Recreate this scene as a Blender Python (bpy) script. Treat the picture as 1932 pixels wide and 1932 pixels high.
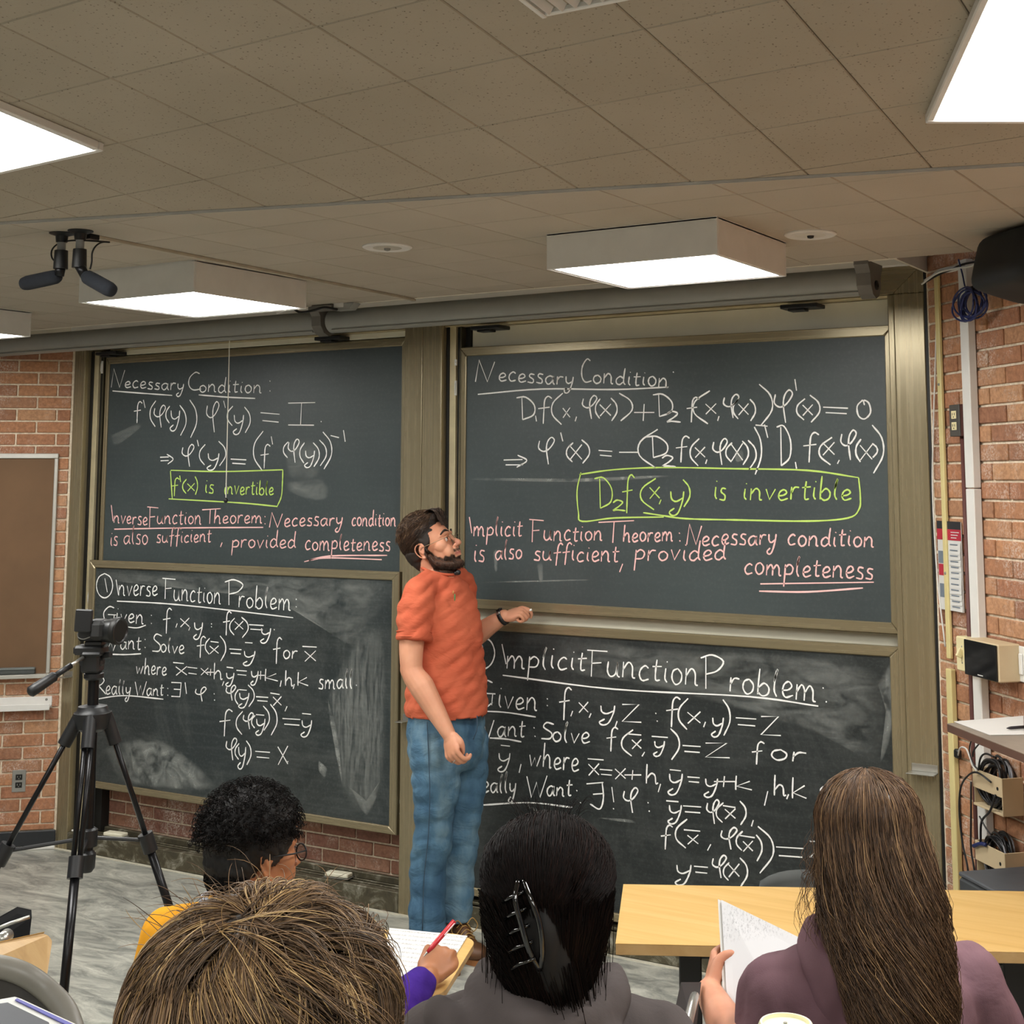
import bpy, bmesh, math, random
import numpy as np
from mathutils import Vector, Matrix, noise
random.seed(7); np.random.seed(7)
PI = math.pi
for o in list(bpy.data.objects): bpy.data.objects.remove(o)
S = bpy.context.scene
COL = S.collection
# ------------------------------------------------------------------ camera
F, PX, PY = 2639.9, 1084.0, 583.75
RC = np.array([[0.862128, 0.506682, -0.002787], [-0.063058, 0.101833, -0.992801], [-0.502751, 0.856098, 0.119744]])
CP = np.array([6.39531, -5.33939, 1.97358])
cd = bpy.data.cameras.new('camera'); cam = bpy.data.objects.new('camera', cd); COL.objects.link(cam)
M = Matrix.Identity(4)
for i in range(3):
    M[i][0] = RC[0][i]; M[i][1] = -RC[1][i]; M[i][2] = -RC[2][i]; M[i][3] = CP[i]
cam.matrix_world = M
cd.sensor_width = 36; cd.sensor_fit = 'HORIZONTAL'; cd.lens = F/1932*36
cd.shift_x = (966-PX)/1932; cd.shift_y = (PY-966)/1932
cd.clip_start = .05; cd.clip_end = 60
S.camera = cam
# ------------------------------------------------------------------ world, exposure
w = bpy.data.worlds.new('world'); S.world = w; w.use_nodes = True
w.node_tree.nodes['Background'].inputs[0].default_value = (.9, .95, 1, 1)
w.node_tree.nodes['Background'].inputs[1].default_value = .12
S.view_settings.view_transform = 'Standard'; S.view_settings.look = 'None'
S.view_settings.gamma = 1; S.view_settings.use_curve_mapping = False
S.view_settings.exposure = 0.85
PANEL_POWER = 16.0
# ------------------------------------------------------------------ helpers
def V(*a): return Vector(a)
def ray(x, y):
    v = np.array([(x-PX)/F, (y-PY)/F, 1.0]); return RC.T@v
def atY(x, y, Y=0.0):
    d = ray(x, y); t = (Y-CP[1])/d[1]; return Vector(CP+t*d)
def atZ(x, y, Z=0.0):
    d = ray(x, y); t = (Z-CP[2])/d[2]; return Vector(CP+t*d)
def atD(x, y, dist): return Vector(CP+ray(x, y)*dist)
def atP(x, y, P0, n):
    d = ray(x, y); n = np.array(n); t = n@(np.array(P0)-CP)/(n@d); return Vector(CP+t*d)

def srgb(h):
    if isinstance(h, str):
        h = h.lstrip('#'); c = [int(h[i:i+2], 16)/255 for i in (0, 2, 4)]
    else: c = [x/255 for x in h]
    return tuple((x/12.92 if x <= .04045 else ((x+.055)/1.055)**2.4) for x in c)+(1,)

class Nt:
    """tiny node-tree helper"""
    def __init__(s, name):
        s.m = bpy.data.materials.new(name); s.m.use_nodes = True
        s.t = s.m.node_tree; s.b = s.t.nodes['Principled BSDF']
    def n(s, typ, **k):
        nd = s.t.nodes.new(typ)
        for a, v in k.items():
            if a.startswith('i_'):
                key = a[2:].replace('_', ' ')
                nd.inputs[key].default_value = v
            else: setattr(nd, a, v)
        return nd
    def l(s, a, b): s.t.links.new(a, b)
    def ramp(s, fac, stops, interp='LINEAR'):
        r = s.n('ShaderNodeValToRGB'); r.color_ramp.interpolation = interp
        e = r.color_ramp.elements
        while len(e) < len(stops): e.new(.5)
        for i, (p, c) in enumerate(stops):
            e[i].position = p; e[i].color = srgb(c) if isinstance(c, (str,)) else c
        s.l(fac, r.inputs[0]); return r.outputs[0]
    def mix(s, fac, a, b, mode='MIX'):
        m = s.n('ShaderNodeMixRGB', blend_type=mode)
        for i, v in ((0, fac), (1, a), (2, b)):
            if isinstance(v, (int, float)): m.inputs[i].default_value = v
            elif isinstance(v, str): m.inputs[i].default_value = srgb(v)
            elif isinstance(v, tuple): m.inputs[i].default_value = v
            else: s.l(v, m.inputs[i])
        return m.outputs[0]
    def noise(s, scale, detail=4, rough=.55, vec=None, dist=0):
        n = s.n('ShaderNodeTexNoise'); n.inputs['Scale'].default_value = scale
        n.inputs['Detail'].default_value = detail; n.inputs['Roughness'].default_value = rough
        n.inputs['Distortion'].default_value = dist
        s.l(vec if vec is not None else s.pos(), n.inputs['Vector']); return n.outputs['Fac']
    def pos(s):
        if not hasattr(s, '_p'): s._p = s.n('ShaderNodeNewGeometry').outputs['Position']
        return s._p
    def obj(s):
        if not hasattr(s, '_o'): s._o = s.n('ShaderNodeTexCoord').outputs['Object']
        return s._o
    def mapping(s, vec, sc=(1, 1, 1), rot=(0, 0, 0), loc=(0, 0, 0)):
        m = s.n('ShaderNodeMapping'); s.l(vec, m.inputs[0])
        m.inputs['Scale'].default_value = sc; m.inputs['Rotation'].default_value = rot; m.inputs['Location'].default_value = loc
        return m.outputs[0]
    def rnd(s): return s.n('ShaderNodeObjectInfo').outputs['Random']
    def math(s, op, a, b=0.0):
        m = s.n('ShaderNodeMath', operation=op)
        for i, v in ((0, a), (1, b)):
            if isinstance(v, (int, float)): m.inputs[i].default_value = v
            else: s.l(v, m.inputs[i])
        return m.outputs[0]
    def bump(s, h, strength=.3, dist=.01):
        b = s.n('ShaderNodeBump'); b.inputs['Strength'].default_value = strength
        b.inputs['Distance'].default_value = dist; s.l(h, b.inputs['Height']); s.l(b.outputs[0], s.b.inputs['Normal'])
    def fin(s, col=None, rough=.6, metal=0.0, spec=None):
        if col is not None:
            if isinstance(col, (str,)): s.b.inputs['Base Color'].default_value = srgb(col)
            elif isinstance(col, tuple): s.b.inputs['Base Color'].default_value = col
            else: s.l(col, s.b.inputs['Base Color'])
        if isinstance(rough, (int, float)): s.b.inputs['Roughness'].default_value = rough
        else: s.l(rough, s.b.inputs['Roughness'])
        s.b.inputs['Metallic'].default_value = metal
        if spec is not None: s.b.inputs['Specular IOR Level'].default_value = spec
        return s.m

def simple(name, col, rough=.6, metal=0.0, var=.12, scale=12, bump=0, spec=None):
    t = Nt(name); n = t.noise(scale, 4)
    c = srgb(col); d = tuple(x*(1-var) for x in c[:3])+(1,); e = tuple(min(1, x*(1+var)) for x in c[:3])+(1,)
    col_ = t.ramp(n, [(.3, d), (.7, e)])
    if bump: t.bump(t.noise(scale*12, 3), bump, .002)
    return t.fin(col_, rough, metal, spec)

class MB:
    """collects shapes into one mesh"""
    def __init__(s): s.v = []; s.f = []
    def add(s, vs, fs):
        o = len(s.v); s.v += [tuple(v) for v in vs]; s.f += [tuple(i+o for i in f) for f in fs]; return s
    def box(s, c, d, rot=None, bev=0.0):
        hx, hy, hz = d[0]/2, d[1]/2, d[2]/2
        bev = min(bev, hx*.9, hy*.9, hz*.9)
        if bev <= 0:
            vs = [V(x*hx, y*hy, z*hz) for x in (-1, 1) for y in (-1, 1) for z in (-1, 1)]
            fs = [(0, 1, 3, 2), (4, 6, 7, 5), (0, 4, 5, 1), (2, 3, 7, 6), (0, 2, 6, 4), (1, 5, 7, 3)]
        else:
            vs = []; idx = {}
            for x in (-1, 1):
                for y in (-1, 1):
                    for z in (-1, 1):
                        for a in range(3):
                            p = [x*(hx-bev), y*(hy-bev), z*(hz-bev)]
                            p[a] = (x, y, z)[a]*(hx, hy, hz)[a]
                            idx[(x, y, z, a)] = len(vs); vs.append(V(*p))
            fs = []
            for a in range(3):
                b, c2 = (a+1) % 3, (a+2) % 3
                for sg in (-1, 1):
                    q = []
                    for (u, w_) in ((-1, -1), (1, -1), (1, 1), (-1, 1)):
                        k = [0, 0, 0]; k[a] = sg; k[b] = u; k[c2] = w_
                        q.append(idx[(*k, a)])
                    fs.append(tuple(q if sg > 0 else q[::-1]))
                # edges along axis a
                for u in (-1, 1):
                    for w_ in (-1, 1):
                        k0 = [0]*3; k1 = [0]*3; k0[a] = -1; k1[a] = 1
                        for k in (k0, k1): k[b] = u; k[c2] = w_
                        q = [idx[(*k0, b)], idx[(*k1, b)], idx[(*k1, c2)], idx[(*k0, c2)]]
                        fs.append(tuple(q if u*w_ < 0 else q[::-1]))
            for x in (-1, 1):
                for y in (-1, 1):
                    for z in (-1, 1):
                        q = [idx[(x, y, z, a)] for a in range(3)]
                        fs.append(tuple(q if x*y*z > 0 else q[::-1]))
        c = Vector(c)
        if rot is not None: vs = [rot@v for v in vs]
        return s.add([v+c for v in vs], fs)
    def bb(s, x0, x1, y0, y1, z0, z1, bev=0.0):
        return s.box(((x0+x1)/2, (y0+y1)/2, (z0+z1)/2), (abs(x1-x0), abs(y1-y0), abs(z1-z0)), None, bev)
    def tube(s, pts, r, n=8, caps=True, sx=1.0):
        pts = [Vector(p) for p in pts]; N = len(pts)
        rs = r if isinstance(r, (list, tuple)) else [r]*N
        t = (pts[1]-pts[0]).normalized()
        up = V(0, 0, 1) if abs(t.z) < .9 else V(1, 0, 0)
        nrm = (up-t*up.dot(t)).normalized(); vs = []; fs = []
        for i in range(N):
            a = pts[max(i-1, 0)]; b = pts[min(i+1, N-1)]; t2 = (b-a)
            t2 = t2.normalized() if t2.length > 1e-9 else t
            nrm = (nrm-t2*nrm.dot(t2)).normalized(); bn = t2.cross(nrm); t = t2
            for k in range(n):
                an = 2*PI*k/n; vs.append(pts[i]+(nrm*math.cos(an)*sx+bn*math.sin(an))*rs[i])
        for i in range(N-1):
            for k in range(n):
                a = i*n+k; b = i*n+(k+1) % n; fs.append((a, b, b+n, a+n))
        if caps: fs.append(tuple(range(n))[::-1]); fs.append(tuple((N-1)*n+k for k in range(n)))
        return s.add(vs, fs)
    def lathe(s, prof, c=(0, 0, 0), n=20, axis=None):
        """prof: (r, h) list along axis (default z)"""
        q = Matrix.Identity(3) if axis is None else V(0, 0, 1).rotation_difference(Vector(axis)).to_matrix()
        c = Vector(c); vs = []; fs = []
        for r, h in prof:
            for k in range(n):
                an = 2*PI*k/n; vs.append(q@V(r*math.cos(an), r*math.sin(an), h)+c)
        for i in range(len(prof)-1):
            for k in range(n):
                a = i*n+k; b = i*n+(k+1) % n; fs.append((a, b, b+n, a+n))
        fs.append(tuple(range(n))[::-1]); fs.append(tuple((len(prof)-1)*n+k for k in range(n)))
        return s.add(vs, fs)
    def prism(s, poly, d):
        """poly: 3-D polygon, extruded by vector d"""
        poly = [Vector(p) for p in poly]; d = Vector(d); n = len(poly)
        return s.add(poly+[p+d for p in poly], [tuple(range(n)), tuple(range(2*n-1, n-1, -1))]+[(i, i+n, (i+1) % n+n, (i+1) % n) for i in range(n)])
    def ell(s, c, r, rot=None, n=14, m=9):
        c = Vector(c); vs = [V(0, 0, 1)]; fs = []
        for i in range(1, m):
            for k in range(n):
                a = PI*i/m; b = 2*PI*k/n; vs.append(V(math.sin(a)*math.cos(b), math.sin(a)*math.sin(b), math.cos(a)))
        vs.append(V(0, 0, -1))
        for k in range(n): fs.append((0, 1+k, 1+(k+1) % n))
        for i in range(m-2):
            for k in range(n):
                a = 1+i*n+k; b = 1+i*n+(k+1) % n; fs.append((a, a+n, b+n, b))
        e = len(vs)-1; o = 1+(m-2)*n
        for k in range(n): fs.append((e, o+(k+1) % n, o+k))
        out = []
        for v in vs:
            p = V(v.x*r[0], v.y*r[1], v.z*r[2])
            if rot is not None: p = rot@p
            out.append(p+c)
        return s.add(out, fs)
    def mesh(s, name, smooth=False):
        me = bpy.data.meshes.new(name); me.from_pydata(s.v, [], s.f); me.update()
        if smooth: me.shade_smooth()
        return me
    def build(s, name, mat, parent=None, smooth=False, loc=None, rec=True, auto=None):
        me = s.mesh(name, smooth)
        if rec:
            bm = bmesh.new(); bm.from_mesh(me); bmesh.ops.recalc_face_normals(bm, faces=bm.faces[:]); bm.to_mesh(me); bm.free()
        if auto is not None:
            me.shade_smooth(); bm = bmesh.new(); bm.from_mesh(me)
            for e in bm.edges:
                if len(e.link_faces) == 2 and e.calc_face_angle(0) > math.radians(auto): e.smooth = False
            bm.to_mesh(me); bm.free()
        return mk(name, me, mat, parent, loc)
def mk(name, me, mat=None, parent=None, loc=None):
    o = bpy.data.objects.new(name, me); COL.objects.link(o)
    if mat and not me.materials: me.materials.append(mat)
    if parent is not None: o.parent = parent
    if loc is not None: o.location = loc
    return o
def tag(o, label=None, cat=None, group=None, kind=None):
    if label: o['label'] = label
    if cat: o['category'] = cat
    if group: o['group'] = group
    if kind: o['kind'] = kind
    return o
def thing(name, label, cat, group=None, loc=(0, 0, 0), rz=0.0):
    o = bpy.data.objects.new(name, None); COL.objects.link(o); o.empty_display_size = .05
    o.location = loc; o.rotation_euler = (0, 0, rz); return tag(o, label, cat, group)
def reparent(root):
    """children were built in world coordinates: move the empty's frame under them"""
    inv = (Matrix.Translation(root.location)@Matrix.Rotation(root.rotation_euler.z, 4, 'Z')).inverted()
    for c in [x for x in bpy.data.objects if x.parent == root]: c.matrix_basis = inv@c.matrix_basis
def smooth_pts(P, k=4, closed=False):
    """Catmull-Rom through points"""
    P = [Vector(p) for p in P]
    if len(P) < 3: return P
    out = []; n = len(P)
    for i in range(n-1):
        p0 = P[i-1] if i > 0 else P[0]*2-P[1]; p1 = P[i]; p2 = P[i+1]; p3 = P[i+2] if i+2 < n else P[-1]*2-P[-2]
        for j in range(k):
            t = j/k; out.append(.5*((2*p1)+(p2-p0)*t+(2*p0-5*p1+4*p2-p3)*t*t+(3*p1-p0-3*p2+p3)*t**3))
    out.append(P[-1]); return out

# ------------------------------------------------------------------ materials
def m_brick(name, cols, chalk=.0):
    t = Nt(name); p = t.pos()
    r = t.rnd()
    base = t.ramp(r, [(i/(len(cols)-1), c) for i, c in enumerate(cols)])
    n = t.noise(55, 5, .7)
    base = t.mix(t.ramp(n, [(.35, '#000000'), (.7, '#ffffff')]), t.mix(.45, base, '#5b3322', 'MULTIPLY'), base)
    n2 = t.noise(9, 3)
    base = t.mix(t.ramp(n2, [(.45, '#000000'), (.75, '#606060')]), base, '#c39a80')
    if chalk:
        n3 = t.noise(4.5, 5, .7); n4 = t.noise(140, 2)
        f = t.math('MULTIPLY', t.ramp(n3, [(.5, '#000000'), (.68, '#ffffff')]), t.ramp(n4, [(.45, '#000000'), (.6, '#ffffff')]))
        base = t.mix(t.math('MULTIPLY', f, chalk), base, '#ded2c6')
    t.bump(n, .5, .004)
    return t.fin(base, .85)
M_BRICK = m_brick('brick_clay', ['#ba8260', '#c69068', '#ae785a', '#cc9c74', '#a07056', '#c08a64'], .6)
M_BRICK_LOW = m_brick('brick_clay_dusty', ['#9c6e5a', '#a87a62', '#946657', '#b0846c'], .8)
def m_mortar():
    t = Nt('mortar'); n = t.noise(60, 4)
    return t.fin(t.ramp(n, [(.3, '#c9b9a0'), (.7, '#efe2cb')]), .95)
M_MORTAR = m_mortar()
def m_tile(name, c1, c2, pit):
    t = Nt(name); v = t.pos()
    big = t.noise(2.2, 2); col = t.ramp(big, [(.3, c1), (.7, c2)])
    r = t.rnd(); col = t.mix(t.math('MULTIPLY', r, .12), col, '#8f8474')
    nz = t.n('ShaderNodeTexVoronoi', feature='F1'); nz.inputs['Scale'].default_value = 95; t.l(v, nz.inputs['Vector'])
    nn = t.noise(120, 3, .6)
    hole = t.math('MULTIPLY', t.ramp(nz.outputs['Distance'], [(.12, '#ffffff'), (.26, '#000000')]), t.ramp(nn, [(.47, '#000000'), (.56, '#ffffff')]))
    col = t.mix(t.math('MULTIPLY', hole, pit), col, '#4c4030')
    t.bump(t.math('SUBTRACT', nn, hole), .25, .002)
    return t.fin(col, .95)
M_TILE = m_tile('fissured_ceiling_tile', '#a69c8b', '#b0a695', .75)
M_TILE_FAR = m_tile('plain_ceiling_tile', '#b3aa9a', '#bbb2a3', .15)
M_PLASTER = simple('white_plaster', '#d8d2c2', .8, var=.05)
M_PLENUM = simple('dark_joint', '#776e5f', .9)
def m_bronze(nm='brushed_bronze', sc=(60, 60, 1.2)):
    t = Nt(nm); p = t.mapping(t.pos(), sc); n = t.noise(1, 4, .6, p)
    big = t.noise(2.5, 3)
    c = t.ramp(n, [(.2, '#857a5f'), (.5, '#92866a'), (.8, '#9d9174')])
    c = t.mix(t.ramp(big, [(.4, '#000000'), (.8, '#505050')]), c, '#b0a484')
    sc = t.noise(26, 5, .8)
    c = t.mix(t.ramp(sc, [(.66, '#000000'), (.74, '#999999')]), c, '#c9c2ae')
    return t.fin(c, t.ramp(n, [(.2, '#808080'), (.8, '#999999')]), .45)
M_BRONZE = m_bronze(); M_BRONZE_H = m_bronze('brushed_bronze_rail', (1.2, 60, 60))
def m_kick():
    t = Nt('chalk_dusted_bronze'); n = t.noise(9, 6, .72, dist=1.2)
    c = t.ramp(n, [(.35, '#4a4538'), (.52, '#5c5644'), (.62, '#8a8676'), (.74, '#d0cdc2')])
    return t.fin(c, .6, .35)
M_KICK = m_kick()
M_BRONZE_LIT = simple('bronze_edge', '#d6c9a4', .35, .45)  # paler copy of the bronze, the lit edge put into its colour
M_DARK = simple('track_shadow_metal', '#1d1c1a', .5, .3)  # shade of gaps and slots put into the colour; dark fittings share it
M_TRACK = simple('track_metal', '#55503f', .4, .6)
M_CREAM = simple('cream_backing_panel', '#dedac6', .5, var=.06, scale=5)
def m_board(name, chalk, seed, cols=('#30373a', '#3a4345')):
    t = Nt(name)
    base = t.ramp(t.noise(1.6, 2, vec=t.mapping(t.pos(), loc=(seed, 0, 0))), [(.3, cols[0]), (.7, cols[1])])
    # wiped streaks
    p = t.mapping(t.pos(), (1.0, 1, 22), loc=(seed, 0, seed)); n = t.noise(2.2, 5, .6, p, .6)
    st = t.ramp(n, [(.45, '#000000'), (.8, '#585858')])
    p2 = t.mapping(t.pos(), (1.2, 1, 1.0), rot=(0, .6, 0), loc=(seed*2, 0, 0)); n2 = t.noise(1.7, 6, .62, p2, 2.2)
    cl = t.ramp(n2, [(.46, '#000000'), (.56, '#6a6a6a'), (.62, '#3a3a3a'), (.8, '#8a8a8a')])
    f = t.mix(.5, st, cl, 'ADD') if chalk > .3 else st
    col = t.mix(t.math('MULTIPLY', f, chalk), base, '#b9bdb8')
    n3 = t.noise(70, 3, .7); col = t.mix(t.math('MULTIPLY', t.ramp(n3, [(.5, '#000000'), (.9, '#ffffff')]), .12*chalk+.03), col, '#c4c8c2')
    return t.fin(col, .42, 0, .45)
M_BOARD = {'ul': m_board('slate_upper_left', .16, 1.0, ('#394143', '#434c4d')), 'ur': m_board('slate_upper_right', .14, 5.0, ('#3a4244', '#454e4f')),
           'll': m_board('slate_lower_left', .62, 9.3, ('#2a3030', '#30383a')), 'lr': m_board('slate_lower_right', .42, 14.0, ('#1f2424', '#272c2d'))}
def m_floor():
    t = Nt('mottled_vinyl_floor')
    p = t.mapping(t.pos(), (1.0, 2.6, 1), rot=(0, 0, .35)); n = t.noise(3.4, 8, .72, p, .9)
    n2 = t.noise(1.3, 3)
    c = t.ramp(n, [(.3, '#6a6b67'), (.43, '#8c8d86'), (.53, '#acaca2'), (.68, '#cfcec2')])
    c = t.mix(t.ramp(n2, [(.35, '#000000'), (.75, '#404040')]), c, '#6b6c68')
    return t.fin(c, .38, 0, .4)
M_FLOOR = m_floor()
M_BASE = simple('black_rubber_baseboard', '#23262a', .4)
M_WHITE = simple('white_painted_metal', '#dddbd6', .45, var=.04)
M_GREYM = simple('grey_painted_metal', '#8b8a84', .5, .1)
M_SCREEN = simple('grey_screen_case', '#9a9b96', .45, .15, var=.04)
M_BRACKET = simple('bracket_grey', '#6f6c66', .5, .1)
M_BLACK = simple('black_plastic', '#17181a', .45)
M_BLACKM = simple('black_anodised_metal', '#1b1b1d', .3, .5)
M_STEEL = simple('bright_steel', '#b9b8b2', .3, .9)
M_ALU = simple('aluminium', '#c9c7c0', .35, .6, var=.05)
M_BROWNB = simple('brown_tackboard', '#6d5239', .8, var=.15, scale=3)
M_CONDUIT = simple('cream_painted_conduit', '#d8c98f', .5, var=.06)
M_MAROON = simple('maroon_painted_conduit', '#5c3530', .6)
M_BEIGE = simple('beige_plastic', '#c9b592', .55, var=.04)
M_IVORY = simple('ivory_plastic', '#e2d6a8', .5, var=.04)
M_PAPER = simple('paper', '#d2d1cd', .8, var=.02)
def m_emit(name, col, s):
    m = bpy.data.materials.new(name); m.use_nodes = True; nt = m.node_tree
    nt.nodes.remove(nt.nodes['Principled BSDF']); e = nt.nodes.new('ShaderNodeEmission')
    e.inputs[0].default_value = col; e.inputs[1].default_value = s
    nt.links.new(e.outputs[0], nt.nodes['Material Output'].inputs[0]); return m
M_LIGHT = m_emit('light_panel_diffuser', (1, .99, .95, 1), PANEL_POWER)
def m_wood(name, a, b, c):
    t = Nt(name); p = t.mapping(t.obj(), (1.3, 26, 20)); n = t.noise(1.0, 5, .6, p, .5)
    return t.fin(t.ramp(n, [(.25, a), (.5, b), (.75, c)]), .38, 0, .4)
M_WOOD = m_wood('maple_laminate', '#c49c5c', '#d0aa6a', '#dab87c')
M_WOOD_EDGE = m_wood('maple_edge', '#9c7c50', '#aa8a5c', '#b49668')
def m_chalk(name, c):
    t = Nt(name); n = t.noise(160, 3, .7)
    return t.fin(t.ramp(n, [(.3, tuple(x*.9 for x in srgb(c)[:3])+(1,)), (.55, c)]), .95, 0, .1)
M_CHALK_W = m_chalk('white_chalk', '#fdfdfa'); M_CHALK_P = m_chalk('pink_chalk', '#ffcdc9'); M_CHALK_G = m_chalk('green_chalk', '#cdec7c')

# ------------------------------------------------------------------ setting
AR = math.radians(-45.5); AL = math.radians(42.34)
CR = V(4.835, 0, 0); TR = V(math.cos(AR), math.sin(AR), 0); NR = V(-math.sin(AR), math.cos(AR), 0)   # NR points into the wall
TL = V(math.cos(AL), math.sin(AL), 0); NL = V(-math.sin(AL), math.cos(AL), 0)
def RW(s, off, z): return CR+TR*s-NR*off+V(0, 0, z)         # right wall: s along, off out of the wall
def LW(s, off, z): return TL*s-NL*off+V(0, 0, z)
ROTR = Matrix(((TR.x, -NR.x, 0), (TR.y, -NR.y, 0), (0, 0, 1)))  # local x along wall, y out of wall
ROTR = Matrix((TR, -NR, V(0, 0, 1))).transposed()
ROTL = Matrix((TL, -NL, V(0, 0, 1))).transposed()
def lbox(mb, W, rot, s0, s1, o0, o1, z0, z1, bev=0.0):
    return mb.box(W((s0+s1)/2, (o0+o1)/2, (z0+z1)/2), (abs(s1-s0), abs(o1-o0), abs(z1-z0)), rot, bev)
def struct(o): return tag(o, kind='structure')

# floor: vinyl on the flat front, low risers under the audience rows behind
mb = MB(); mb.bb(-4, 11, -9.5, .6, -.1, 0); struct(mb.build('floor', M_FLOOR))
rowd = V(math.sin(math.radians(27)), 0, 0)
def riser(name, y0, y1, z):
    mb = MB(); a = math.radians(25)
    ux, uy = math.cos(a), math.sin(a)       # row direction
    c = V(5.2, y0, 0); d = V(5.2, y1, 0)
    pol = [c-V(ux, uy, 0)*5, c+V(ux, uy, 0)*2.3, d+V(ux, uy, 0)*3.6, d-V(ux, uy, 0)*5]
    mb.prism([p+V(0, 0, .0) for p in pol], (0, 0, z)); return struct(mb.build(name, M_FLOOR))
riser('floor_riser', -2.75, -9.0, .12)
riser('floor_riser', -3.75, -9.0, .30)

# walls
for nm, W, rot, s0, s1 in (('wall_left', LW, ROTL, -4.2, 0.02), ('wall_right', RW, ROTR, -.02, 4.2)):
    mb = MB(); lbox(mb, W, rot, s0, s1, -.25, -.008, 0, 3.5)
    o = struct(mb.build(nm, M_MORTAR)); globals()[nm] = o
mb = MB(); mb.bb(-.3, 5.1, .148, .35, 0, 3.3); wall_back = struct(mb.build('wall_back', M_MORTAR))
# remaining walls of the room, behind the camera
mb = MB(); mb.bb(-4, 11, -9.6, -9.4, 0, 3.9); struct(mb.build('wall_rear', simple('rear_wall_paint', '#b9b0a0', .8)))
def add_bricks(wall, W, rot, zoff, H, L, s_lo, s_hi, off0, ph, near, mat, z_lo, z_hi):
    cache = {}; stuff = MB(); cnt = 0; J = .0095
    k0 = int(math.floor((z_lo-zoff)/H)); k1 = int(math.ceil((z_hi-zoff)/H)); rr = random.Random(len(wall.name))
    for k in range(k0, k1):
        z0 = max(zoff+k*H, z_lo); z1 = min(zoff+(k+1)*H, z_hi)-J
        if z1-z0 < .012: continue
        p = ph[k % 2]; j0 = int(math.floor((s_lo-p)/L)); j1 = int(math.ceil((s_hi-p)/L))
        for j in range(j0, j1):
            a = max(p+j*L, s_lo); b = min(p+(j+1)*L, s_hi)-J
            if b-a < .015: continue
            h = z1-z0; wd = b-a; key = (round(wd, 3), round(h, 3))
            pr = rr.uniform(-.0015, .002)
            c = W((a+b)/2, off0+pr-.012, (z0+z1)/2)
            if near(a, b, z0, z1) and cnt < 298:
                if key not in cache: cache[key] = MB().box((0, 0, 0), (wd, .026, h), None, .0028).mesh('brick')
                o = bpy.data.objects.new('brick', cache[key]); COL.objects.link(o)
                if not cache[key].materials: cache[key].materials.append(mat)
                o.matrix_local = Matrix.Translation(c)@(rot@Matrix.Rotation(rr.uniform(-.004, .004), 3, 'Z')).to_4x4(); o.parent = wall; cnt += 1
            else: stuff.box(c, (wd, .026, h), rot, .0)
    if stuff.v: tag(stuff.build('brick_courses', mat, wall), kind='stuff')
    return cnt
add_bricks(wall_left, LW, ROTL, 0.0, .0677, .2105, -4.2, -.002, 0, (-.079, -.184), lambda a, b, z0, z1: b > -.62 and z0 < 2.72, M_BRICK, .10, 2.86)
add_bricks(wall_right, RW, ROTR, 2.497-37*.06667, .06667, .213, .03, 4.2, 0, (.351, .457), lambda a, b, z0, z1: a < .98 and z0 < 2.8, M_BRICK, .0, 3.4)
identity = Matrix.Identity(3)
add_bricks(wall_back, lambda s, off, z: V(s, .14-off, z), Matrix(((1, 0, 0), (0, -1, 0), (0, 0, 1))), -.0080, .0667, .2105, .10, 2.45, 0, (.06, .165), lambda a, b, z0, z1: True, M_BRICK_LOW, .10, .50)
mb = MB(); lbox(mb, LW, ROTL, -1.2, -.0, 0, .02, 2.70, 2.83, .002); struct(mb.build('trim_5', M_PLASTER))
# baseboard on the left wall with the light line of sealant at its foot
mb = MB(); lbox(mb, LW, ROTL, -4.2, -.0, 0, .016, .02, .098, .004); struct(mb.build('baseboard_left', M_BASE))
mb = MB(); lbox(mb, LW, ROTL, -4.2, -.0, 0, .024, 0, .018, .004); struct(mb.build('trim_1', M_WHITE))
mb = MB(); mb.prism([(-.02, -.018, 0), (4.84, -.018, 0), (4.84, 0, 0), (-.02, 0, 0)], (0, 0, .004)); struct(mb.build('trim_2', simple('floor_caulk', '#cfcab8', .6)))

# ---- ceiling: flat part over the boards, sloped part over the audience
ZC = 2.765
SN = V(-.0358, .13, .9909).normalized(); SP = V(4.5, -3.17, 2.911)
def slopez(x, y): return SP.z-(SN.x*(x-SP.x)+SN.y*(y-SP.y))/SN.z
def ybreak(x): return SP.y+((SP.z-ZC)*SN.z+(-SN.x)*(x-SP.x)*1.0)/SN.y*1.0 if False else SP.y-((ZC-SP.z)*SN.z+SN.x*(x-SP.x))/SN.y
COVE = -.40
def clip(poly, n, c):          # keep points with n.p <= c (2-D)
    out = []
    for i in range(len(poly)):
        a, b = poly[i], poly[(i+1) % len(poly)]
        da = n[0]*a[0]+n[1]*a[1]-c; db = n[0]*b[0]+n[1]*b[1]-c
        if da <= 0: out.append(a)
        if (da < 0) != (db < 0) and abs(da-db) > 1e-9:
            t = da/(da-db); out.append((a[0]+(b[0]-a[0])*t, a[1]+(b[1]-a[1])*t))
    return out
def area(p): return abs(sum(p[i][0]*p[(i+1) % len(p)][1]-p[(i+1) % len(p)][0]*p[i][1] for i in range(len(p))))/2
def hp_right(): n = (NR.x, NR.y); return n, n[0]*CR.x+n[1]*CR.y
def hp_left(): n = (NL.x, NL.y); return n, 0.0
x0b, x1b = 0, 6
yb0, yb1 = ybreak(0.), ybreak(6.)
bn = V(yb1-yb0, -6, 0); bn.normalize(); bc = bn.x*0+bn.y*yb0        # bn points towards the audience
ceiling = MB(); 
pf = [(-3, COVE), (8, COVE), (8, -5), (-3, -5)]
pf = clip(pf, (bn.x, bn.y), bc); pf = clip(pf, *hp_right()); pf = clip(pf, *hp_left())
ceiling.prism([(x, y, ZC+.006) for x, y in pf], (0, 0, .05))
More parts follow.
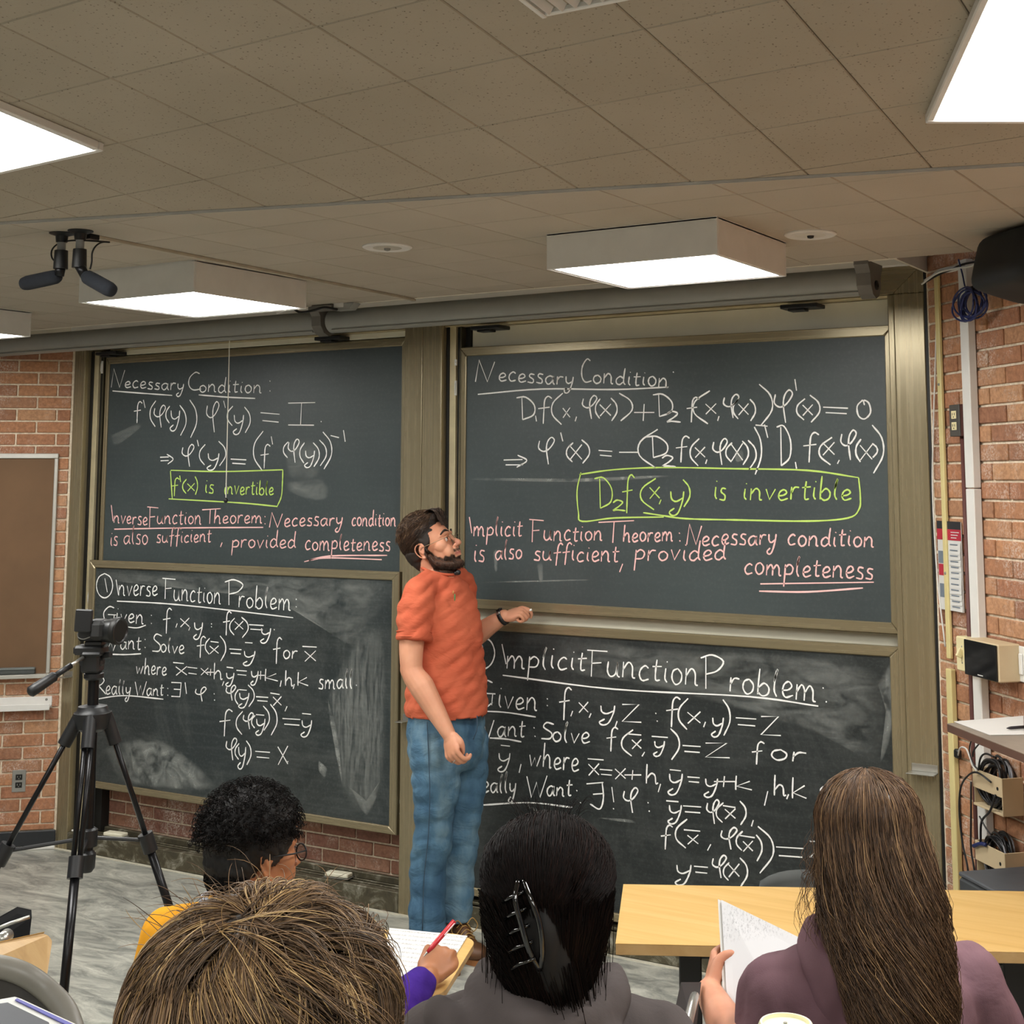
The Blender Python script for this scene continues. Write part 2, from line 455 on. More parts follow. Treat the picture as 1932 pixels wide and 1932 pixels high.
ceiling = struct(ceiling.build('ceiling', M_PLENUM))
ps = [(-4, .2), (9.5, .2), (9.5, -9.4), (-4, -9.4)]
ps = clip(ps, (-bn.x, -bn.y), -bc); ps = clip(ps, *hp_right()); ps = clip(ps, *hp_left())
mb = MB(); mb.prism([(x, y, slopez(x, y)+.006) for x, y in ps], (0, 0, .05)); ceiling_s = struct(mb.build('ceiling_slope', M_PLENUM))
def tiles(parent, org, ua, ub, size, i0, i1, j0, j1, zf, planes, mat, near):
    """square tiles with recessed joints; cut ones get their own outline"""
    cache = None; cnt = 0; st = MB(); g = .0015
    for i in range(i0, i1):
        for j in range(j0, j1):
            sq = [(org[0]+ua[0]*size*a+ub[0]*size*b, org[1]+ua[1]*size*a+ub[1]*size*b) for a, b in ((i, j), (i+1, j), (i+1, j+1), (i, j+1))]
            cx = sum(p[0] for p in sq)/4; cy = sum(p[1] for p in sq)/4
            p = [(cx+(x-cx)*(1-2*g/size), cy+(y-cy)*(1-2*g/size)) for x, y in sq]; a0 = area(p)
            for n, c in planes: p = clip(p, n, c) if len(p) > 2 else p
            if len(p) < 3 or area(p) < .0002: continue
            mx = sum(q[0] for q in p)/len(p); my = sum(q[1] for q in p)/len(p)
            low = [V(mx+(x-mx)*.985, my+(y-my)*.985, zf(x, y)) for x, y in p]; top = [V(x, y, zf(x, y)+.003) for x, y in p]
            n = len(p); vs = low+top+[t+V(0, 0, .004) for t in top]
            fs = [tuple(range(n))]+[(k, (k+1) % n, n+(k+1) % n, n+k) for k in range(n)]+[(n+k, n+(k+1) % n, 2*n+(k+1) % n, 2*n+k) for k in range(n)]
            if near(mx, my) and cnt < 299:
                c0 = V(mx, my, zf(mx, my)); full = abs(area(p)-a0) < 1e-6
                if full and cache: me = cache
                else:
                    me = bpy.data.meshes.new('ceiling_tile'); me.from_pydata([v-c0 for v in vs], [], fs); me.materials.append(mat)
                    if full: cache = me
                mk('ceiling_tile', me, None, parent, c0); cnt += 1
            else: st.add(vs, fs)
    if st.v: tag(st.build('ceiling_tiles_beyond_view', mat, parent, rec=False), kind='stuff')
    return cnt
def infront(x, y):
    v = V(x, y, 2.9)-Vector(CP); q = RC@np.array(v)
    if q[2] < .3: return False
    u = F*q[0]/q[2]+PX; w_ = F*q[1]/q[2]+PY
    return -180 < u < 2110 and -230 < w_ < 1000
c1 = tiles(ceiling, (4.832, -.55), (1, 0), (0, -1), .3048, -26, 12, -1, 10, lambda x, y: ZC, [((bn.x, bn.y), bc-.006), hp_right(), hp_left(), ((0, 1), COVE-.004)], M_TILE_FAR, infront)
# the grid on the slope follows the board wall, one foot squares
th = math.radians(.77); ua = (math.cos(th), math.sin(th)); ub = (math.sin(th), -math.cos(th))
c2 = tiles(ceiling_s, (4.5, -3.17), ua, ub, .3048, -28, 18, -9, 22, slopez, [((-bn.x, -bn.y), -bc-.006), hp_right(), hp_left()], M_TILE, infront)
# crease strip between the two ceilings
mb = MB(); A_ = V(-1.5, ybreak(-1.5), ZC-.001); B_ = V(6.3, ybreak(6.3), ZC-.001)
for off, zz in ((-.008, 0), (.006, 0)):
    mb.tube([A_+bn*off+V(0, 0, zz), B_+bn*off+V(0, 0, zz)], .0042, 5)
struct(mb.build('trim_3', simple('crease_strip', '#a5a49f', .5)))
# recess above the boards
mb = MB(); mb.bb(-1.5, 4.86, COVE-.05, .16, ZC+.06, ZC+.12); mb.bb(-1.5, 4.86, COVE-.012, COVE, ZC-.003, ZC+.07, .002)
mb.prism([(4.845, COVE, ZC-.002), (4.857, COVE, ZC-.002), (4.857, 0, ZC-.002), (4.845, 0, ZC-.002)], (0, 0, .07))
struct(mb.build('ceiling_recess', M_PLASTER))
mb = MB(); mb.bb(-1.5, 4.845, -.16, -.135, ZC+.045, ZC+.06, .003); mb.bb(-1.5, 4.845, -.03, -.0, ZC+.03, ZC+.06, .004); struct(mb.build('trim_4', M_WHITE))

# ---- ceiling lights
def hung_light(x0, x1, y0, y1, label):
    zt, zb = ZC, ZC-.118
    t = thing('ceiling_light', label, 'ceiling light', 'square box lights on the ceiling', (x0/2+x1/2, y0/2+y1/2, zt))
    mb = MB(); w_ = .008
    mb.bb(x0, x1, y0, y0+w_, zb, zt, .002); mb.bb(x0, x1, y1-w_, y1, zb, zt, .002)
    mb.bb(x0, x0+w_, y0+w_, y1-w_, zb, zt, .002); mb.bb(x1-w_, x1, y0+w_, y1-w_, zb, zt, .002); mb.bb(x0, x1, y0, y1, zt-.006, zt)
    mb.build('housing', M_WHITE, t)
    mb = MB(); q = .02
    for a in ((x0+.006, x1-.006, y0+.006, y0+q), (x0+.006, x1-.006, y1-q, y1-.006), (x0+.006, x0+q, y0+q, y1-q), (x1-q, x1-.006, y0+q, y1-q)): mb.bb(*a, zb+.002, zb+.008, .002)
    mb.build('lens_frame', M_WHITE, t)
    mb = MB(); mb.bb(x0+q, x1-q, y0+q, y1-q, zb+.004, zb+.007); mb.build('diffuser', M_LIGHT, t)
    reparent(t); return t
hung_light(4.035, 4.645, -1.50, -.945, 'square white box light in front of the right-hand chalkboards')
hung_light(2.055, 2.665, -1.71, -1.10, 'square white box light in front of the left-hand chalkboards, behind the microphones')
hung_light(.21, .82, -1.55, -.945, 'white box light at the far left, cut by the frame edge')
def flush_light(c, ang, lx, ly, label, group='flat lights on the sloped ceiling'):
    """c = corner in plan, lx/ly extents along rotated axes"""
    ux = V(math.cos(ang), math.sin(ang), 0); uy = V(-math.sin(ang), math.cos(ang), 0)
    ex = V(ux.x, ux.y, -(SN.x*ux.x+SN.y*ux.y)/SN.z); ey = V(uy.x, uy.y, -(SN.x*uy.x+SN.y*uy.y)/SN.z)
    c0 = V(c[0], c[1], slopez(*c)); ctr = c0+ex*lx/2+ey*ly/2
    nrm = SN; R_ = Matrix((ex.normalized(), (nrm.cross(ex)).normalized(), nrm)).transposed()
    t = thing('ceiling_light', label, 'ceiling light', group, ctr)
    L_, W_ = abs(lx), abs(ly); mb = MB(); q = .018
    for a, b, sx, sy in ((0, W_/2-q/2, L_, q), (0, -W_/2+q/2, L_, q), (L_/2-q/2, 0, q, W_-2*q), (-L_/2+q/2, 0, q, W_-2*q)):
        mb.box(ctr+R_@V(a, b, -.012), (sx, sy, .024), R_, .003)
    mb.build('frame', M_WHITE, t)
    mb = MB(); mb.box(ctr+R_@V(0, 0, -.014), (L_-2*q, W_-2*q, .003), R_); mb.build('diffuser', M_LIGHT, t)
    reparent(t); return t
flush_light((3.545, -2.89), 0, -1.22, -.61, 'flat bright panel light entering the frame from the upper left')
flush_light((5.485, -2.165), math.radians(26), .61, -1.22, 'large bright panel light in the upper right corner of the view')
for (cx_, cy_, lab_) in ((7.6, -4.2, 'right of the camera'), (6.3, -5.4, 'above the camera'), (3.2, -5.0, 'left of the camera'), (7.2, -7.2, 'at the rear right'), (4.6, -7.4, 'at the rear middle'), (2.2, -6.6, 'at the rear left')):
    flush_light((cx_, cy_), 0, .61, -.61 if cx_ != 6.3 else -1.22, 'panel light on the sloped ceiling, %s' % lab_, 'panel lights behind the camera')  # unseen panels, added to throw more light on audience and boards

# ---- round ceiling fittings, vent
def disc(x, y, label, dark):
    t = thing('ceiling_speaker', label, 'ceiling speaker', None, (x, y, ZC))
    mb = MB(); mb.lathe([(.085, 0), (.085, -.004), (.078, -.008), (.07, -.006)], (x, y, ZC), 28); mb.build('rim', M_WHITE, t, auto=40)
    mb = MB(); mb.lathe([(.07, -.005), (.04, -.0065), (.004, -.007)], (x, y, ZC), 28); mb.build('grille', simple('grille_'+str(dark), '#b9b4a8' if not dark else '#d8d5cc', .6), t)
    mb = MB(); mb.lathe([(.012, -.006), (.010, -.014), (.003, -.016)], (x, y, ZC), 12); mb.build('sensor_button', M_BLACK if dark else M_GREYM, t)
    reparent(t)
disc(3.44, -1.575, 'beige round fitting flat on the ceiling between the two box lights', 0)
disc(4.775, -1.055, 'white round fitting on the ceiling right of the right-hand box light', 1)
vt = thing('air_vent', 'white louvred air vent at the top edge of the view', 'vent', None, (5.0, -3.2, slopez(5.0, -3.2)))
mb = MB(); R_ = Matrix.Rotation(math.atan(-.13), 3, 'X')
x0, x1, y0, y1 = 4.955, 5.17, -3.32, -3.01
for a in ((x0, x1, y1-.012, y1), (x0, x1, y0, y0+.012), (x0, x0+.012, y0, y1), (x1-.012, x1, y0, y1)):
    z = slopez((a[0]+a[1])/2, (a[2]+a[3])/2); mb.box(((a[0]+a[1])/2, (a[2]+a[3])/2, z-.006), (a[1]-a[0], a[3]-a[2], .014), R_, .002)
mb.build('frame', M_WHITE, vt)
for k in range(6):
    xx = x0+.03+k*.031; mb = MB(); z = slopez(xx, (y0+y1)/2); mb.box((xx, (y0+y1)/2, z-.006), (.003, y1-y0-.03, .022), R_@Matrix.Rotation(.5, 3, 'Y')); mb.build('louver', M_WHITE, vt)
reparent(vt)

# ------------------------------------------------------------------ chalkboard surround (columns, header, kick rail, tracks)
sr = thing('board_surround', 'brushed bronze metal surround of columns and rails holding the four chalkboards', 'frame', None, (2.4, 0, 0))
def part(name, parent, mat, *boxes, bev=.003, smooth=False):
    mb = MB()
    for b in boxes: mb.bb(*b, bev)
    return mb.build(name, mat, parent)
ZT = 2.80
part('column', sr, M_BRONZE, (0, .088, 0, .14, 0, ZT-.001))
part('column', sr, M_BRONZE, (2.316, 2.42, 0, .14, 0, 2.70), (2.421, 2.532, .002, .14, 0, 2.70))
part('column', sr, M_BRONZE, (4.712, 4.834, 0, .14, 0, 2.69), (4.684, 4.7115, .012, .14, .1, 2.69), bev=.004)
mb = MB(); mb.prism([(4.712, 0, 2.69), (4.834, 0, 2.69), (4.834, 0, ZT)], (0, .12, 0)); mb.build('column_mitre', M_BRONZE, sr)
mb = MB(); mb.prism([(0, .001, 2.69), (4.710, .001, 2.69), (4.832, .001, ZT), (0, .001, ZT)], (0, .12, 0)); mb.build('header', M_BRONZE_H, sr)
part('header_lip', sr, M_BRONZE_LIT, (.25, 4.70, .03, .10, 2.685, 2.6895), bev=.001)
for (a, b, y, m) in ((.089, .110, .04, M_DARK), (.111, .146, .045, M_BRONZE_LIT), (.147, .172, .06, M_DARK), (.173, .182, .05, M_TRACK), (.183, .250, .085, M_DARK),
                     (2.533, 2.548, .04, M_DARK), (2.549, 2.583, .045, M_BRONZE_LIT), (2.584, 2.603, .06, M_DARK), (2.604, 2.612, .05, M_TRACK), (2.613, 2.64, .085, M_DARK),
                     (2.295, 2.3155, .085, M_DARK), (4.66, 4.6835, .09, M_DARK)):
    part('track', sr, m, (a, b, y, .14, .1, 2.685), bev=.001)  # dark ones fill the gaps beside the tracks, shade put into their colour
part('backing_panel', sr, M_CREAM, (.251, 2.3155, .10, .138, 1.30, 2.684), bev=.002)
part('backing_panel', sr, M_CREAM, (2.640, 4.70, .10, .138, 1.10, 2.684), bev=.002)
part('backing_panel', sr, M_CREAM, (.251, 2.3155, .046, .099, 2.656, 2.684), bev=.002)
part('shadow_gap', sr, M_DARK, (4.8345, 4.862, .0, .12, 0, ZT), bev=.001)  # solid dark strip in the gap to the brick, standing in for its shade
# kick rails and the chalk ledge
part('kick_rail', sr, M_KICK, (.088, 2.316, .0, .03, .004, .094)); part('kick_rail', sr, M_KICK, (2.532, 4.712, .0, .03, .004, .094))
part('chalk_ledge', sr, M_KICK, (.088, 2.316, .03, .14, .06, .088), (.088, 2.316, .112, .14, .088, .118), (.088, 2.316, .085, .092, .088, .096), (.088, 2.316, .055, .062, .088, .094))
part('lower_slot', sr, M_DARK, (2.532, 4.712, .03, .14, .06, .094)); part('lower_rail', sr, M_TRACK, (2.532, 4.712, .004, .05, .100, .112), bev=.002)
def clip_shelf(x0, x1, z, lab=None):
    part('shelf_clip', sr, M_STEEL, (x0, x1, -.055, -.001, z, z+.004), (x0+.008, x1, -.004, -.0005, z+.004, z+.032), bev=.001)
clip_shelf(4.722, 4.83, .872); clip_shelf(.01, .085, .905); clip_shelf(2.325, 2.37, .86)
for x, z0, z1 in ((.150, 1.30, 1.36), (.145, 1.245, 1.27), (.185, 2.56, 2.63), (.155, .50, .56), (2.592, 2.36, 2.43), (2.592, 2.50, 2.53), (4.695, 1.42, 1.50), (4.697, 1.17, 1.31), (4.692, 1.08, 1.12), (2.30, .47, .51), (2.30, .43, .445)):
    mb = MB(); mb.bb(x-.006, x+.006, .030, .040, z0, z1, .002); mb.bb(x-.003, x+.003, .026, .032, z0+.01, z1-.012, .001); mb.build('nylon_guide', M_WHITE, sr)
for x in (.285, 1.86, 2.80, 4.33):
    mb = MB(); mb.bb(x-.08, x+.08, -.035, .06, 2.655, 2.672, .003); mb.bb(x-.05, x+.02, -.025, .03, 2.645, 2.656, .002); mb.build('rubber_stop', M_BLACK, sr)
reparent(sr)

# ------------------------------------------------------------------ four sliding chalkboards
BD = {}
def board(key, x0, x1, z0, z1, y, fw, label, tilt=0.0):
    """outer rectangle, fw = (left, right, top, bottom) frame widths"""
    cx, cz = (x0+x1)/2, (z0+z1)/2
    t = thing('chalkboard', label, 'chalkboard', 'four sliding chalkboards', (cx, y, z0))
    l, r, tp, b = fw; xi0, xi1, zi0, zi1 = x0+l, x1-r, z0+b, z1-tp
    def rp(pt): 
        dx, dz = pt[0]-cx, pt[1]-cz; return (cx+dx*math.cos(tilt)-dz*math.sin(tilt), cz+dx*math.sin(tilt)+dz*math.cos(tilt))
    g = .0007
    for nm, pl in (('top_rail', [(x0+g, z1), (x1-g, z1), (xi1-g, zi1), (xi0+g, zi1)]), ('bottom_rail', [(x0+g, z0), (x1-g, z0), (xi1-g, zi0), (xi0+g, zi0)]),
                   ('side_rail', [(x0, z0+g), (x0, z1-g), (xi0, zi1-g), (xi0, zi0+g)]), ('side_rail', [(x1, z0+g), (x1, z1-g), (xi1, zi1-g), (xi1, zi0+g)])):
        q = [rp(p) for p in pl]; m = [(sum(p[0] for p in q)/4, sum(p[1] for p in q)/4)][0]
        mb = MB(); vs = []
        sh = [(p[0]+(m[0]-p[0])*(.004/max(abs(m[0]-p[0]), .02)), p[1]+(m[1]-p[1])*(.004/max(abs(m[1]-p[1]), .02))) for p in q]
        vs = [V(a, y, b_) for a, b_ in sh]+[V(a, y+.004, b_) for a, b_ in q]+[V(a, y+.026, b_) for a, b_ in q]
        mb.add(vs, [(0, 1, 2, 3), (8, 11, 10, 9)]+[(i, (i+1) % 4, 4+(i+1) % 4, 4+i) for i in range(4)]+[(4+i, 4+(i+1) % 4, 8+(i+1) % 4, 8+i) for i in range(4)])
        mb.build(nm, M_BRONZE_H if nm in ('top_rail', 'bottom_rail') else M_BRONZE, t)
    sl = MB(); q = [rp(p) for p in ((xi0-.006, zi0-.006), (xi1+.006, zi0-.006), (xi1+.006, zi1+.006), (xi0-.006, zi1+.006))]
    sl.prism([(a, y+.010, b_) for a, b_ in q], (0, .012, 0)); sl.build('slate', M_BOARD[key], t)
    BD[key] = (t, y+.0085); return t   # reparented once the writing is on it
board('ul', .196, 2.290, 1.46, 2.652, .050, (.026, .030, .040, .035), 'upper left chalkboard with the small green box and pink theorem text')
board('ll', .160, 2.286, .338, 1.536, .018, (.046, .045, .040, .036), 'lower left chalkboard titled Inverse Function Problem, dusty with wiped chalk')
board('ur', 2.597, 4.690, 1.376, 2.580, .050, (.038, .038, .042, .044), 'upper right chalkboard with the large green box and double underlined pink word', -.0062)
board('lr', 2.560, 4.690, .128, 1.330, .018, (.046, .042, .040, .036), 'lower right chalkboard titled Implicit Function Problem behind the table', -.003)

# erasers and chalk on the ledge, felt eraser on the left
def eraser(x, label, rz):
    t = thing('board_eraser', label, 'eraser', 'cream erasers on the chalk ledge', (x, .055, .094), rz)
    mb = MB(); mb.box((x, .055, .110), (.125, .052, .018), Matrix.Rotation(rz, 3, 'Z'), .004); mb.build('body', simple('eraser_cream_%d' % int(x*10), '#e3dfc8', .7), t)
    mb = MB(); mb.box((x, .055, .0975), (.135, .058, .007), Matrix.Rotation(rz, 3, 'Z'), .002); mb.build('felt', simple('eraser_felt_%d' % int(x*10), '#6b6a62', .9), t)
    reparent(t)
eraser(.40, 'cream chalk eraser on the ledge beside the tripod leg', .12)
eraser(1.92, 'cream chalk eraser on the ledge left of the standing man', .15)
mb = MB(); mb.tube([(.105, .02, .0995), (.155, .022, .0995)], .0055, 8); mb.tube([(.15, .03, .0995), (.185, .018, .0995)], .005, 8)
tag(mb.build('chalk_stick', simple('chalk_body', '#f3f2ec', .9)), 'white pieces of chalk at the left end of the chalk ledge', 'chalk')

# ------------------------------------------------------------------ roller screens
SY = -.33; SZ = atY(866, 589, SY).z; SR = .054
def screen(x0, x1, label):
    t = thing('roller_screen', label, 'projection screen', 'grey roller screen cases', ((x0+x1)/2, SY, SZ))
    mb = MB(); mb.tube([(x0, SY, SZ), (x1, SY, SZ)], SR, 28); mb.build('case', M_SCREEN, t, auto=40)
    mb = MB(); mb.tube([(x0+.03, SY-.036, SZ-.044), (x1-.03, SY-.036, SZ-.044)], .006, 10); mb.build('pull_bar', M_SCREEN, t, auto=40)
    return t
def bracket(t, x):
    mb = MB(); pr = [(.08, .066), (-.085, .066), (-.085, .053), (-.062, .023), (-.058, -.022), (-.035, -.054), (0, -.067), (.035, -.054), (.058, -.022), (.058, .023), (.08, .053)]
    mb.prism([(x, SY+a, SZ+b) for a, b in pr], (.055, 0, 0)); mb.build('end_bracket', M_BRACKET, t)
    mb = MB(); mb.lathe([(.018, 0), (.018, .006), (.009, .008), (.004, .003)], (x+.055, SY, SZ-.017), 14, (1, 0, 0)); mb.build('bolt_cap', M_DARK, t)
XA = atY(604, 600, SY).x; XB = atY(1640, 520, SY).x
t = screen(-.30, XA+.02, 'long grey roller screen case over the left-hand chalkboards')
bracket(t, XA); mb = MB(); ct = atY(433, 644, SY); cb_ = atY(426, 944, SY); mb.tube([(ct.x, SY, SZ-.05), (cb_.x, SY, cb_.z)], .0022, 5); mb.build('pull_cord', simple('cord_white', '#e6e2d2', .7), t)
mb = MB(); mb.ell((cb_.x, SY, cb_.z), (.011, .011, .013)); mb.build('cord_knob', M_BLACK, t, smooth=True); reparent(t)
t = screen(XA+.075, XB, 'long grey roller screen case over the right-hand chalkboards')
bracket(t, XB-.03); reparent(t)
JY = -.46; J = lambda x, y, d=0: atY(x, y, JY+d)
t = thing('junction_box', 'grey metal junction box with dark cable beside the left box light', 'junction box', None, J(620, 575))
a_ = J(586, 556); b_ = J(626, 583); mb = MB(); mb.bb(a_.x, b_.x, JY, JY+.06, b_.z, ZC-.002, .005); mb.build('housing', M_BRACKET, t)
a_ = J(627, 556); b_ = J(655, 583); mb = MB(); mb.prism([(a_.x, JY+.01, ZC-.002), (b_.x+.03, JY+.01, ZC-.002), (b_.x, JY+.01, b_.z), (a_.x, JY+.01, b_.z)], (0, .05, 0)); mb.build('cover', M_SCREEN, t)
a_ = J(628, 560); b_ = J(646, 579); mb = MB(); mb.bb(a_.x, b_.x, JY+.006, JY+.0095, b_.z, a_.z); mb.build('printed_label', M_PAPER, t)
mb = MB(); mb.tube(smooth_pts([J(536, 585), J(553, 583), J(566, 589), J(590, 586), J(612, 580), J(636, 584)], 5), .0055, 8); mb.build('cable', M_DARK, t, smooth=True)
mb = MB(); mb.tube([J(523, 590), J(540, 584)], .008, 8); mb.build('plug', M_WHITE, t, smooth=True)
reparent(t)

# ------------------------------------------------------------------ ceiling microphones and their raceway
def at_img(x, y, d): return atD(x, y, d)
def mic(fx, label, head_a, head_b, up, lo):
    """fx: pixel x of flange; all on one plane Y"""
    Yp = -2.33; top = atY(up[0], up[1], Yp); low = atY(lo[0], lo[1], Yp)
    t = thing('hanging_microphone', label, 'microphone', 'pair of microphones hanging from the ceiling', (top.x, top.y, ZC))
    mb = MB(); mb.lathe([(.040, 0), (.040, -.003), (.020, -.010), (.018, -.030), (.014, -.031)], (top.x, top.y, ZC), 18); mb.build('ceiling_flange', M_BLACK, t, auto=40)
    zl = low.z; mb = MB(); mb.tube([(top.x, top.y, ZC-.03), (top.x, top.y, zl+.055)], .0135, 12); mb.build('clear_stem', simple('stem_%d' % fx, '#8d9092', .3), t, auto=40)
    mb = MB(); mb.tube([(top.x, top.y, zl+.06), (top.x, top.y, zl)], [.021, .023], 14); mb.build('collar', M_BLACK, t, auto=40)
    a = atY(*head_a, Yp); b = atY(*head_b, Yp)
    mb = MB(); mb.tube([(top.x, top.y, zl+.01), a], [.017, .015], 12); mb.build('swivel', M_BLACKM, t, smooth=True)
    d = (b-a); pts = [a+d*k for k in (0, .03, .1, .3, .6, .85, .95, .99, 1.0)]
    mb = MB(); mb.tube(pts, [.010, .018, .023, .024, .024, .024, .021, .014, .006], 16); mb.build('foam_windscreen', simple('foam_%d' % fx, '#20242b', .95, bump=.6, scale=60), t, smooth=True)
    return t
t1 = mic(117, 'left ceiling microphone pointing to the left with a black foam cover', (112, 521), (42, 536), (117, 441), (118, 507))
Yp = -2.33
mb = MB(); mb.tube(smooth_pts([atY(107, 497, Yp), atY(98, 486, Yp), atY(98, 472, Yp), atY(108, 461, Yp), atY(125, 455, Yp), atY(150, 453.5, Yp), atY(180, 455, Yp+.02), atY(207, 457, Yp+.04)], 5), .0028, 6); mb.build('cable', M_DARK, t1, smooth=True)
reparent(t1)
t2 = mic(152, 'right ceiling microphone pointing down to the right, in front of the box light', (160, 520), (214, 550), (152, 439), (151, 505))
mb = MB(); mb.tube(smooth_pts([atY(170, 508, Yp), atY(173, 494, Yp), atY(174, 477, Yp), atY(181, 464, Yp), atY(193, 457, Yp+.02), atY(207, 457, Yp+.04)], 5), .0028, 6); mb.build('cable', M_DARK, t2, smooth=True)
reparent(t2)
t = thing('cable_raceway', 'thin plastic cable raceway crossing the ceiling from the microphones to the screen', 'cable raceway', None, (2.7, -1.2, ZC))
mb = MB(); a = V(2.765, -2.24, ZC-.006); b = V(2.672, -.40, ZC-.006); d = (b-a); ang = math.atan2(d.y, d.x)
mb.box((a+b)/2, (d.length, .020, .012), Matrix.Rotation(ang, 3, 'Z'), .002); mb.build('channel', simple('raceway_plastic', '#b5ac9a', .6), t)
mb = MB(); mb.box(a+V(0, -.02, 0), (.045, .028, .022), Matrix.Rotation(ang, 3, 'Z'), .003); mb.build('end_connector', M_BLACKM, t)
reparent(t)

# ------------------------------------------------------------------ left wall: tack board, ledge, outlet
t = thing('tack_board', 'brown tack board in an aluminium frame on the left brick wall', 'tack board', None, LW(-.6, 0, .91))
s0, s1, z0, z1 = -1.3, -.062, .905, 2.118
mb = MB(); lbox(mb, LW, ROTL, s0+.01, s1-.01, .002, .014, z0+.01, z1-.01); mb.build('panel', M_BROWNB, t)
for nm, a in (('top_rail', (s0, s1, .0, .024, z1-.028, z1)), ('side_rail', (s1-.020, s1, .0, .024, z0+.022, z1-.0285)), ('side_rail', (s0, s0+.02, .0, .024, z0+.022, z1-.0285)), ('bottom_ledge', (s0, s1, .0, .055, z0, z0+.021))):
    mb = MB(); lbox(mb, LW, ROTL, *a, .003); mb.build(nm, M_ALU, t)
reparent(t)
t = thing('felt_eraser', 'long dark felt eraser on the ledge of the brown tack board', 'eraser', None, LW(-.25, .04, .927))
mb = MB(); lbox(mb, LW, ROTL, -.40, -.135, .015, .052, .928, .948, .003); mb.build('felt', simple('felt_dark', '#4b4e4c', .95), t)
mb = MB(); lbox(mb, LW, ROTL, -.40, -.135, .015, .052, .949, .962, .004); mb.build('back', simple('eraser_back', '#6f7472', .6), t); reparent(t)
t = thing('chalk_tray', 'white metal chalk tray fixed to the left brick wall under the tack board', 'chalk tray', None, LW(-.4, 0, .77))
mb = MB(); lbox(mb, LW, ROTL, -1.3, -.046, 0, .006, .742, .802, .002); lbox(mb, LW, ROTL, -1.3, -.046, .006, .055, .752, .758, .001); lbox(mb, LW, ROTL, -1.3, -.05, .052, .060, .735, .768, .002)
mb.build('tray', M_WHITE, t); mb = MB(); mb.lathe([(.007, 0), (.005, .003)], LW(-.075, .006, .785), 10, -NL); mb.build('screw', M_GREYM, t); reparent(t)
def outlet(W, rot, s, z, o, label, cover, face, horn=True, box=0.0, slots=M_BLACK):
    nrm = -NL if W is LW else -NR
    t = thing('wall_outlet', label, 'outlet', None, W(s, o, z-.057))
    if box: mb = MB(); lbox(mb, W, rot, s-.034, s+.034, 0, o, z-.058, z+.058, .003); mb.build('back_box', M_MAROON, t)
    mb = MB(); lbox(mb, W, rot, s-.035, s+.035, o, o+.006, z-.0575, z+.0575, .002); mb.build('cover_plate', cover, t)
    for dz in (-.0205, .0205):
        mb = MB(); lbox(mb, W, rot, s-.017, s+.017, o+.006, o+.0085, z+dz-.0145, z+dz+.0145, .002); f_ = mb.build('socket', face, t)
        mb = MB()
        for ds in (-.007, .007): lbox(mb, W, rot, s+ds-.0015, s+ds+.0015, o+.0085, o+.0092, z+dz-.002, z+dz+.007)
        mb.box(W(s, o+.0088, z+dz-.008), (.005, .001, .004), rot); mb.build('slots', slots, f_)
    reparent(t); return t
outlet(LW, ROTL, -.199, .360, .0, 'grey steel wall outlet low on the left brick wall behind the tripod', M_GREYM, M_DARK, slots=M_GREYM)

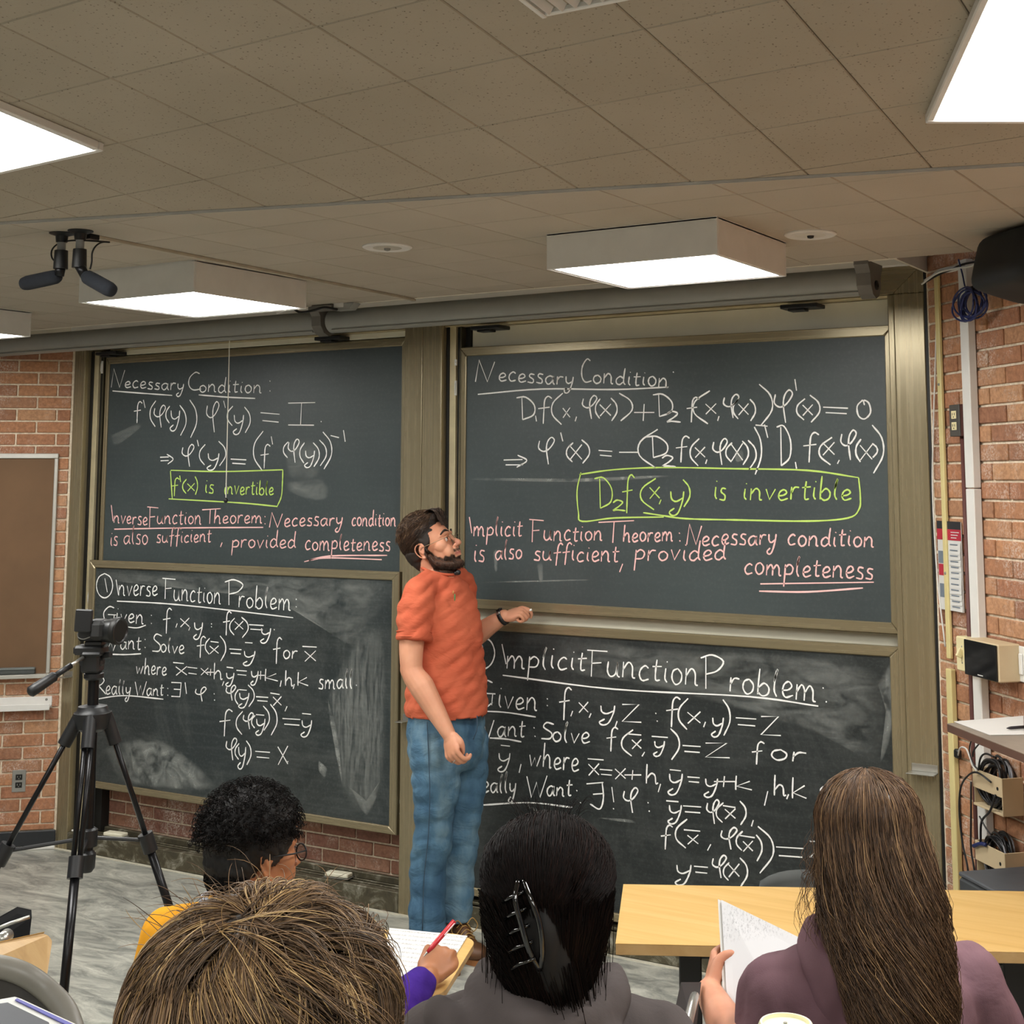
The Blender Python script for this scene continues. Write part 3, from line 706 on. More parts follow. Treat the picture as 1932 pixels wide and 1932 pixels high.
# ------------------------------------------------------------------ chalk handwriting: single-stroke glyphs, laid on the slates as thin chalk
# each glyph: (width, [strokes]) ; x-height 1, baseline 0 ; a stroke is "x,y x,y ..." smoothed; a leading '/' keeps corners
GL = {
 'a': (1.0, ['.85,.85 .5,1 .15,.75 .1,.35 .35,.02 .65,.25 .85,.85', '.85,1 .82,.3 1,.02']),
 'b': (.95, ['.15,1.9 .12,.9 .12,.05', '.12,.5 .5,.9 .85,.6 .8,.15 .45,-.02 .12,.2']),
 'c': (.85, ['.75,.85 .5,1 .2,.75 .12,.35 .35,.02 .8,.15']),
 'd': (1.0, ['.75,.75 .45,.95 .12,.6 .15,.15 .45,0 .75,.3', '.85,1.95 .8,1 .82,.3 1,.02']),
 'e': (.85, ['.08,.42 .5,.5 .72,.75 .5,1 .2,.8 .12,.35 .35,.02 .85,.2']),
 'f': (.8, ['.95,1.75 .7,1.95 .48,1.6 .42,.6 .38,-.5', '/.05,.85 .8,.98']),
 'g': (1.0, ['.8,.85 .4,1 .12,.6 .4,.15 .8,.6', '.8,1 .8,-.3 .5,-.8 .1,-.55']),
 'h': (1.0, ['.15,1.9 .12,1 .1,0', '.12,.5 .45,.98 .72,.75 .78,0 .95,.05']),
 'i': (.45, ['.2,1 .18,.3 .35,.02', '.25,1.42 .28,1.5']),
 'k': (.95, ['.15,1.9 .12,.8 .12,0', '/.8,1.15 .15,.5 .9,0']),
 'l': (.5, ['.1,1.0 .3,1.9 .2,1.6 .15,.5 .35,.0']),
 'm': (1.5, ['/.1,1 .1,0', '.1,.5 .4,1 .62,.7 .65,0', '.65,.5 .95,1 1.2,.7 1.25,.1 1.45,.02']),
 'n': (1.05, ['/.1,1 .1,0', '.1,.5 .45,1 .75,.75 .8,.1 1.0,.02']),
 'o': (.9, ['.5,.98 .18,.8 .12,.35 .4,0 .75,.2 .8,.65 .5,.98']),
 'p': (.95, ['.15,1 .15,.2 .12,-.95', '.14,.7 .5,1 .85,.7 .7,.2 .15,.15']),
 'r': (.75, ['.12,1 .12,.5 .12,0', '.12,.5 .35,.95 .7,.95']),
 's': (.75, ['.68,.95 .3,1.0 .2,.7 .6,.4 .55,.02 .05,.08']),
 't': (.7, ['.35,1.5 .3,.7 .35,.05 .65,.08', '/.05,.98 .72,1.05']),
 'u': (1.0, ['.12,1 .1,.35 .35,.02 .7,.25 .8,1', '.8,1 .8,.2 1.0,.02']),
 'v': (.85, ['/.08,1 .4,.02 .8,1']),
 'w': (1.3, ['/.06,1 .3,.05 .6,.8 .85,.05 1.2,1.05']),
 'x': (.9, ['/.08,1 .8,0', '/.8,1.05 .1,-.05']),
 'y': (.95, ['.1,1 .15,.45 .4,.25 .75,.5', '.82,1 .75,.3 .5,-.6 .2,-.8 .02,-.55 .3,-.25']),
 'z': (1.0, ['/.1,1 .85,1 .1,.05 .95,.0']),
 'N': (1.25, ['/.1,0 .3,1.9 .75,0 1.15,1.75']),
 'C': (1.1, ['.9,1.75 .6,1.9 .2,1.3 .15,.5 .45,.0 1.0,.1']),
 'I': (.35, ['/.15,1.9 .2,0']),
 'J': (1.2, ['/.1,1.85 1.15,1.9', '/.62,1.85 .58,0', '/.1,.02 1.1,0']),
 'F': (1.1, ['/.1,1.9 1.1,1.8', '/.35,1.85 .3,0', '/.3,.95 .8,1.0']),
 'T': (1.3, ['/.05,1.75 1.3,1.9', '/.6,1.85 .55,0']),
 'P': (1.2, ['/.3,1.85 .3,0', '.05,1.8 .6,1.98 1.15,1.6 .85,1.05 .3,.85']),
 'G': (1.2, ['.95,1.7 .55,1.85 .12,1.2 .2,.35 .6,.0 .95,.3', '/.45,.95 1.1,.9', '/.95,.9 .9,.1']),
 'W': (1.7, ['/.05,1.8 .4,.05 .8,1.3 1.05,.05 1.6,1.85']),
 'R': (1.2, ['/.2,1.85 .2,0', '.02,1.75 .6,1.95 .95,1.5 .6,1.05 .25,.95', '.3,.95 .8,.4 1.15,0']),
 'S': (1.0, ['.9,1.65 .45,1.85 .25,1.35 .75,.7 .65,.1 .1,.1']),
 'D': (1.25, ['/.35,1.8 .4,0', '.0,1.8 .6,1.85 1.15,1.2 1.1,.4 .4,0']),
 '2': (1.0, ['.1,1.4 .4,1.85 .8,1.5 .55,.8 .1,.05 .4,.15 1,.0']),
 '1': (.3, ['/.15,1.8 .18,0']), '0': (1.0, ['.45,1.8 .12,1.2 .2,.3 .55,0 .9,.6 .8,1.5 .5,1.75 .55,1.3']),
 'q': (1.05, ['.1,1.6 .05,1.0 .3,.7 .6,.95 .85,1.6 .7,1.9 .5,1.5 .45,.8 .55,-.4']),   # varphi
 '(': (.5, ['.5,1.9 .12,1.2 .1,.4 .45,-.3']), ')': (.5, ['.05,1.9 .4,1.3 .45,.5 .1,-.35']),
 '=': (1.0, ['/.0,1 1.0,.85', '/.1,.25 .95,.1']), '+': (1.0, ['/0,.5 1,.5', '/.5,1 .45,0']), '-': (1.0, ['/0,0 1,1']),
 ',': (.3, ['/.2,1 .05,0']), "'": (.2, ['/0,1 .15,0']), '.': (.2, ['/0,0 .12,.05']),
 'A': (1.3, ['/.0,1 .85,.95', '/.05,.3 .9,.22', '/.65,1.35 1.2,.6 .6,-.1']), 'E': (1.0, ['/.1,1.8 .9,1.75 .8,0 .1,.05', '/.3,.95 .85,.9']),
 'O': (1.0, ['.5,1 .15,.85 0,.5 .15,.15 .5,0 .85,.15 1,.5 .85,.85 .5,1']),
}
def strokes(ch):
    w_, ss = GL[ch]; out = []
    for s in ss:
        hard = s[0] == '/'; pts = [tuple(map(float, p.split(','))) for p in s.lstrip('/').split()]
        if not hard: pts = [(p.x, p.y) for p in smooth_pts([(a, b, 0) for a, b in pts], 4)]
        out.append(pts)
    return w_, out
rc = random.Random(3)
class Writer:
    def __init__(s, key, ox, oy, sc): s.key, s.ox, s.oy, s.sc = key, ox, oy, sc; s.y = BD[key][1]; s.cur = None
    def start(s, name='chalk_line'): s.mb = MB(); s.name = name
    def stroke(s, pts, wd=None):
        """pts in photo-crop pixels"""
        wd = wd or .0035; P = [atY(s.ox+x/s.sc, s.oy+y/s.sc, s.y-.0009) for x, y in pts]
        if len(P) < 2: return
        L = []; n = len(P)
        for i in range(n):
            d = P[min(i+1, n-1)]-P[max(i-1, 0)]; d = d.normalized() if d.length > 1e-9 else V(1, 0, 0)
            nn = V(-d.z, 0, d.x); ww = wd*rc.uniform(.75, 1.15)*(.75 if i in (0, n-1) else 1); L.append((P[i]+nn*ww, P[i]-nn*ww))
        vs = []; fs = []
        for a, b in L: vs += [a, b]
        for i in range(n-1): fs.append((2*i, 2*i+1, 2*i+3, 2*i+2))
        # rounded tips
        s.mb.add(vs, fs)
    def ln(s, *pts): s.stroke([(p.x, p.y) for p in smooth_pts([(a, b, 0) for a, b in pts], 5)]); return s
    def word(s, txt, x0, y0, x1, y1, h):
        W_ = [GL[c][0]+.12 if c != ' ' else .8 for c in txt]; tot = sum(W_); cur = 0
        for c, w_ in zip(txt, W_):
            if c != ' ':
                j = rc.uniform(-.06, .06); sy = rc.uniform(.92, 1.1)
                for st in strokes(c)[1]:
                    s.stroke([(x0+(x1-x0)*(cur+gx+gy*.07)/tot, y0+(y1-y0)*(cur+gx)/tot-(gy*sy+j)*h) for gx, gy in st])
            cur += w_
        return s
    def box(s, c, x0, y0, x1, y1):
        w_, ss = strokes(c); xs = [p[0] for q in ss for p in q]; ys = [p[1] for q in ss for p in q]
        a, b, e, f_ = min(xs), max(xs), min(ys), max(ys)
        for st in ss: s.stroke([(x0+(gx-a)/max(b-a, .01)*(x1-x0), y1-(gy-e)/max(f_-e, .01)*(y1-y0)) for gx, gy in st])
        return s
    def dots(s, *pts):
        for x, y in pts: s.stroke([(x-2, y-2), (x+2, y+2)], .0034)
        return s
    def run(s, spec):
        """spec: 'c x0 y0 x1 y1; ...' glyph boxes ; W:text for words ; L: for lines ; .: for dots"""
        for it in spec.split(';'):
            t = it.split()
            if not t: continue
            k = t[0]; v = [float(q) for q in t[1:]]
            if k.startswith('W:'): s.word(k[2:], *v)
            elif k == 'L:': s.ln(*list(zip(v[::2], v[1::2])))
            elif k == '.:': s.dots(*list(zip(v[::2], v[1::2])))
            else: s.box(k, *v)
        return s
    def line(s, spec, mat=M_CHALK_W, label=None):
        s.start(); s.run(spec); me = s.mb.mesh('chalk_line'); o = mk('chalk_writing', me, mat, BD[s.key][0])
        if label: o['label'] = label
        o['kind'] = 'stuff'; return s
w = Writer('ul', 150, 640, 2.972)
w.line('N 178 165 254 270;W:ecessary 250 272 592 290 38;L: 185 290 350 303 520 315;C 612 185 682 285;W:ondition 668 296 1028 302 42;L: 668 312 830 325 985 332;.: 1068 235 1068 290')
w.line("f 305 350 352 470;' 358 340 368 385;( 395 345 428 490;q 418 370 482 495;( 484 375 506 470;y 508 400 562 515;) 562 370 598 540;) 618 340 658 552;q 712 350 782 522;' 808 345 818 385;( 828 375 860 485;y 862 425 920 535;) 925 380 958 525;= 1015 412 1122 465;J 1170 355 1322 482;.: 1355 462")
w.line("L: 452 662 500 660;L: 455 682 500 680;L: 490 645 525 672 495 700;q 575 590 642 715;' 660 565 668 600;( 672 590 705 705;y 715 640 782 735;) 780 572 820 710;= 848 672 935 700;( 975 515 1030 735;f 1015 590 1070 725;' 1075 545 1083 590;( 1143 575 1170 665;q 1170 560 1232 692;( 1235 580 1262 695;y 1262 625 1318 720;) 1310 580 1345 715;) 1345 565 1385 710;) 1365 520 1415 728;L: 1408 540 1455 552;1 1480 510 1490 575")
w.line("L: 512 735 800 742 1140 732;L: 1140 732 1138 800 1132 880 1108 938;L: 1110 938 900 918 500 895;L: 510 738 514 800 520 895;f 515 778 560 880;' 562 765 567 800;( 578 785 600 865;x 605 808 645 852;) 648 770 662 872;W:is 700 862 758 862 44;W:invertible 808 868 1092 876 44", M_CHALK_G, 'boxed green chalk note')
w.line("I 178 930 188 1020;W:nverse 190 1028 385 1042 42;F 380 940 442 1055;W:unction 432 1035 688 1038 46;T 688 950 792 1035;W:heorem 752 1034 1030 1032 44;.: 1040 995 1040 1035;N 1065 972 1138 1055;W:ecessary 1145 1052 1482 1042 46;W:condition 1525 1048 1778 1046 46;L: 195 1065 600 1058 1030 1055", M_CHALK_P, 'pink chalk line')
w.line("W:is 170 1158 218 1158 48;W:also 245 1150 388 1148 50;W:sufficient 430 1142 742 1136 42;, 790 1140 800 1165;W:provided 850 1172 1218 1168 46;W:completeness 1262 1182 1748 1186 48;L: 1260 1248 1400 1216 1725 1212;L: 1285 1240 1400 1226 1695 1236", M_CHALK_P, 'pink chalk line')
w = Writer('ll', 150, 1050, 2.972)
w.line("O 95 95 186 232;1 142 122 156 200;I 205 130 218 215;W:nverse 216 218 442 222 58;F 465 122 538 238;W:unction 525 246 798 266 58;P 815 130 916 272;W:roblem 888 282 1192 302 62;.: 1215 240 1215 282;L: 210 250 450 262 700 285 1198 343")
w.line("G 135 280 205 372;W:iven 200 370 366 378 52;L: 240 390 320 400 372 385;.: 403 330 403 375;f 468 290 518 432;, 540 375 548 398;x 565 345 615 395;, 612 395 620 415;y 640 370 690 465;.: 740 378 740 394;f 805 308 852 442;( 842 345 870 440;x 870 362 918 410;) 908 340 946 455;= 950 382 1032 412;y 1015 402 1072 486;.: 1092 410")
w.line("W 138 455 216 528;W:ant 226 520 348 520 44;L: 175 548 260 550 345 545;.: 368 465 368 510;S 408 435 462 532;W:olve 452 536 592 548 44;f 658 448 708 568;( 705 458 730 548;x 730 500 780 545;L: 735 476 780 482;) 788 445 820 586;= 840 518 908 546;y 918 530 984 612;L: 928 482 970 485;f 1085 455 1135 602;W:or 1138 574 1228 576 44;x 1262 528 1325 588;L: 1250 504 1330 508")
w.line("W:where 315 660 492 666 46;x 540 616 602 666;L: 525 594 585 600;= 605 620 660 660;x 680 625 722 665;+ 712 630 760 668;h 755 596 802 690;, 800 700 810 725;y 820 652 866 728;L: 825 620 862 625;= 880 638 938 666;y 960 642 1002 722;+ 995 642 1038 690;k 1042 630 1112 698;, 1125 695 1132 730;h 1155 638 1198 726;, 1198 715 1205 742;k 1225 648 1282 724;W:small 1338 742 1536 742 52;.: 1553 722")
w.line("R 92 672 148 772;W:eally 145 776 292 776 44;W 312 700 376 778;W:ant 374 782 474 780 40;L: 92 800 250 780 470 800;.: 495 740 495 778;E 515 706 570 786;1 592 706 600 770;q 650 732 710 812;.: 755 770 757 805;q 822 722 876 808;( 872 745 892 830;y 892 765 950 850;L: 895 746 938 750;) 945 720 980 842;= 990 786 1058 812;x 1085 785 1132 836;L: 1070 765 1122 774;, 1152 840 1164 868")
w.line("f 785 858 858 1008;( 878 868 915 998;q 918 876 975 968;( 965 890 985 962;y 988 910 1040 1002;L: 990 886 1036 890;) 1030 838 1065 975;) 1070 828 1108 1002;= 1138 908 1238 946;y 1242 918 1302 1012;L: 1248 880 1298 885")
w.line("q 822 1018 882 1142;( 872 1048 895 1138;y 888 1068 932 1192;) 935 1033 962 1168;= 985 1092 1068 1130;x 1112 1062 1168 1168;.: 1168 1150")
w = Writer('ur', 840, 580, 2.195)
w.line("N 125 218 205 308;W:ecessary 218 304 538 326 36;C 565 213 606 310;W:ondition 608 312 930 332 38;L: 135 360 400 338 700 340 925 330;.: 945 268")
w.line("D 295 370 372 465;1 374 448 378 472;f 385 368 442 482;( 440 355 487 485;x 487 415 517 457;, 538 452 544 472;q 568 365 628 462;( 622 378 642 460;x 640 400 686 450;) 686 375 712 470;) 720 355 776 470;+ 782 400 866 470;D 860 358 942 452;2 918 430 975 475;f 1000 372 1052 476;( 1026 345 1096 482;x 1078 398 1122 442;, 1128 450 1134 470;q 1152 360 1216 458;( 1192 378 1216 462;x 1214 398 1256 446;) 1262 380 1285 470;) 1300 318 1356 490;q 1362 342 1438 478;' 1448 297 1455 345;( 1455 378 1490 466;x 1480 402 1522 448;) 1510 363 1552 476;= 1565 413 1668 440;0 1705 383 1762 462")
w.line("L: 242 632 320 630;L: 250 652 322 652;L: 300 612 338 634 296 662;q 386 538 452 650;' 478 518 487 555;( 502 560 530 640;x 514 568 566 632;) 565 548 598 646;= 635 592 692 616;L: 720 600 800 600;( 798 505 880 664;D 832 533 922 622;2 898 613 955 660;f 955 533 1012 642;( 1014 543 1052 656;x 1034 578 1076 622;, 1078 630 1084 648;q 1108 543 1168 652;( 1162 560 1188 640;x 1184 563 1232 636;) 1230 553 1256 652;) 1254 550 1288 672;) 1280 495 1310 692;L: 1285 487 1335 492;1 1322 485 1336 540;D 1372 488 1432 656;1 1450 640 1455 668;f 1483 518 1548 642;( 1548 538 1602 652;x 1563 558 1612 612;, 1624 632 1632 648;q 1638 508 1702 632;( 1700 545 1722 640;x 1718 568 1768 632;) 1768 563 1790 622;) 1768 487 1816 687")
w.line("L: 555 692 700 672 900 663 1200 668 1500 675 1712 705;L: 1712 705 1719 780 1714 835 1668 872 1500 885 1200 880 1000 875 900 862 820 850;L: 562 683 546 760 552 850 568 886 700 872 905 868;D 618 703 692 832;2 695 798 746 842;f 733 693 784 852;( 808 708 872 838;x 846 743 888 792;, 886 796 894 815;y 928 762 988 862;) 985 713 1014 826;W:is 1110 796 1168 796 50;W:invertible 1228 798 1688 798 48", M_CHALK_G, 'boxed green chalk note')
w.line("I 100 868 110 935;W:mplicit 115 946 322 948 38;F 348 878 408 972;W:unction 405 966 656 968 40;T 635 883 782 975;W:heorem 735 970 948 970 38;.: 970 935 972 967;N 1000 898 1062 982;W:ecessary 1060 986 1378 984 42;W:condition 1415 986 1782 992 42", M_CHALK_P, 'pink chalk line')
w.line("W:is 115 1052 168 1052 44;W:also 205 1048 322 1040 40;W:sufficient 365 1046 722 1056 40;, 722 1062 735 1096;W:provided 780 1050 1168 1046 42", M_CHALK_P, 'pink chalk line')
w.line("W:completeness 1235 1104 1778 1126 46;L: 1305 1145 1775 1138;L: 1300 1175 1500 1178 1730 1162", M_CHALK_P, 'double underlined pink chalk word')
w = Writer('lr', 840, 1150, 2.195)
w.line("O 98 112 205 248;2 120 140 165 225;I 235 143 252 226;W:mplicit 250 242 588 252 52;F 588 168 672 278;W:unction 665 276 1056 318 62;P 1058 188 1152 328;W:roblem 1172 336 1545 384 62;.: 1565 325 1578 382;L: 238 272 700 330 1250 360 1545 400")
w.line("G 130 293 208 402;W:iven 214 406 388 418 50;L: 100 420 240 425 375 445;.: 423 370 423 398;f 472 323 524 458;, 520 420 528 442;x 553 383 592 427;, 596 430 604 448;y 638 398 702 478;, 704 462 712 485;z 733 393 812 467;.: 872 430 878 462;f 915 363 974 487;( 965 368 1006 497;x 1003 423 1057 472;, 1070 465 1078 487;y 1103 448 1152 528;) 1150 373 1180 522;= 1203 448 1288 482;z 1308 443 1390 522")
w.line("W 128 458 202 542;W:ant 213 526 334 528 42;L: 185 532 250 536 315 548;.: 368 490 372 525;S 398 468 450 536;W:olve 440 546 604 556 42;f 668 488 716 588;( 730 498 778 607;x 773 538 812 577;L: 755 515 812 520;, 815 590 826 608;y 863 545 908 608;L: 855 525 922 530;) 933 493 970 622;= 983 563 1058 592;z 1078 553 1178 614;f 1270 548 1322 642;W:or 1340 620 1504 634 42")
w.line("y 218 595 268 672;L: 230 562 268 566;, 306 640 314 676;W:where 345 646 558 672 50;x 593 638 637 687;L: 590 618 656 623;= 640 662 692 686;x 703 658 747 702;+ 742 665 812 705;h 833 640 882 722;, 882 722 892 756;y 923 680 982 768;L: 930 663 976 668;= 1003 693 1054 716;y 1073 700 1128 778;+ 1113 690 1200 735;k 1203 688 1270 747;, 1322 752 1336 812;h 1363 685 1412 772;, 1414 765 1422 785;k 1438 695 1496 782;S 1543 733 1606 800;W:mall 1600 778 1772 782 42")
w.line("R 95 670 155 755;W:eally 153 758 298 764 44;W 338 688 422 778;W:ant 418 772 528 774 40;L: 150 810 350 800 528 820;.: 545 750 560 800;L: 585 722 655 716;L: 650 716 655 780 640 826 600 805;L: 612 765 655 762;1 690 735 698 798;.: 697 825;q 738 738 798 842;.: 840 800 845 835;y 923 810 978 888;L: 915 792 966 796;= 985 813 1060 842;q 1083 788 1134 888;( 1122 800 1152 882;x 1158 825 1202 867;L: 1150 812 1202 820;) 1220 793 1246 892;, 1268 872 1276 898")
w.line("f 893 893 942 994;( 953 868 1002 988;x 1003 933 1048 972;L: 988 912 1056 918;, 1086 972 1100 998;q 1142 903 1208 994;( 1205 918 1232 998;x 1233 958 1274 1002;L: 1215 935 1282 945;) 1288 933 1312 1042;) 1295 898 1360 1092;= 1370 983 1486 1026;z 1510 960 1580 1030")
w.line("y 953 1058 1018 1142;= 1030 1063 1088 1092;q 1106 1018 1164 1112;( 1152 1048 1176 1122;x 1173 1053 1218 1108;) 1220 1028 1252 1147")
# wiped patches and dust marks left on the slates
def smear(key, ox, oy, sc, polys, mat, name='chalk_smear'):
    vs = []; fs = []; fd = []; y = BD[key][1]-.0004
    for poly in polys:
        q = smooth_pts([(a, b, 0) for a, b in poly+[poly[0]]], 4)[:-1]; cx = sum(p.x for p in q)/len(q); cy = sum(p.y for p in q)/len(q); n = len(q); o0 = len(vs)
        for k_, f_ in ((1.0, 0.0), (.82, .75), (.5, 1.0)):
            for p in q: vs.append(atY(ox+(cx+(p.x-cx)*k_)/sc, oy+(cy+(p.y-cy)*k_)/sc, y)); fd.append(f_)
        vs.append(atY(ox+cx/sc, oy+cy/sc, y)); fd.append(1.0)
        for r_ in (0, 1):
            for i in range(n): fs.append((o0+r_*n+i, o0+r_*n+(i+1) % n, o0+(r_+1)*n+(i+1) % n, o0+(r_+1)*n+i))
        for i in range(n): fs.append((o0+2*n+i, o0+2*n+(i+1) % n, o0+3*n))
    me = bpy.data.meshes.new(name); me.from_pydata([tuple(v) for v in vs], [], fs); me.attributes.new('fade', 'FLOAT', 'POINT').data.foreach_set('value', fd)
    mk(name, me, mat, BD[key][0])['kind'] = 'stuff'
def m_smear(name, s, scale, dens, stretch=(1, 1, 1), rot=0):
    t = Nt(name); p = t.mapping(t.pos(), stretch, rot=(0, rot, 0)); n = t.noise(scale, 6, .65, p, 1.0)
    a = t.n('ShaderNodeAttribute'); a.attribute_name = 'fade'; t.l(t.math('MULTIPLY', t.math('MULTIPLY', t.ramp(n, [(.35, '#000000'), (.7, '#ffffff')]), a.outputs['Fac']), dens), t.b.inputs['Alpha'])
    return t.fin('#c9cdc8', .95, 0, .1)
M_SM1 = m_smear('chalk_dust_soft', 1, 6, .28, (1, 1, 2.5)); M_SM2 = m_smear('chalk_dust_strong', 1, 9, .55); M_SM3 = m_smear('chalk_dust_vertical', 1, 9, .35, (5, 1, .6), .2)
smear('ul', 150, 640, 2.972, [[(1150, 590), (1215, 560), (1330, 575), (1345, 770), (1180, 780)]], M_SM1)
smear('ul', 150, 640, 2.972, [[(1150, 800), (1350, 780), (1405, 880), (1300, 905), (1170, 850)], [(170, 540), (330, 470), (340, 500), (200, 600)]], M_SM1)
smear('ll', 150, 1050, 2.972, [[(110, 80), (1100, 110), (1700, 130), (1735, 260), (1650, 420), (1560, 520), (1200, 300), (600, 170), (120, 130)]], M_SM1)
smear('ll', 150, 1050, 2.972, [[(1390, 760), (1560, 430), (1680, 380), (1720, 700), (1700, 1250), (1610, 1450), (1470, 1330), (1430, 1100)]], M_SM3)
smear('ll', 150, 1050, 2.972, [[(1500, 1280), (1560, 1390), (1610, 1452), (1650, 1380), (1690, 1250), (1660, 1370), (1612, 1435), (1570, 1380)], [(1390, 790), (1440, 960), (1480, 1300), (1445, 1150), (1400, 900)]], M_SM2)
smear('ll', 150, 1050, 2.972, [[(120, 1080), (400, 1010), (640, 1150), (760, 1290), (560, 1310), (250, 1260)], [(1340, 1140), (1390, 1190), (1375, 1240), (1340, 1200)], [(470, 1210), (560, 1230), (560, 1300), (500, 1290)]], M_SM2)
smear('lr', 840, 1150, 2.195, [[(500, 110), (900, 160), (1500, 190), (1800, 260), (1840, 420), (1780, 620), (1500, 500), (900, 330), (420, 240)]], M_SM1)
smear('lr', 840, 1150, 2.195, [[(1790, 300), (1850, 230), (1850, 500), (1800, 640), (1830, 420)], [(330, 800), (420, 850), (480, 930), (400, 880)], [(640, 860), (770, 870), (780, 885), (640, 866)]], M_SM2)
smear('ur', 840, 580, 2.195, [[(120, 706), (550, 710), (900, 695), (900, 705), (550, 724), (130, 716)], [(160, 1136), (570, 1126), (572, 1132), (160, 1141)], [(380, 1060), (402, 1060), (405, 1130), (390, 1140)], [(200, 1010), (215, 1005), (215, 1090), (205, 1090)], [(1195, 600), (1230, 590), (1235, 630), (1205, 640)]], M_SM2)
for k in BD: reparent(BD[k][0])

# ------------------------------------------------------------------ right brick wall fittings
def rbox(mb, s0, s1, o0, o1, z0, z1, bev=.0): return lbox(mb, RW, ROTR, s0, s1, o0, o1, z0, z1, bev)
t = thing('cable_raceway', 'cream painted cable raceway running down the right wall beside the bronze column', 'cable raceway', None, RW(.13, 0, 0))
mb = MB(); rbox(mb, .112, .140, .004, .018, 1.31, 2.742, .003); mb.build('upper_channel', M_CONDUIT, t)
mb = MB(); rbox(mb, .117, .155, .004, .026, .0, 1.275, .003); mb.build('lower_channel', M_CONDUIT, t)
for z in (2.32, 1.62): mb = MB(); mb.lathe([(.006, 0), (.004, .003)], RW(.126, .018, z), 8, -NR); mb.build('screw', M_GREYM, t)
reparent(t)
t = thing('wall_raceway', 'tall white metal raceway box on the right wall, behind the wall tablet', 'cable raceway', None, RW(.36, 0, 0))
mb = MB(); rbox(mb, .326, .382, .004, .036, 1.935, 2.76, .003); mb.build('upper_cover', M_WHITE, t)
mb = MB(); rbox(mb, .326, .382, .004, .036, .26, 1.932, .003); mb.build('lower_cover', M_WHITE, t); reparent(t)
t = thing('wall_cable', 'thin white cable hanging down the corner edge of the right wall', 'cable', None, RW(.05, .01, 1.5))
mb = MB(); mb.tube(smooth_pts([RW(.13, .012, 2.73), RW(.10, .012, 2.45), RW(.055, .012, 2.1), RW(.04, .012, 1.9), RW(.055, .012, 1.6), RW(.10, .014, 1.35)], 6), .0032, 6); mb.build('cord', M_WHITE, t, smooth=True); reparent(t)
t = thing('conduit', 'thin maroon conduit with an outlet at its top, left of the white raceway', 'conduit', None, RW(.29, 0, 0))
mb = MB(); mb.tube([RW(.292, .018, 2.12), RW(.290, .018, .1)], .0115, 10); mb.build('pipe', M_MAROON, t, smooth=True); reparent(t)
outlet(RW, ROTR, .290, 2.178, .045, 'maroon boxed outlet with cream sockets high on the right wall', simple('outlet_dark_plate', '#4a4743', .5), M_IVORY, box=.045, slots=M_BLACK)
# tear-off notice
t = thing('notice_sheets', 'stack of tear-off notices with a red band taped to the right brick wall', 'notice', None, RW(.15, .01, 1.48))
M_RED = simple('print_red', '#b0263a', .7); M_INK = simple('print_black', '#26262a', .7); M_PHOTO = simple('print_grey', '#6f7a86', .7)
mb = MB(); rbox(mb, .062, .236, .006, .010, 1.485, 1.81); mb.build('backing_sheet', M_PAPER, t)
mb = MB(); rbox(mb, .062, .236, .0102, .0112, 1.782, 1.811); a = mb.build('black_header', M_INK, t)
mb = MB(); rbox(mb, .062, .236, .0102, .0114, 1.742, 1.782); a = mb.build('red_band', M_RED, t)
for k in range(3): mb = MB(); rbox(mb, .165, .225 - .01*k, .0115, .0118, 1.770-k*.010, 1.773-k*.010); mb.build('printed_line', M_PAPER, a)
for k in range(12):
    z1 = 1.735-k*.0205; mb = MB(); mb.box(RW(.192, .013+.0012*math.sin(k), z1-.011), (.085, .0012, .024), ROTR@Matrix.Rotation(.10, 3, 'X')@Matrix.Rotation(.05*math.sin(k*2.3), 3, 'Y')); q = mb.build('tear_off_slip', M_PAPER, t)
    mb = MB(); mb.box(RW(.190, .0152+.0012*math.sin(k), z1-.008), (.055, .0005, .004), ROTR@Matrix.Rotation(.10, 3, 'X')); mb.build('printed_line', M_PHOTO, q)
for (s0, s1, z0, z1, m) in ((.066, .112, 1.655, 1.70, M_PHOTO), (.066, .105, 1.61, 1.652, M_RED), (.07, .115, 1.53, 1.58, M_PHOTO)): mb = MB(); rbox(mb, s0, s1, .0102, .011, z0, z1); mb.build('printed_picture', m, t)
reparent(t)
# ivory switch plate, tablet in its beige box, white slide switch
t = thing('light_switch', 'ivory light switch plate left of the wall tablet on the right wall', 'light switch', None, RW(.30, .06, 1.29))
mb = MB(); rbox(mb, .258, .372, .004, .058, 1.288, 1.408, .004); mb.build('plate_box', M_IVORY, t)
mb = MB(); mb.box(RW(.300, .066, 1.352), (.010, .022, .030), ROTR@Matrix.Rotation(.5, 3, 'X'), .002); mb.build('toggle', M_IVORY, t)
for z in (1.375, 1.318): mb = MB(); mb.lathe([(.0035, 0), (.002, .002)], RW(.300, .058, z), 8, -NR); mb.build('screw', M_GREYM, t)
reparent(t)
t = thing('wall_tablet', 'black touch tablet in a beige wall box on the right wall', 'tablet', None, RW(.48, 0, 1.29))
mb = MB(); rbox(mb, .376, .594, .004, .088, 1.289, 1.414, .004); mb.build('wall_box', M_BEIGE, t)
mb = MB(); rbox(mb, .380, .590, .089, .095, 1.291, 1.411, .002); tb = mb.build('tablet_body', simple('tablet_glass', '#101113', .08, spec=.6), t)
mb = MB(); rbox(mb, .468, .502, .0951, .0956, 1.2985, 1.3015); mb.build('printed_label', M_PAPER, tb); reparent(t)
t = thing('slide_switch', 'white slide switch plate at the right edge of the view', 'light switch', None, RW(.6, 0, 1.29))
mb = MB(); rbox(mb, .562, .680, .004, .010, 1.291, 1.409, .002); mb.build('plate', M_WHITE, t)
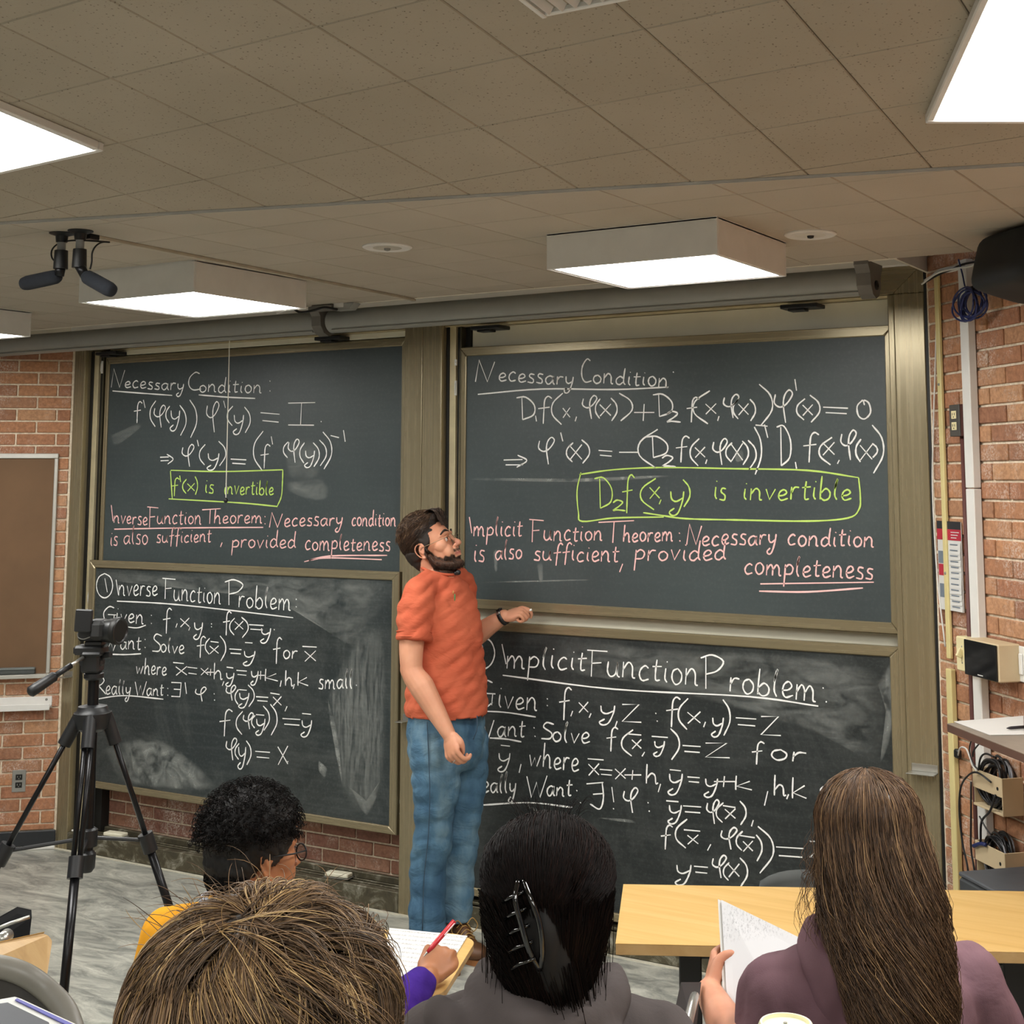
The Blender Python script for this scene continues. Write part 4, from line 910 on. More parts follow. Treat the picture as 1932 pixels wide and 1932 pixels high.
mb = MB(); rbox(mb, .598, .618, .010, .017, 1.315, 1.385, .003); mb.build('slider', M_WHITE, t); mb = MB(); rbox(mb, .640, .660, .010, .017, 1.315, 1.385, .003); mb.build('slider', M_WHITE, t); reparent(t)
# blue cable coil and the speaker
M_BLUE = simple('blue_cable', '#202a5c', .45)
t = thing('cable_coil', 'coil of dark blue network cable hanging on the white raceway', 'cable coil', None, RW(.43, .07, 2.58))
rr = random.Random(5)
c0 = RW(.455, .06, 2.585)
for k in range(9):
    cx, cz, rx, rz = rr.uniform(-.022, .03), rr.uniform(-.008, .008), rr.uniform(.055, .085), rr.uniform(.042, .058)
    pts = [c0+TR*(cx+rx*math.cos(a))+V(0, 0, cz+rz*math.sin(a))-NR*(.004*k-.01+.006*math.sin(2*a+k)) for a in [i*2*PI/22 for i in range(23)]]
    mb = MB(); mb.tube(pts, .0036, 6); mb.build('cable_loop', M_BLUE, t, smooth=True)
mb = MB(); mb.tube(smooth_pts([RW(.36, .05, 2.76), RW(.385, .05, 2.70), RW(.41, .055, 2.65), RW(.45, .06, 2.64)], 5), .003, 6); mb.tube(smooth_pts([RW(.46, .06, 2.64), RW(.56, .07, 2.645), RW(.70, .08, 2.635)], 5), .003, 6); mb.build('cable_tail', M_BLUE, t, smooth=True)
mb = MB(); mb.box(RW(.47, .062, 2.64), (.02, .012, .014), ROTR, .003); mb.build('cable_tie', M_BLACK, t); reparent(t)
t = thing('wall_speaker', 'black rounded loudspeaker under the ceiling in the upper right corner', 'speaker', None, RW(1.0, .16, 2.56))
def superq(mb, c, r, rot, e=.35, n=28, m=16):
    vs = []; fs = []
    sp = lambda v, p: math.copysign(abs(v)**p, v)
    for i in range(m+1):
        a = -PI/2+PI*i/m
        for k in range(n):
            b = 2*PI*k/n; p = V(sp(math.cos(a), e)*sp(math.cos(b), e)*r[0], sp(math.cos(a), e)*sp(math.sin(b), e)*r[1], sp(math.sin(a), e)*r[2]); vs.append(rot@p+Vector(c))
    for i in range(m):
        for k in range(n): a = i*n+k; b = i*n+(k+1) % n; fs.append((a, b, b+n, a+n))
    return mb.add(vs, fs)
mb = MB(); Rsp = ROTR@Matrix.Rotation(.25, 3, 'X'); superq(mb, RW(.955, .15, 2.645), (.165, .115, .095), Rsp); mb.build('cabinet', simple('speaker_black', '#1b1e20', .7), t, smooth=True)
mb = MB(); rbox(mb, .88, .98, .0, .10, 2.70, 2.76, .006); mb.build('mount', M_BLACK, t); mb = MB(); mb.box(RW(.80, .245, 2.66), (.016, .006, .007), Rsp, .001); mb.build('badge', M_STEEL, t); reparent(t)
t = thing('cable_bundle', 'white cables bundled along the ceiling edge above the blue coil', 'cable', None, RW(.3, .03, 2.74))
for k in range(4):
    pts = [RW(.07+.10*i, .02+.008*k+.006*math.sin(i*1.7+k), 2.742+.006*math.sin(i*1.3+k*2)-.004*k-(.02 if i == 0 else 0)) for i in range(8)]
    mb = MB(); mb.tube(smooth_pts(pts, 4), .0042, 6); mb.build('cable', M_WHITE if k != 2 else M_DARK, t, smooth=True)
reparent(t)
# two beige cable holders with coiled black leads
M_CAB = simple('black_cable', '#1c1c1e', .4); M_CABG = simple('grey_cable', '#77767a', .45)
def holder(z0, z1, label, lab2, seed, tall):
    t = thing('cable_holder', label, 'cable holder', 'beige cable holders on the right wall', RW(.48, .04, z0))
    s0, s1, D = .385, .572, .082
    for nm, a in (('front_bar', (s0, s1, D-.004, D, z0+.06, z1)), ('base_shelf', (s0, s1, .003, D, z0, z0+.008)), ('side_panel', (s0, s0+.004, .003, D-.0045, z0+.008, z1)), ('side_panel', (s1-.004, s1, .003, D, z0+.0085, z1))):
        mb = MB(); rbox(mb, *a, .001)
        if nm == 'side_panel' and a[0] > .5: mb = MB(); rbox(mb, s1-.0002, s1+.004, .003, D, z0, z1, .001)
        mb.build(nm, M_BEIGE, t)
    mb = MB(); mb.lathe([(.006, 0), (.006, .001)], RW(s1-.025, D, z0+.085), 12, -NR); mb.build('bolt_hole', M_BLACK, t); reparent(t)
    rr = random.Random(seed)
    k2 = thing('cable_coil', lab2, 'cable coil', None, RW(.48, .04, z0+.03))
    for k in range(14):
        r1 = rr.uniform(.052, .078); r2 = rr.uniform(.060, .072)*tall; cs = .478+rr.uniform(-.008, .008); cz = (z0+z1)/2+.022*tall+rr.uniform(-.01, .008); o = rr.uniform(.018, .068); th0 = rr.uniform(0, 6)
        pts = [RW(cs+r1*math.cos(a), min(max(o+.007*math.sin(2*a+th0), .012), .074), cz+r2*math.sin(a+.2*math.sin(th0))) for a in [i*2*PI/24 for i in range(25)]]
        mb = MB(); mb.tube(pts, rr.choice((.0042, .005, .0036)), 6); mb.build('cable_loop', M_CAB if k % 5 else M_CABG, k2, smooth=True)
    reparent(k2)
holder(.852, .975, 'beige cable holder under the lectern top, upper of the two', 'tangled coil of black leads in the upper beige holder', 3, 1.15)
holder(.610, .735, 'beige cable holder with rust spots, lower of the two', 'neat coil of black leads in the lower beige holder', 8, 1.05)
t = thing('hanging_cables', 'loose black and white cables dropping from the lectern past the cable holders', 'cable', None, RW(.3, .1, .9))
def wc(pts, r, m): 
    mb = MB(); mb.tube(smooth_pts([atP(x, y, RW(0, o, 0), NR) for x, y, o in pts], 6), r, 6); mb.build('cable', m, t, smooth=True)
wc([(1870, 1476, .09), (1845, 1458, .1), (1828, 1462, .1), (1813, 1485, .1), (1810, 1530, .1), (1816, 1590, .1), (1826, 1640, .1), (1830, 1700, .1)], .0035, M_CAB)
wc([(1832, 1475, .09), (1832, 1540, .09), (1832, 1600, .09), (1838, 1640, .09), (1845, 1700, .09)], .0035, M_CAB)
wc([(1834, 1392, .1), (1830, 1412, .1), (1833, 1440, .1), (1843, 1455, .1)], .003, M_WHITE); wc([(1834, 1392, .11), (1829, 1415, .11), (1836, 1440, .11), (1846, 1453, .11)], .0026, M_CAB)
wc([(1852, 1398, .1), (1838, 1415, .1), (1835, 1428, .1)], .003, M_CAB); wc([(1846, 1452, .1), (1850, 1430, .1), (1860, 1422, .1), (1875, 1428, .1)], .0034, M_CAB)
wc([(1807, 1428, .02), (1812, 1411, .05), (1822, 1412, .08), (1828, 1424, .1), (1836, 1445, .1)], .003, M_WHITE); wc([(1878, 1500, .09), (1868, 1530, .09), (1852, 1550, .09), (1850, 1590, .09)], .004, M_CAB)
wc([(1848, 1540, .09), (1860, 1562, .09), (1870, 1575, .09)], .0028, M_CAB)
wc([(1837, 1596, .09), (1850, 1592, .09), (1860, 1594, .09)], .007, M_BLUE)
mb = MB(); mb.box(atP(1807, 1422, RW(0, .02, 0), NR), (.03, .02, .032), ROTR, .005); mb.build('plug', M_BLACK, t); reparent(t)
# white gutter box low on the wall
t = thing('junction_box', 'white metal box low on the right wall behind the purple hooded shoulder', 'junction box', None, RW(.45, 0, 0))
mb = MB(); rbox(mb, .34, .50, .003, .085, .06, .285, .004); mb.build('box', M_WHITE, t)
mb = MB(); mb.tube(smooth_pts([RW(.36, .06, .285), RW(.35, .07, .33), RW(.37, .06, .40)], 4), .006, 6); mb.build('cable', M_WHITE, t, smooth=True); mb = MB(); mb.tube(smooth_pts([RW(.28, .08, .36), RW(.38, .09, .33), RW(.47, .05, .34), RW(.47, .03, .42)], 4), .004, 6); mb.build('cable', M_CAB, t, smooth=True); reparent(t)

# ------------------------------------------------------------------ lectern at the right edge
ZL = 1.18
A = atZ(1787, 1365, ZL); B = atZ(1932, 1350.5, ZL); D = atZ(1932, 1422, ZL)
u1 = (B-A).normalized(); u2 = (D-A).normalized()
t = thing('lectern', 'brown topped lectern standing against the right brick wall', 'lectern', None, (5.6, -1.0, 0))
u3 = (-NR+TR*.02).normalized(); P4 = [A, A+(B-A)*1.0, A+(B-A)*1.0+u2*.62, A+u2*.66]
M_LECT = simple('brown_laminate', '#5a4238', .45); M_LTOP = simple('lectern_top_laminate', '#8c8276', .4)
mb = MB(); mb.prism([p-V(0, 0, .026) for p in P4], (0, 0, .024)); mb.build('top_edge', M_LECT, t)
mb = MB(); mb.prism([p-V(0, 0, .002) for p in P4], (0, 0, .002)); mb.build('top', M_LTOP, t)
ctr = (P4[0]+P4[1]+P4[2]+P4[3])/4; rz = math.atan2(u2.y, u2.x)
q = P4[2]*.62+ctr*.38+V(.05, .02, 0)
mb = MB(); mb.box((q.x, q.y, ZL/2), (.05, .07, ZL-.06), Matrix.Rotation(rz, 3, 'Z'), .004); mb.build('column', M_BLACK, t)
mb = MB(); mb.box((q.x, q.y, .015), (.20, .16, .03), Matrix.Rotation(rz, 3, 'Z'), .006); mb.build('base_plate', M_BLACK, t); reparent(t)
def sheet(nm, pts, mat, z, th, label, cat, grp=None):
    mb = MB(); mb.prism([V(p.x, p.y, z) for p in pts], (0, 0, th)); return tag(mb.build(nm, mat), label, cat, grp)
a_ = [atZ(1800, 1362.5, ZL), atZ(1931, 1352, ZL), atZ(1932, 1387, ZL), atZ(1868, 1388, ZL)]
sheet('paper_sheet', a_, M_PAPER, ZL+.001, .0016, 'white paper sheets lying on the lectern', 'paper')
a = atZ(1899, 1374, ZL+.01); b = atZ(1940, 1371, ZL+.01)
mb = MB(); mb.tube([a, a+(b-a)*.12, a+(b-a)*.2, b], [.001, .004, .005, .005], 10); tag(mb.build('marker_pen', simple('pen_black', '#25242b', .5), smooth=True), 'black marker pen on the paper on the lectern', 'pen')
t = thing('equipment_case', 'dark grey equipment case edge beside the lower cable holder', 'case', None, RW(.75, .1, .5))
mb = MB(); rbox(mb, .66, .95, .02, .30, .545, .70, .008); mb.build('body', simple('case_grey', '#3a3d40', .5), t)
mb = MB(); rbox(mb, .66, .95, .02, .30, .702, .716, .004); mb.build('lid', simple('case_lid', '#4b4e52', .5), t); mb = MB(); mb.tube([RW(.665, .31, .62), RW(.94, .31, .62)], .006, 8); mb.build('handle', M_STEEL, t)
mb = MB(); rbox(mb, .66, .95, .02, .30, .0, .54, .006); mb.build('pedestal', M_BLACK, t); reparent(t)

# ------------------------------------------------------------------ tripod with camera
t = thing('tripod', 'black camera tripod with a pan handle, standing in front of the left chalkboards', 'tripod', None, (3.13, -2.5, 0))
TX, TY = 3.125, -2.497
def at4(x, y, d=4.0): return atD(x, y, d)
rv = Vector(RC[0]); fw = V(-RC[2][0]*-1, RC[2][1], 0)
fwd = V(RC[2][0], RC[2][1], 0).normalized(); rgt = V(RC[0][0], RC[0][1], 0).normalized()
zc = atD(176, 1352, 4).z                      # crown height
mb = MB(); mb.tube([(TX, TY, .90), (TX, TY, atD(176, 1275, 4).z)], .0155, 14); mb.build('center_column', M_BLACKM, t, auto=40)
mb = MB(); mb.lathe([(.03, -.04), (.045, -.03), (.052, .0), (.052, .012), (.044, .018), (.040, .03), (.022, .034)], (TX, TY, zc), 20); mb.build('crown', M_BLACK, t, auto=40)
mb = MB(); mb.lathe([(.015, -.03), (.022, -.02), (.024, .02), (.015, .03)], (TX, TY, .905), 14); mb.build('column_foot', M_BLACK, t, auto=40)
mb = MB(); mb.lathe([(.026, -.02), (.027, .025), (.02, .03)], (TX, TY, .965), 14); mb.build('spreader_collar', M_BLACK, t, auto=40)
dirs3 = [(-rgt*.93-fwd*.22), (rgt*.84+fwd*.38), (rgt*.18-fwd*.98)]
spread = [.70, .49, .60]
for i, (dv, sp) in enumerate(zip(dirs3, spread)):
    dv = dv.normalized(); top = V(TX, TY, zc-.012)+dv*.042; foot = V(TX, TY, 0)+dv*sp; foot.z = .012
    d = foot-top; L = d.length; un = d/L; side = un.cross(V(0, 0, 1)).normalized()
    leg = MB()
    for sg in (-1, 1): leg.tube([top+side*sg*.0085, top+un*(L*.28)+side*sg*.0085], .0075, 8)
    l_ = leg.build('leg', M_BLACKM, t, smooth=True)
    mb = MB(); mb.tube([top-un*.02, top+un*.07], [.019, .019], 12); mb.build('leg_hinge', M_BLACK, l_, auto=40)
    mb = MB(); mb.tube([top+un*(L*.255), top+un*(L*.295)], .021, 12); mb.build('leg_clamp', M_BLACK, l_, auto=40)
    mb = MB(); mb.tube([top+un*(L*.28), top+un*(L*.56)], .0125, 10); mb.build('middle_section', M_BLACKM, l_, smooth=True)
    mb = MB(); mb.tube([top+un*(L*.54), top+un*(L*.58)], .018, 12); mb.build('leg_clamp', M_BLACK, l_, auto=40)
    mb = MB(); mb.tube([top+un*(L*.57), foot], .0095, 10); mb.build('lower_section', M_BLACKM, l_, smooth=True)
    mb = MB(); mb.tube([foot-un*.03, foot], [.014, .016], 10); mb.build('rubber_foot', M_BLACK, l_)
    a = V(TX, TY, .965)+dv*.025; b = top+un*(L*.27); mb = MB(); mb.tube([a, b], .0055, 8); mb.build('spreader_arm', M_BLACK, t)
# head
c = atD(178, 1245, 4); zh = c.z
def hb(name, x0, x1, y0, y1, d=4.0, th=.05, mat=M_BLACK, bev=.006, par=None, rot=0.0):
    """block spanning a pixel rectangle at distance d, thickness th in depth"""
    a = atD(x0, y0, d); b = atD(x1, y1, d); w_ = (V(b.x-a.x, b.y-a.y, 0)).length; h = abs(a.z-b.z); ct = (a+b)/2
    R_ = Matrix((rgt, fwd, V(0, 0, 1))).transposed()@Matrix.Rotation(rot, 3, 'Y'); mb = MB(); mb.box(ct, (w_, th, h), R_, bev); return mb.build(name, mat, par if par is not None else t)
mb = MB(); mb.lathe([(.022, -.012), (.028, -.006), (.028, .006), (.020, .010)], atD(177, 1274, 4), 18); mb.build('pan_base', M_BLACK, t, auto=40)
hb('tilt_body', 158, 192, 1232, 1268, 4, .055); hb('tilt_hinge', 152, 196, 1240, 1258, 4, .035, bev=.008)
hb('quick_release_plate', 144, 200, 1217, 1234, 4, .06); hb('plate_clamp', 160, 199, 1228, 1236, 4, .075)
mb = MB(); mb.tube([atD(190, 1237, 4), atD(209, 1235, 3.99)], .009, 10); mb.build('lock_knob', M_BLACK, t, auto=40)
a = atD(158, 1240, 3.97); b = atD(122, 1263, 3.93); c2 = atD(54, 1308, 3.85)
mb = MB(); mb.tube([a, b], .0055, 8); mb.build('handle_rod', M_STEEL, t, smooth=True)
mb = MB(); mb.tube([b+(a-b)*.35, b+(c2-b)*.3], .0085, 10); mb.build('handle_sleeve', M_BLACK, t, smooth=True)
mb = MB(); pp = [b+(c2-b)*k for k in (.25, .3, .5, .8, .95, 1.0)]; mb.tube(pp, [.010, .0145, .0145, .016, .0155, .008], 14); mb.build('handle_grip', M_BLACK, t, smooth=True)
reparent(t)
t = thing('video_camera', 'small black camera with flip screen mounted on the tripod', 'camera', None, atD(180, 1212, 4))
hb('camera_body', 152, 200, 1172, 1208, 4, .05, simple('camera_black', '#151617', .5), .006); hb('flip_screen', 142, 174, 1150, 1192, 3.96, .012, M_BLACK, .003, rot=.04)
hb('grip', 172, 200, 1170, 1207, 3.975, .05, simple('camera_grip', '#242424', .8), .012); hb('top_plate', 176, 198, 1168, 1174, 4, .04, simple('camera_top', '#3b3b3b', .4), .002)
ax = (rgt*.9-fwd*.25).normalized(); c0 = atD(203, 1190, 3.99)
mb = MB(); mb.lathe([(.030, -.02), (.032, .0), (.034, .01), (.034, .022), (.037, .024), (.038, .042), (.034, .044), (.030, .040), (.012, .034)], c0, 28, ax); mb.build('lens', simple('lens_black', '#161718', .35), t, auto=35)
mb = MB(); mb.lathe([(.0385, .026), (.0392, .028), (.0392, .038), (.0385, .040)], c0, 28, ax); mb.build('lens_ring', M_DARK, t, auto=35)
mb = MB(); mb.box(atD(180, 1213, 4), (.05, .04, .012), Matrix((rgt, fwd, V(0, 0, 1))).transposed(), .002); mb.build('mount_block', M_BLACK, t)
mb = MB(); mb.tube(smooth_pts([atD(146, 1195, 3.97), atD(148, 1203, 3.97), atD(158, 1206, 3.97), atD(174, 1200, 3.97)], 4), .0015, 5); mb.build('strap_cord', M_GREYM, t); reparent(t)

# ------------------------------------------------------------------ long table on the right
ZTB = .74
TA = atZ(1176, 1668, ZTB); TB_ = atZ(1932, 1681.6, ZTB); TC = atZ(1932, 1794, ZTB); TD = atZ(1173, 1780, ZTB)
ud = (TB_-TA).normalized(); vd = (TD-TA); vd = vd-ud*vd.dot(ud); wdt = vd.length; vd.normalize()
L = 1.30
t = thing('seminar_table', 'long maple laminate table on black legs in front of the lower right chalkboard', 'table', None, ((TA+TD)/2).to_2d().to_3d())
Rt = Matrix((ud, -vd, V(0, 0, 1))).transposed(); ctr = TA+ud*L/2+vd*wdt/2
def tb(name, s0, s1, v0, v1, z0, z1, mat, bev=.002, par=None):
    mb = MB(); mb.box(TA+ud*(s0+s1)/2+vd*(v0+v1)/2+V(0, 0, (z0+z1)/2-ZTB), (s1-s0, abs(v1-v0), z1-z0), Matrix((ud, vd, V(0, 0, 1))).transposed(), bev); return mb.build(name, mat, par if par is not None else t)
me_top = tb('table_top', 0, L, 0, wdt, ZTB-.002, ZTB, M_WOOD, .0005)
tb('edge_band', 0.0005, L-.0005, 0.0005, wdt-.0005, ZTB-.030, ZTB-.0022, M_WOOD_EDGE, .001)
for s in (.20, L-.2):
    tb('leg', s-.032, s+.032, wdt*.5-.03, wdt*.5+.03, .03, ZTB-.03, M_BLACK, .004)
    tb('foot', s-.03, s+.03, .04, wdt-.02, 0, .028, M_BLACK, .006); tb('top_bracket', s-.04, s+.04, .05, wdt-.05, ZTB-.045, ZTB-.0305, M_BLACK, .003)
tb('cross_beam', .21, L-.21, wdt*.5-.015, wdt*.5+.015, ZTB-.12, ZTB-.075, M_BLACK, .003)
reparent(t)

# ------------------------------------------------------------------ chairs
M_CHAIRB = simple('grey_chair_shell', '#5f6064', .45); M_MESH = simple('grey_mesh_back', '#4a4d4c', .8)
def shell(pts_fn, n, m, th, name, mat, par):
    """curved panel from a parametric surface with thickness"""
    g = [[pts_fn(i/n, j/m) for j in range(m+1)] for i in range(n+1)]; vs = [p for r in g for p in r]; fs = []
    for i in range(n):
        for j in range(m): a = i*(m+1)+j; fs.append((a, a+1, a+m+2, a+m+1))
    mb = MB(); mb.add(vs, fs); o = mb.build(name, mat, par, smooth=True)
    md = o.modifiers.new('s', 'SOLIDIFY'); md.thickness = th; md.offset = 0; return o
def chair(c, face, label, zf=0.0, back_mat=M_CHAIRB, w_=.46, tablet=None, top=.84, group='lecture hall chairs'):
    """c: seat centre on the floor, face: unit direction the sitter looks"""
    face = Vector(face).normalized(); s = V(face.y, -face.x, 0)      # sitter's right
    t = thing('chair', label, 'chair', group, (c[0], c[1], zf)); c = V(c[0], c[1], zf)
    def bk(u, v):
        a = (u-.5)*2; b = v; wv = w_/2*(1-.10*b**3)*(1 if abs(a) < 1 else 1); edge = 1-.35*max(0, (abs(a)-.6)/.4)**2*(b > .75)
        return c-face*(.20+.05*b-.045*a*a)+s*(a*wv)+V(0, 0, .46+(top-.46)*b*(1-.10*abs(a)**4))
    shell(bk, 14, 10, .014, 'backrest', back_mat, t)
    def st(u, v): a = (u-.5)*2; return c+face*(-.20+.42*v)+s*(a*w_/2*.95)+V(0, 0, .445+.012*a*a-.025*max(0, v-.8)*5*.4)
    shell(st, 10, 10, .016, 'seat', back_mat, t)
    for sx in (-1, 1):
        for sy in (-1, 1):
            mb = MB(); mb.tube([c+face*(.15*sy)+s*(.17*sx)+V(0, 0, .44), c+face*(.20*sy)+s*(.21*sx)+V(0, 0, .008)], .011, 8); mb.build('leg', M_STEEL, t, smooth=True)
        mb = MB(); mb.tube(smooth_pts([c-face*.19+s*(.17*sx)+V(0, 0, .44), c-face*.235+s*(.18*sx)+V(0, 0, .55), c-face*.25+s*(.17*sx)+V(0, 0, .72)], 5), .010, 8); mb.build('back_post', M_STEEL, t, smooth=True)
    return t, c, face, s
tmp = atZ(1500, 1655, .80); F0 = V(-.05, 1, 0)
t, *_ = chair((tmp.x+.08, tmp.y+.0, 0), (.35, -1, 0), 'grey empty chair on the far side of the maple table', top=.765, back_mat=M_MESH, w_=.42); reparent(t)
# tablet-arm chairs: the one with the writing hand, and the ones at the lower left
def tablet_board(t, P, th, name='writing_tablet'):
    """rounded wooden board through four points"""
    mb = MB(); n = len(P); out = []
    for i in range(n):
        a, b, c_ = P[i-1], P[i], P[(i+1) % n]; r = min(.035, (a-b).length*.4, (c_-b).length*.4)
        u = (a-b).normalized(); v = (c_-b).normalized()
        for k in range(6): q = k/5; out.append(b+u*r*(1-q)**2+v*r*q**2)
    nrm = (P[1]-P[0]).cross(P[2]-P[1]).normalized()
    if nrm.z < 0: nrm = -nrm
    mb.prism([p-nrm*th for p in out], nrm*(th-.0015)); mb.build(name, M_WOOD_EDGE, t)
    mb = MB(); mb.prism([p-nrm*.0015 for p in out], nrm*.0015); return mb.build(name+'_top', M_WOOD, t)

# ------------------------------------------------------------------ figure tools: overlapping shapes fused by a voxel remesh into one continuous surface
def skin_mat(name, c, dark, rough=.5):
    t = Nt(name); n = t.noise(38, 4); n2 = t.noise(7, 3)
    col = t.ramp(n2, [(.3, dark), (.7, c)]); col = t.mix(t.math('MULTIPLY', t.ramp(n, [(.4, '#000000'), (.8, '#ffffff')]), .18), col, dark)
    t.b.inputs['Subsurface Weight'].default_value = .12; t.b.inputs['Subsurface Radius'].default_value = (.01, .004, .002)
    t.bump(t.noise(220, 2), .12, .001); return t.fin(col, rough, 0, .4)
def cloth_mat(name, c, c2, fine=420, wr=.25, fold=0.0, stretch=(1, 1, 1), rot=(0, 0, 0)):
    t = Nt(name); n = t.noise(6, 3); col = t.ramp(n, [(.3, c2), (.7, c)])
    f = t.noise(fine, 2, .6); col = t.mix(t.math('MULTIPLY', f, .25), col, c2)
    w_ = t.noise(7, 4, .55, t.mapping(t.pos(), stretch, rot), .6)
    t.bump(t.math('ADD', t.math('MULTIPLY', w_, 1.0), t.math('MULTIPLY', f, .03)), wr, .02)
    return t.fin(col, .9, 0, .15)
def limb(mb, pts, rs, n=14, sq=None):
    """tapered tube with round joints"""
    pts = [Vector(p) for p in pts]; sp = smooth_pts(pts, 5); N = len(sp); k = (len(pts)-1)
    rr_ = [np.interp(i/(N-1)*k, range(len(rs)), rs) for i in range(N)]
    mb.tube(sp, [float(r) for r in rr_], n); mb.ell(pts[0], (rs[0],)*3, n=n); mb.ell(pts[-1], (rs[-1],)*3, n=n)
def loft(mb, secs, n=28):
    """secs: (centre, rx, ry, rot about z)"""
    vs = []; fs = []
    for c, rx, ry, rz in secs:
        for k in range(n):
            a = 2*PI*k/n; x, y = rx*math.cos(a), ry*math.sin(a); vs.append(V(c[0]+x*math.cos(rz)-y*math.sin(rz), c[1]+x*math.sin(rz)+y*math.cos(rz), c[2]))
    for i in range(len(secs)-1):
        for k in range(n): a = i*n+k; b = i*n+(k+1) % n; fs.append((a, b, b+n, a+n))
    fs.append(tuple(range(n))[::-1]); fs.append(tuple((len(secs)-1)*n+k for k in range(n))); mb.add(vs, fs)
def smooth_secs(secs, k=5):
    P = [V(*s[0]) for s in secs]; out = []
    sp = smooth_pts(P, k); m = len(secs)-1
    for i, p in enumerate(sp):
        t_ = i/(len(sp)-1)*m; f_ = lambda j: float(np.interp(t_, range(len(secs)), [s[j] for s in secs])); out.append(((p.x, p.y, p.z), f_(1), f_(2), f_(3)))
    return out
def fuse(mb, voxel, it=4, fac=.6, disp=None, cut=None):
    """voxel remesh + smoothing -> new mesh (one continuous surface)"""
    me = mb.mesh('tmp'); bm = bmesh.new(); bm.from_mesh(me); bmesh.ops.recalc_face_normals(bm, faces=bm.faces[:]); bm.to_mesh(me); bm.free()
    o = bpy.data.objects.new('tmp', me); COL.objects.link(o)
    m = o.modifiers.new('r', 'REMESH'); m.mode = 'VOXEL'; m.voxel_size = voxel; m.use_smooth_shade = True
    s = o.modifiers.new('s', 'SMOOTH'); s.iterations = it; s.factor = fac
    dg = bpy.context.evaluated_depsgraph_get(); ev = o.evaluated_get(dg); out = bpy.data.meshes.new_from_object(ev)
    bpy.data.objects.remove(o); bpy.data.meshes.remove(me)
    n = len(out.vertices); co = np.empty(n*3, dtype=np.float32); out.vertices.foreach_get('co', co); co = co.reshape(-1, 3)
    if disp:
        no = np.empty(n*3, dtype=np.float32); out.vertices.foreach_get('normal', no); no = no.reshape(-1, 3)
        co = co+no*disp(co)[:, None]; out.vertices.foreach_set('co', co.astype(np.float32).ravel())
    if cut is not None:
        keep = cut(co); bm = bmesh.new(); bm.from_mesh(out); bm.verts.ensure_lookup_table()
        bmesh.ops.delete(bm, geom=[bm.verts[i] for i in np.nonzero(~keep)[0]], context='VERTS'); bm.to_mesh(out); bm.free()
    out.shade_smooth(); out.update(); return out
def part_mesh(name, me, mat, parent, label=None):
    me.name = name; me.materials.clear(); o = mk(name, me, mat, parent)
    if label: o['label'] = label
    return o
def frame3(o, x, z):
    """4x4 from origin, x axis and approximate z axis"""
    x = Vector(x).normalized(); z = Vector(z); z = (z-x*z.dot(x)).normalized(); y = z.cross(x)
    M_ = Matrix((x, y, z)).transposed().to_4x4(); M_.translation = Vector(o); return M_
def hand(mb, M_, curl=(.9, 1.0, 1.1, 1.2), spread=.06, thumb=((.02, .028, -.004), (.045, .045, -.012), (.07, .045, -.022), (.09, .035, -.030)), side=1, s=1.0, lens=(.074, .082, .076, .060)):
    """M_: wrist frame, x to the fingers, z out of the back of the hand, y*side to the thumb"""
    T = lambda p: M_@V(p[0]*s, p[1]*s*side, p[2]*s)
    R3 = M_.to_3x3()
    def e(c, r): mb.ell(T(c), (r[0]*s, r[1]*s, r[2]*s), R3, 14, 9)
    e((.012, 0, 0), (.03, .026, .019)); e((.045, .0, -.001), (.048, .040, .0155)); e((.065, .004, .0), (.030, .041, .0135)); e((.035, .022, -.010), (.032, .018, .016)); e((.04, -.022, -.008), (.035, .016, .014))
    for f_, (yy, L_, r0) in enumerate(zip((.030, .010, -.011, -.030), lens, (.0092, .0096, .0092, .0082))):
        c = curl[f_]; p = V(.085-(.006 if f_ == 3 else 0)-(.003 if f_ == 0 else 0), yy, .001); pts = [p-V(.02, 0, 0), p]; ang = .0; dy = (1.5-f_)*spread
        for seg, a in ((.46, c*.75), (.30, c*1.0), (.24, c*.7)):
            ang += a; p = p+V(math.cos(ang)*L_*seg, dy*L_*seg*.5, -math.sin(ang)*L_*seg); pts.append(p)
        limb(mb, [T(q) for q in pts], [r0*s*1.05, r0*s*1.08, r0*s, r0*s*.92, r0*s*.78], 10)
    limb(mb, [T(q) for q in thumb], [.015*s, .0125*s, .0108*s, .0088*s], 10)
def nails(M_, tip, r=.006): pass
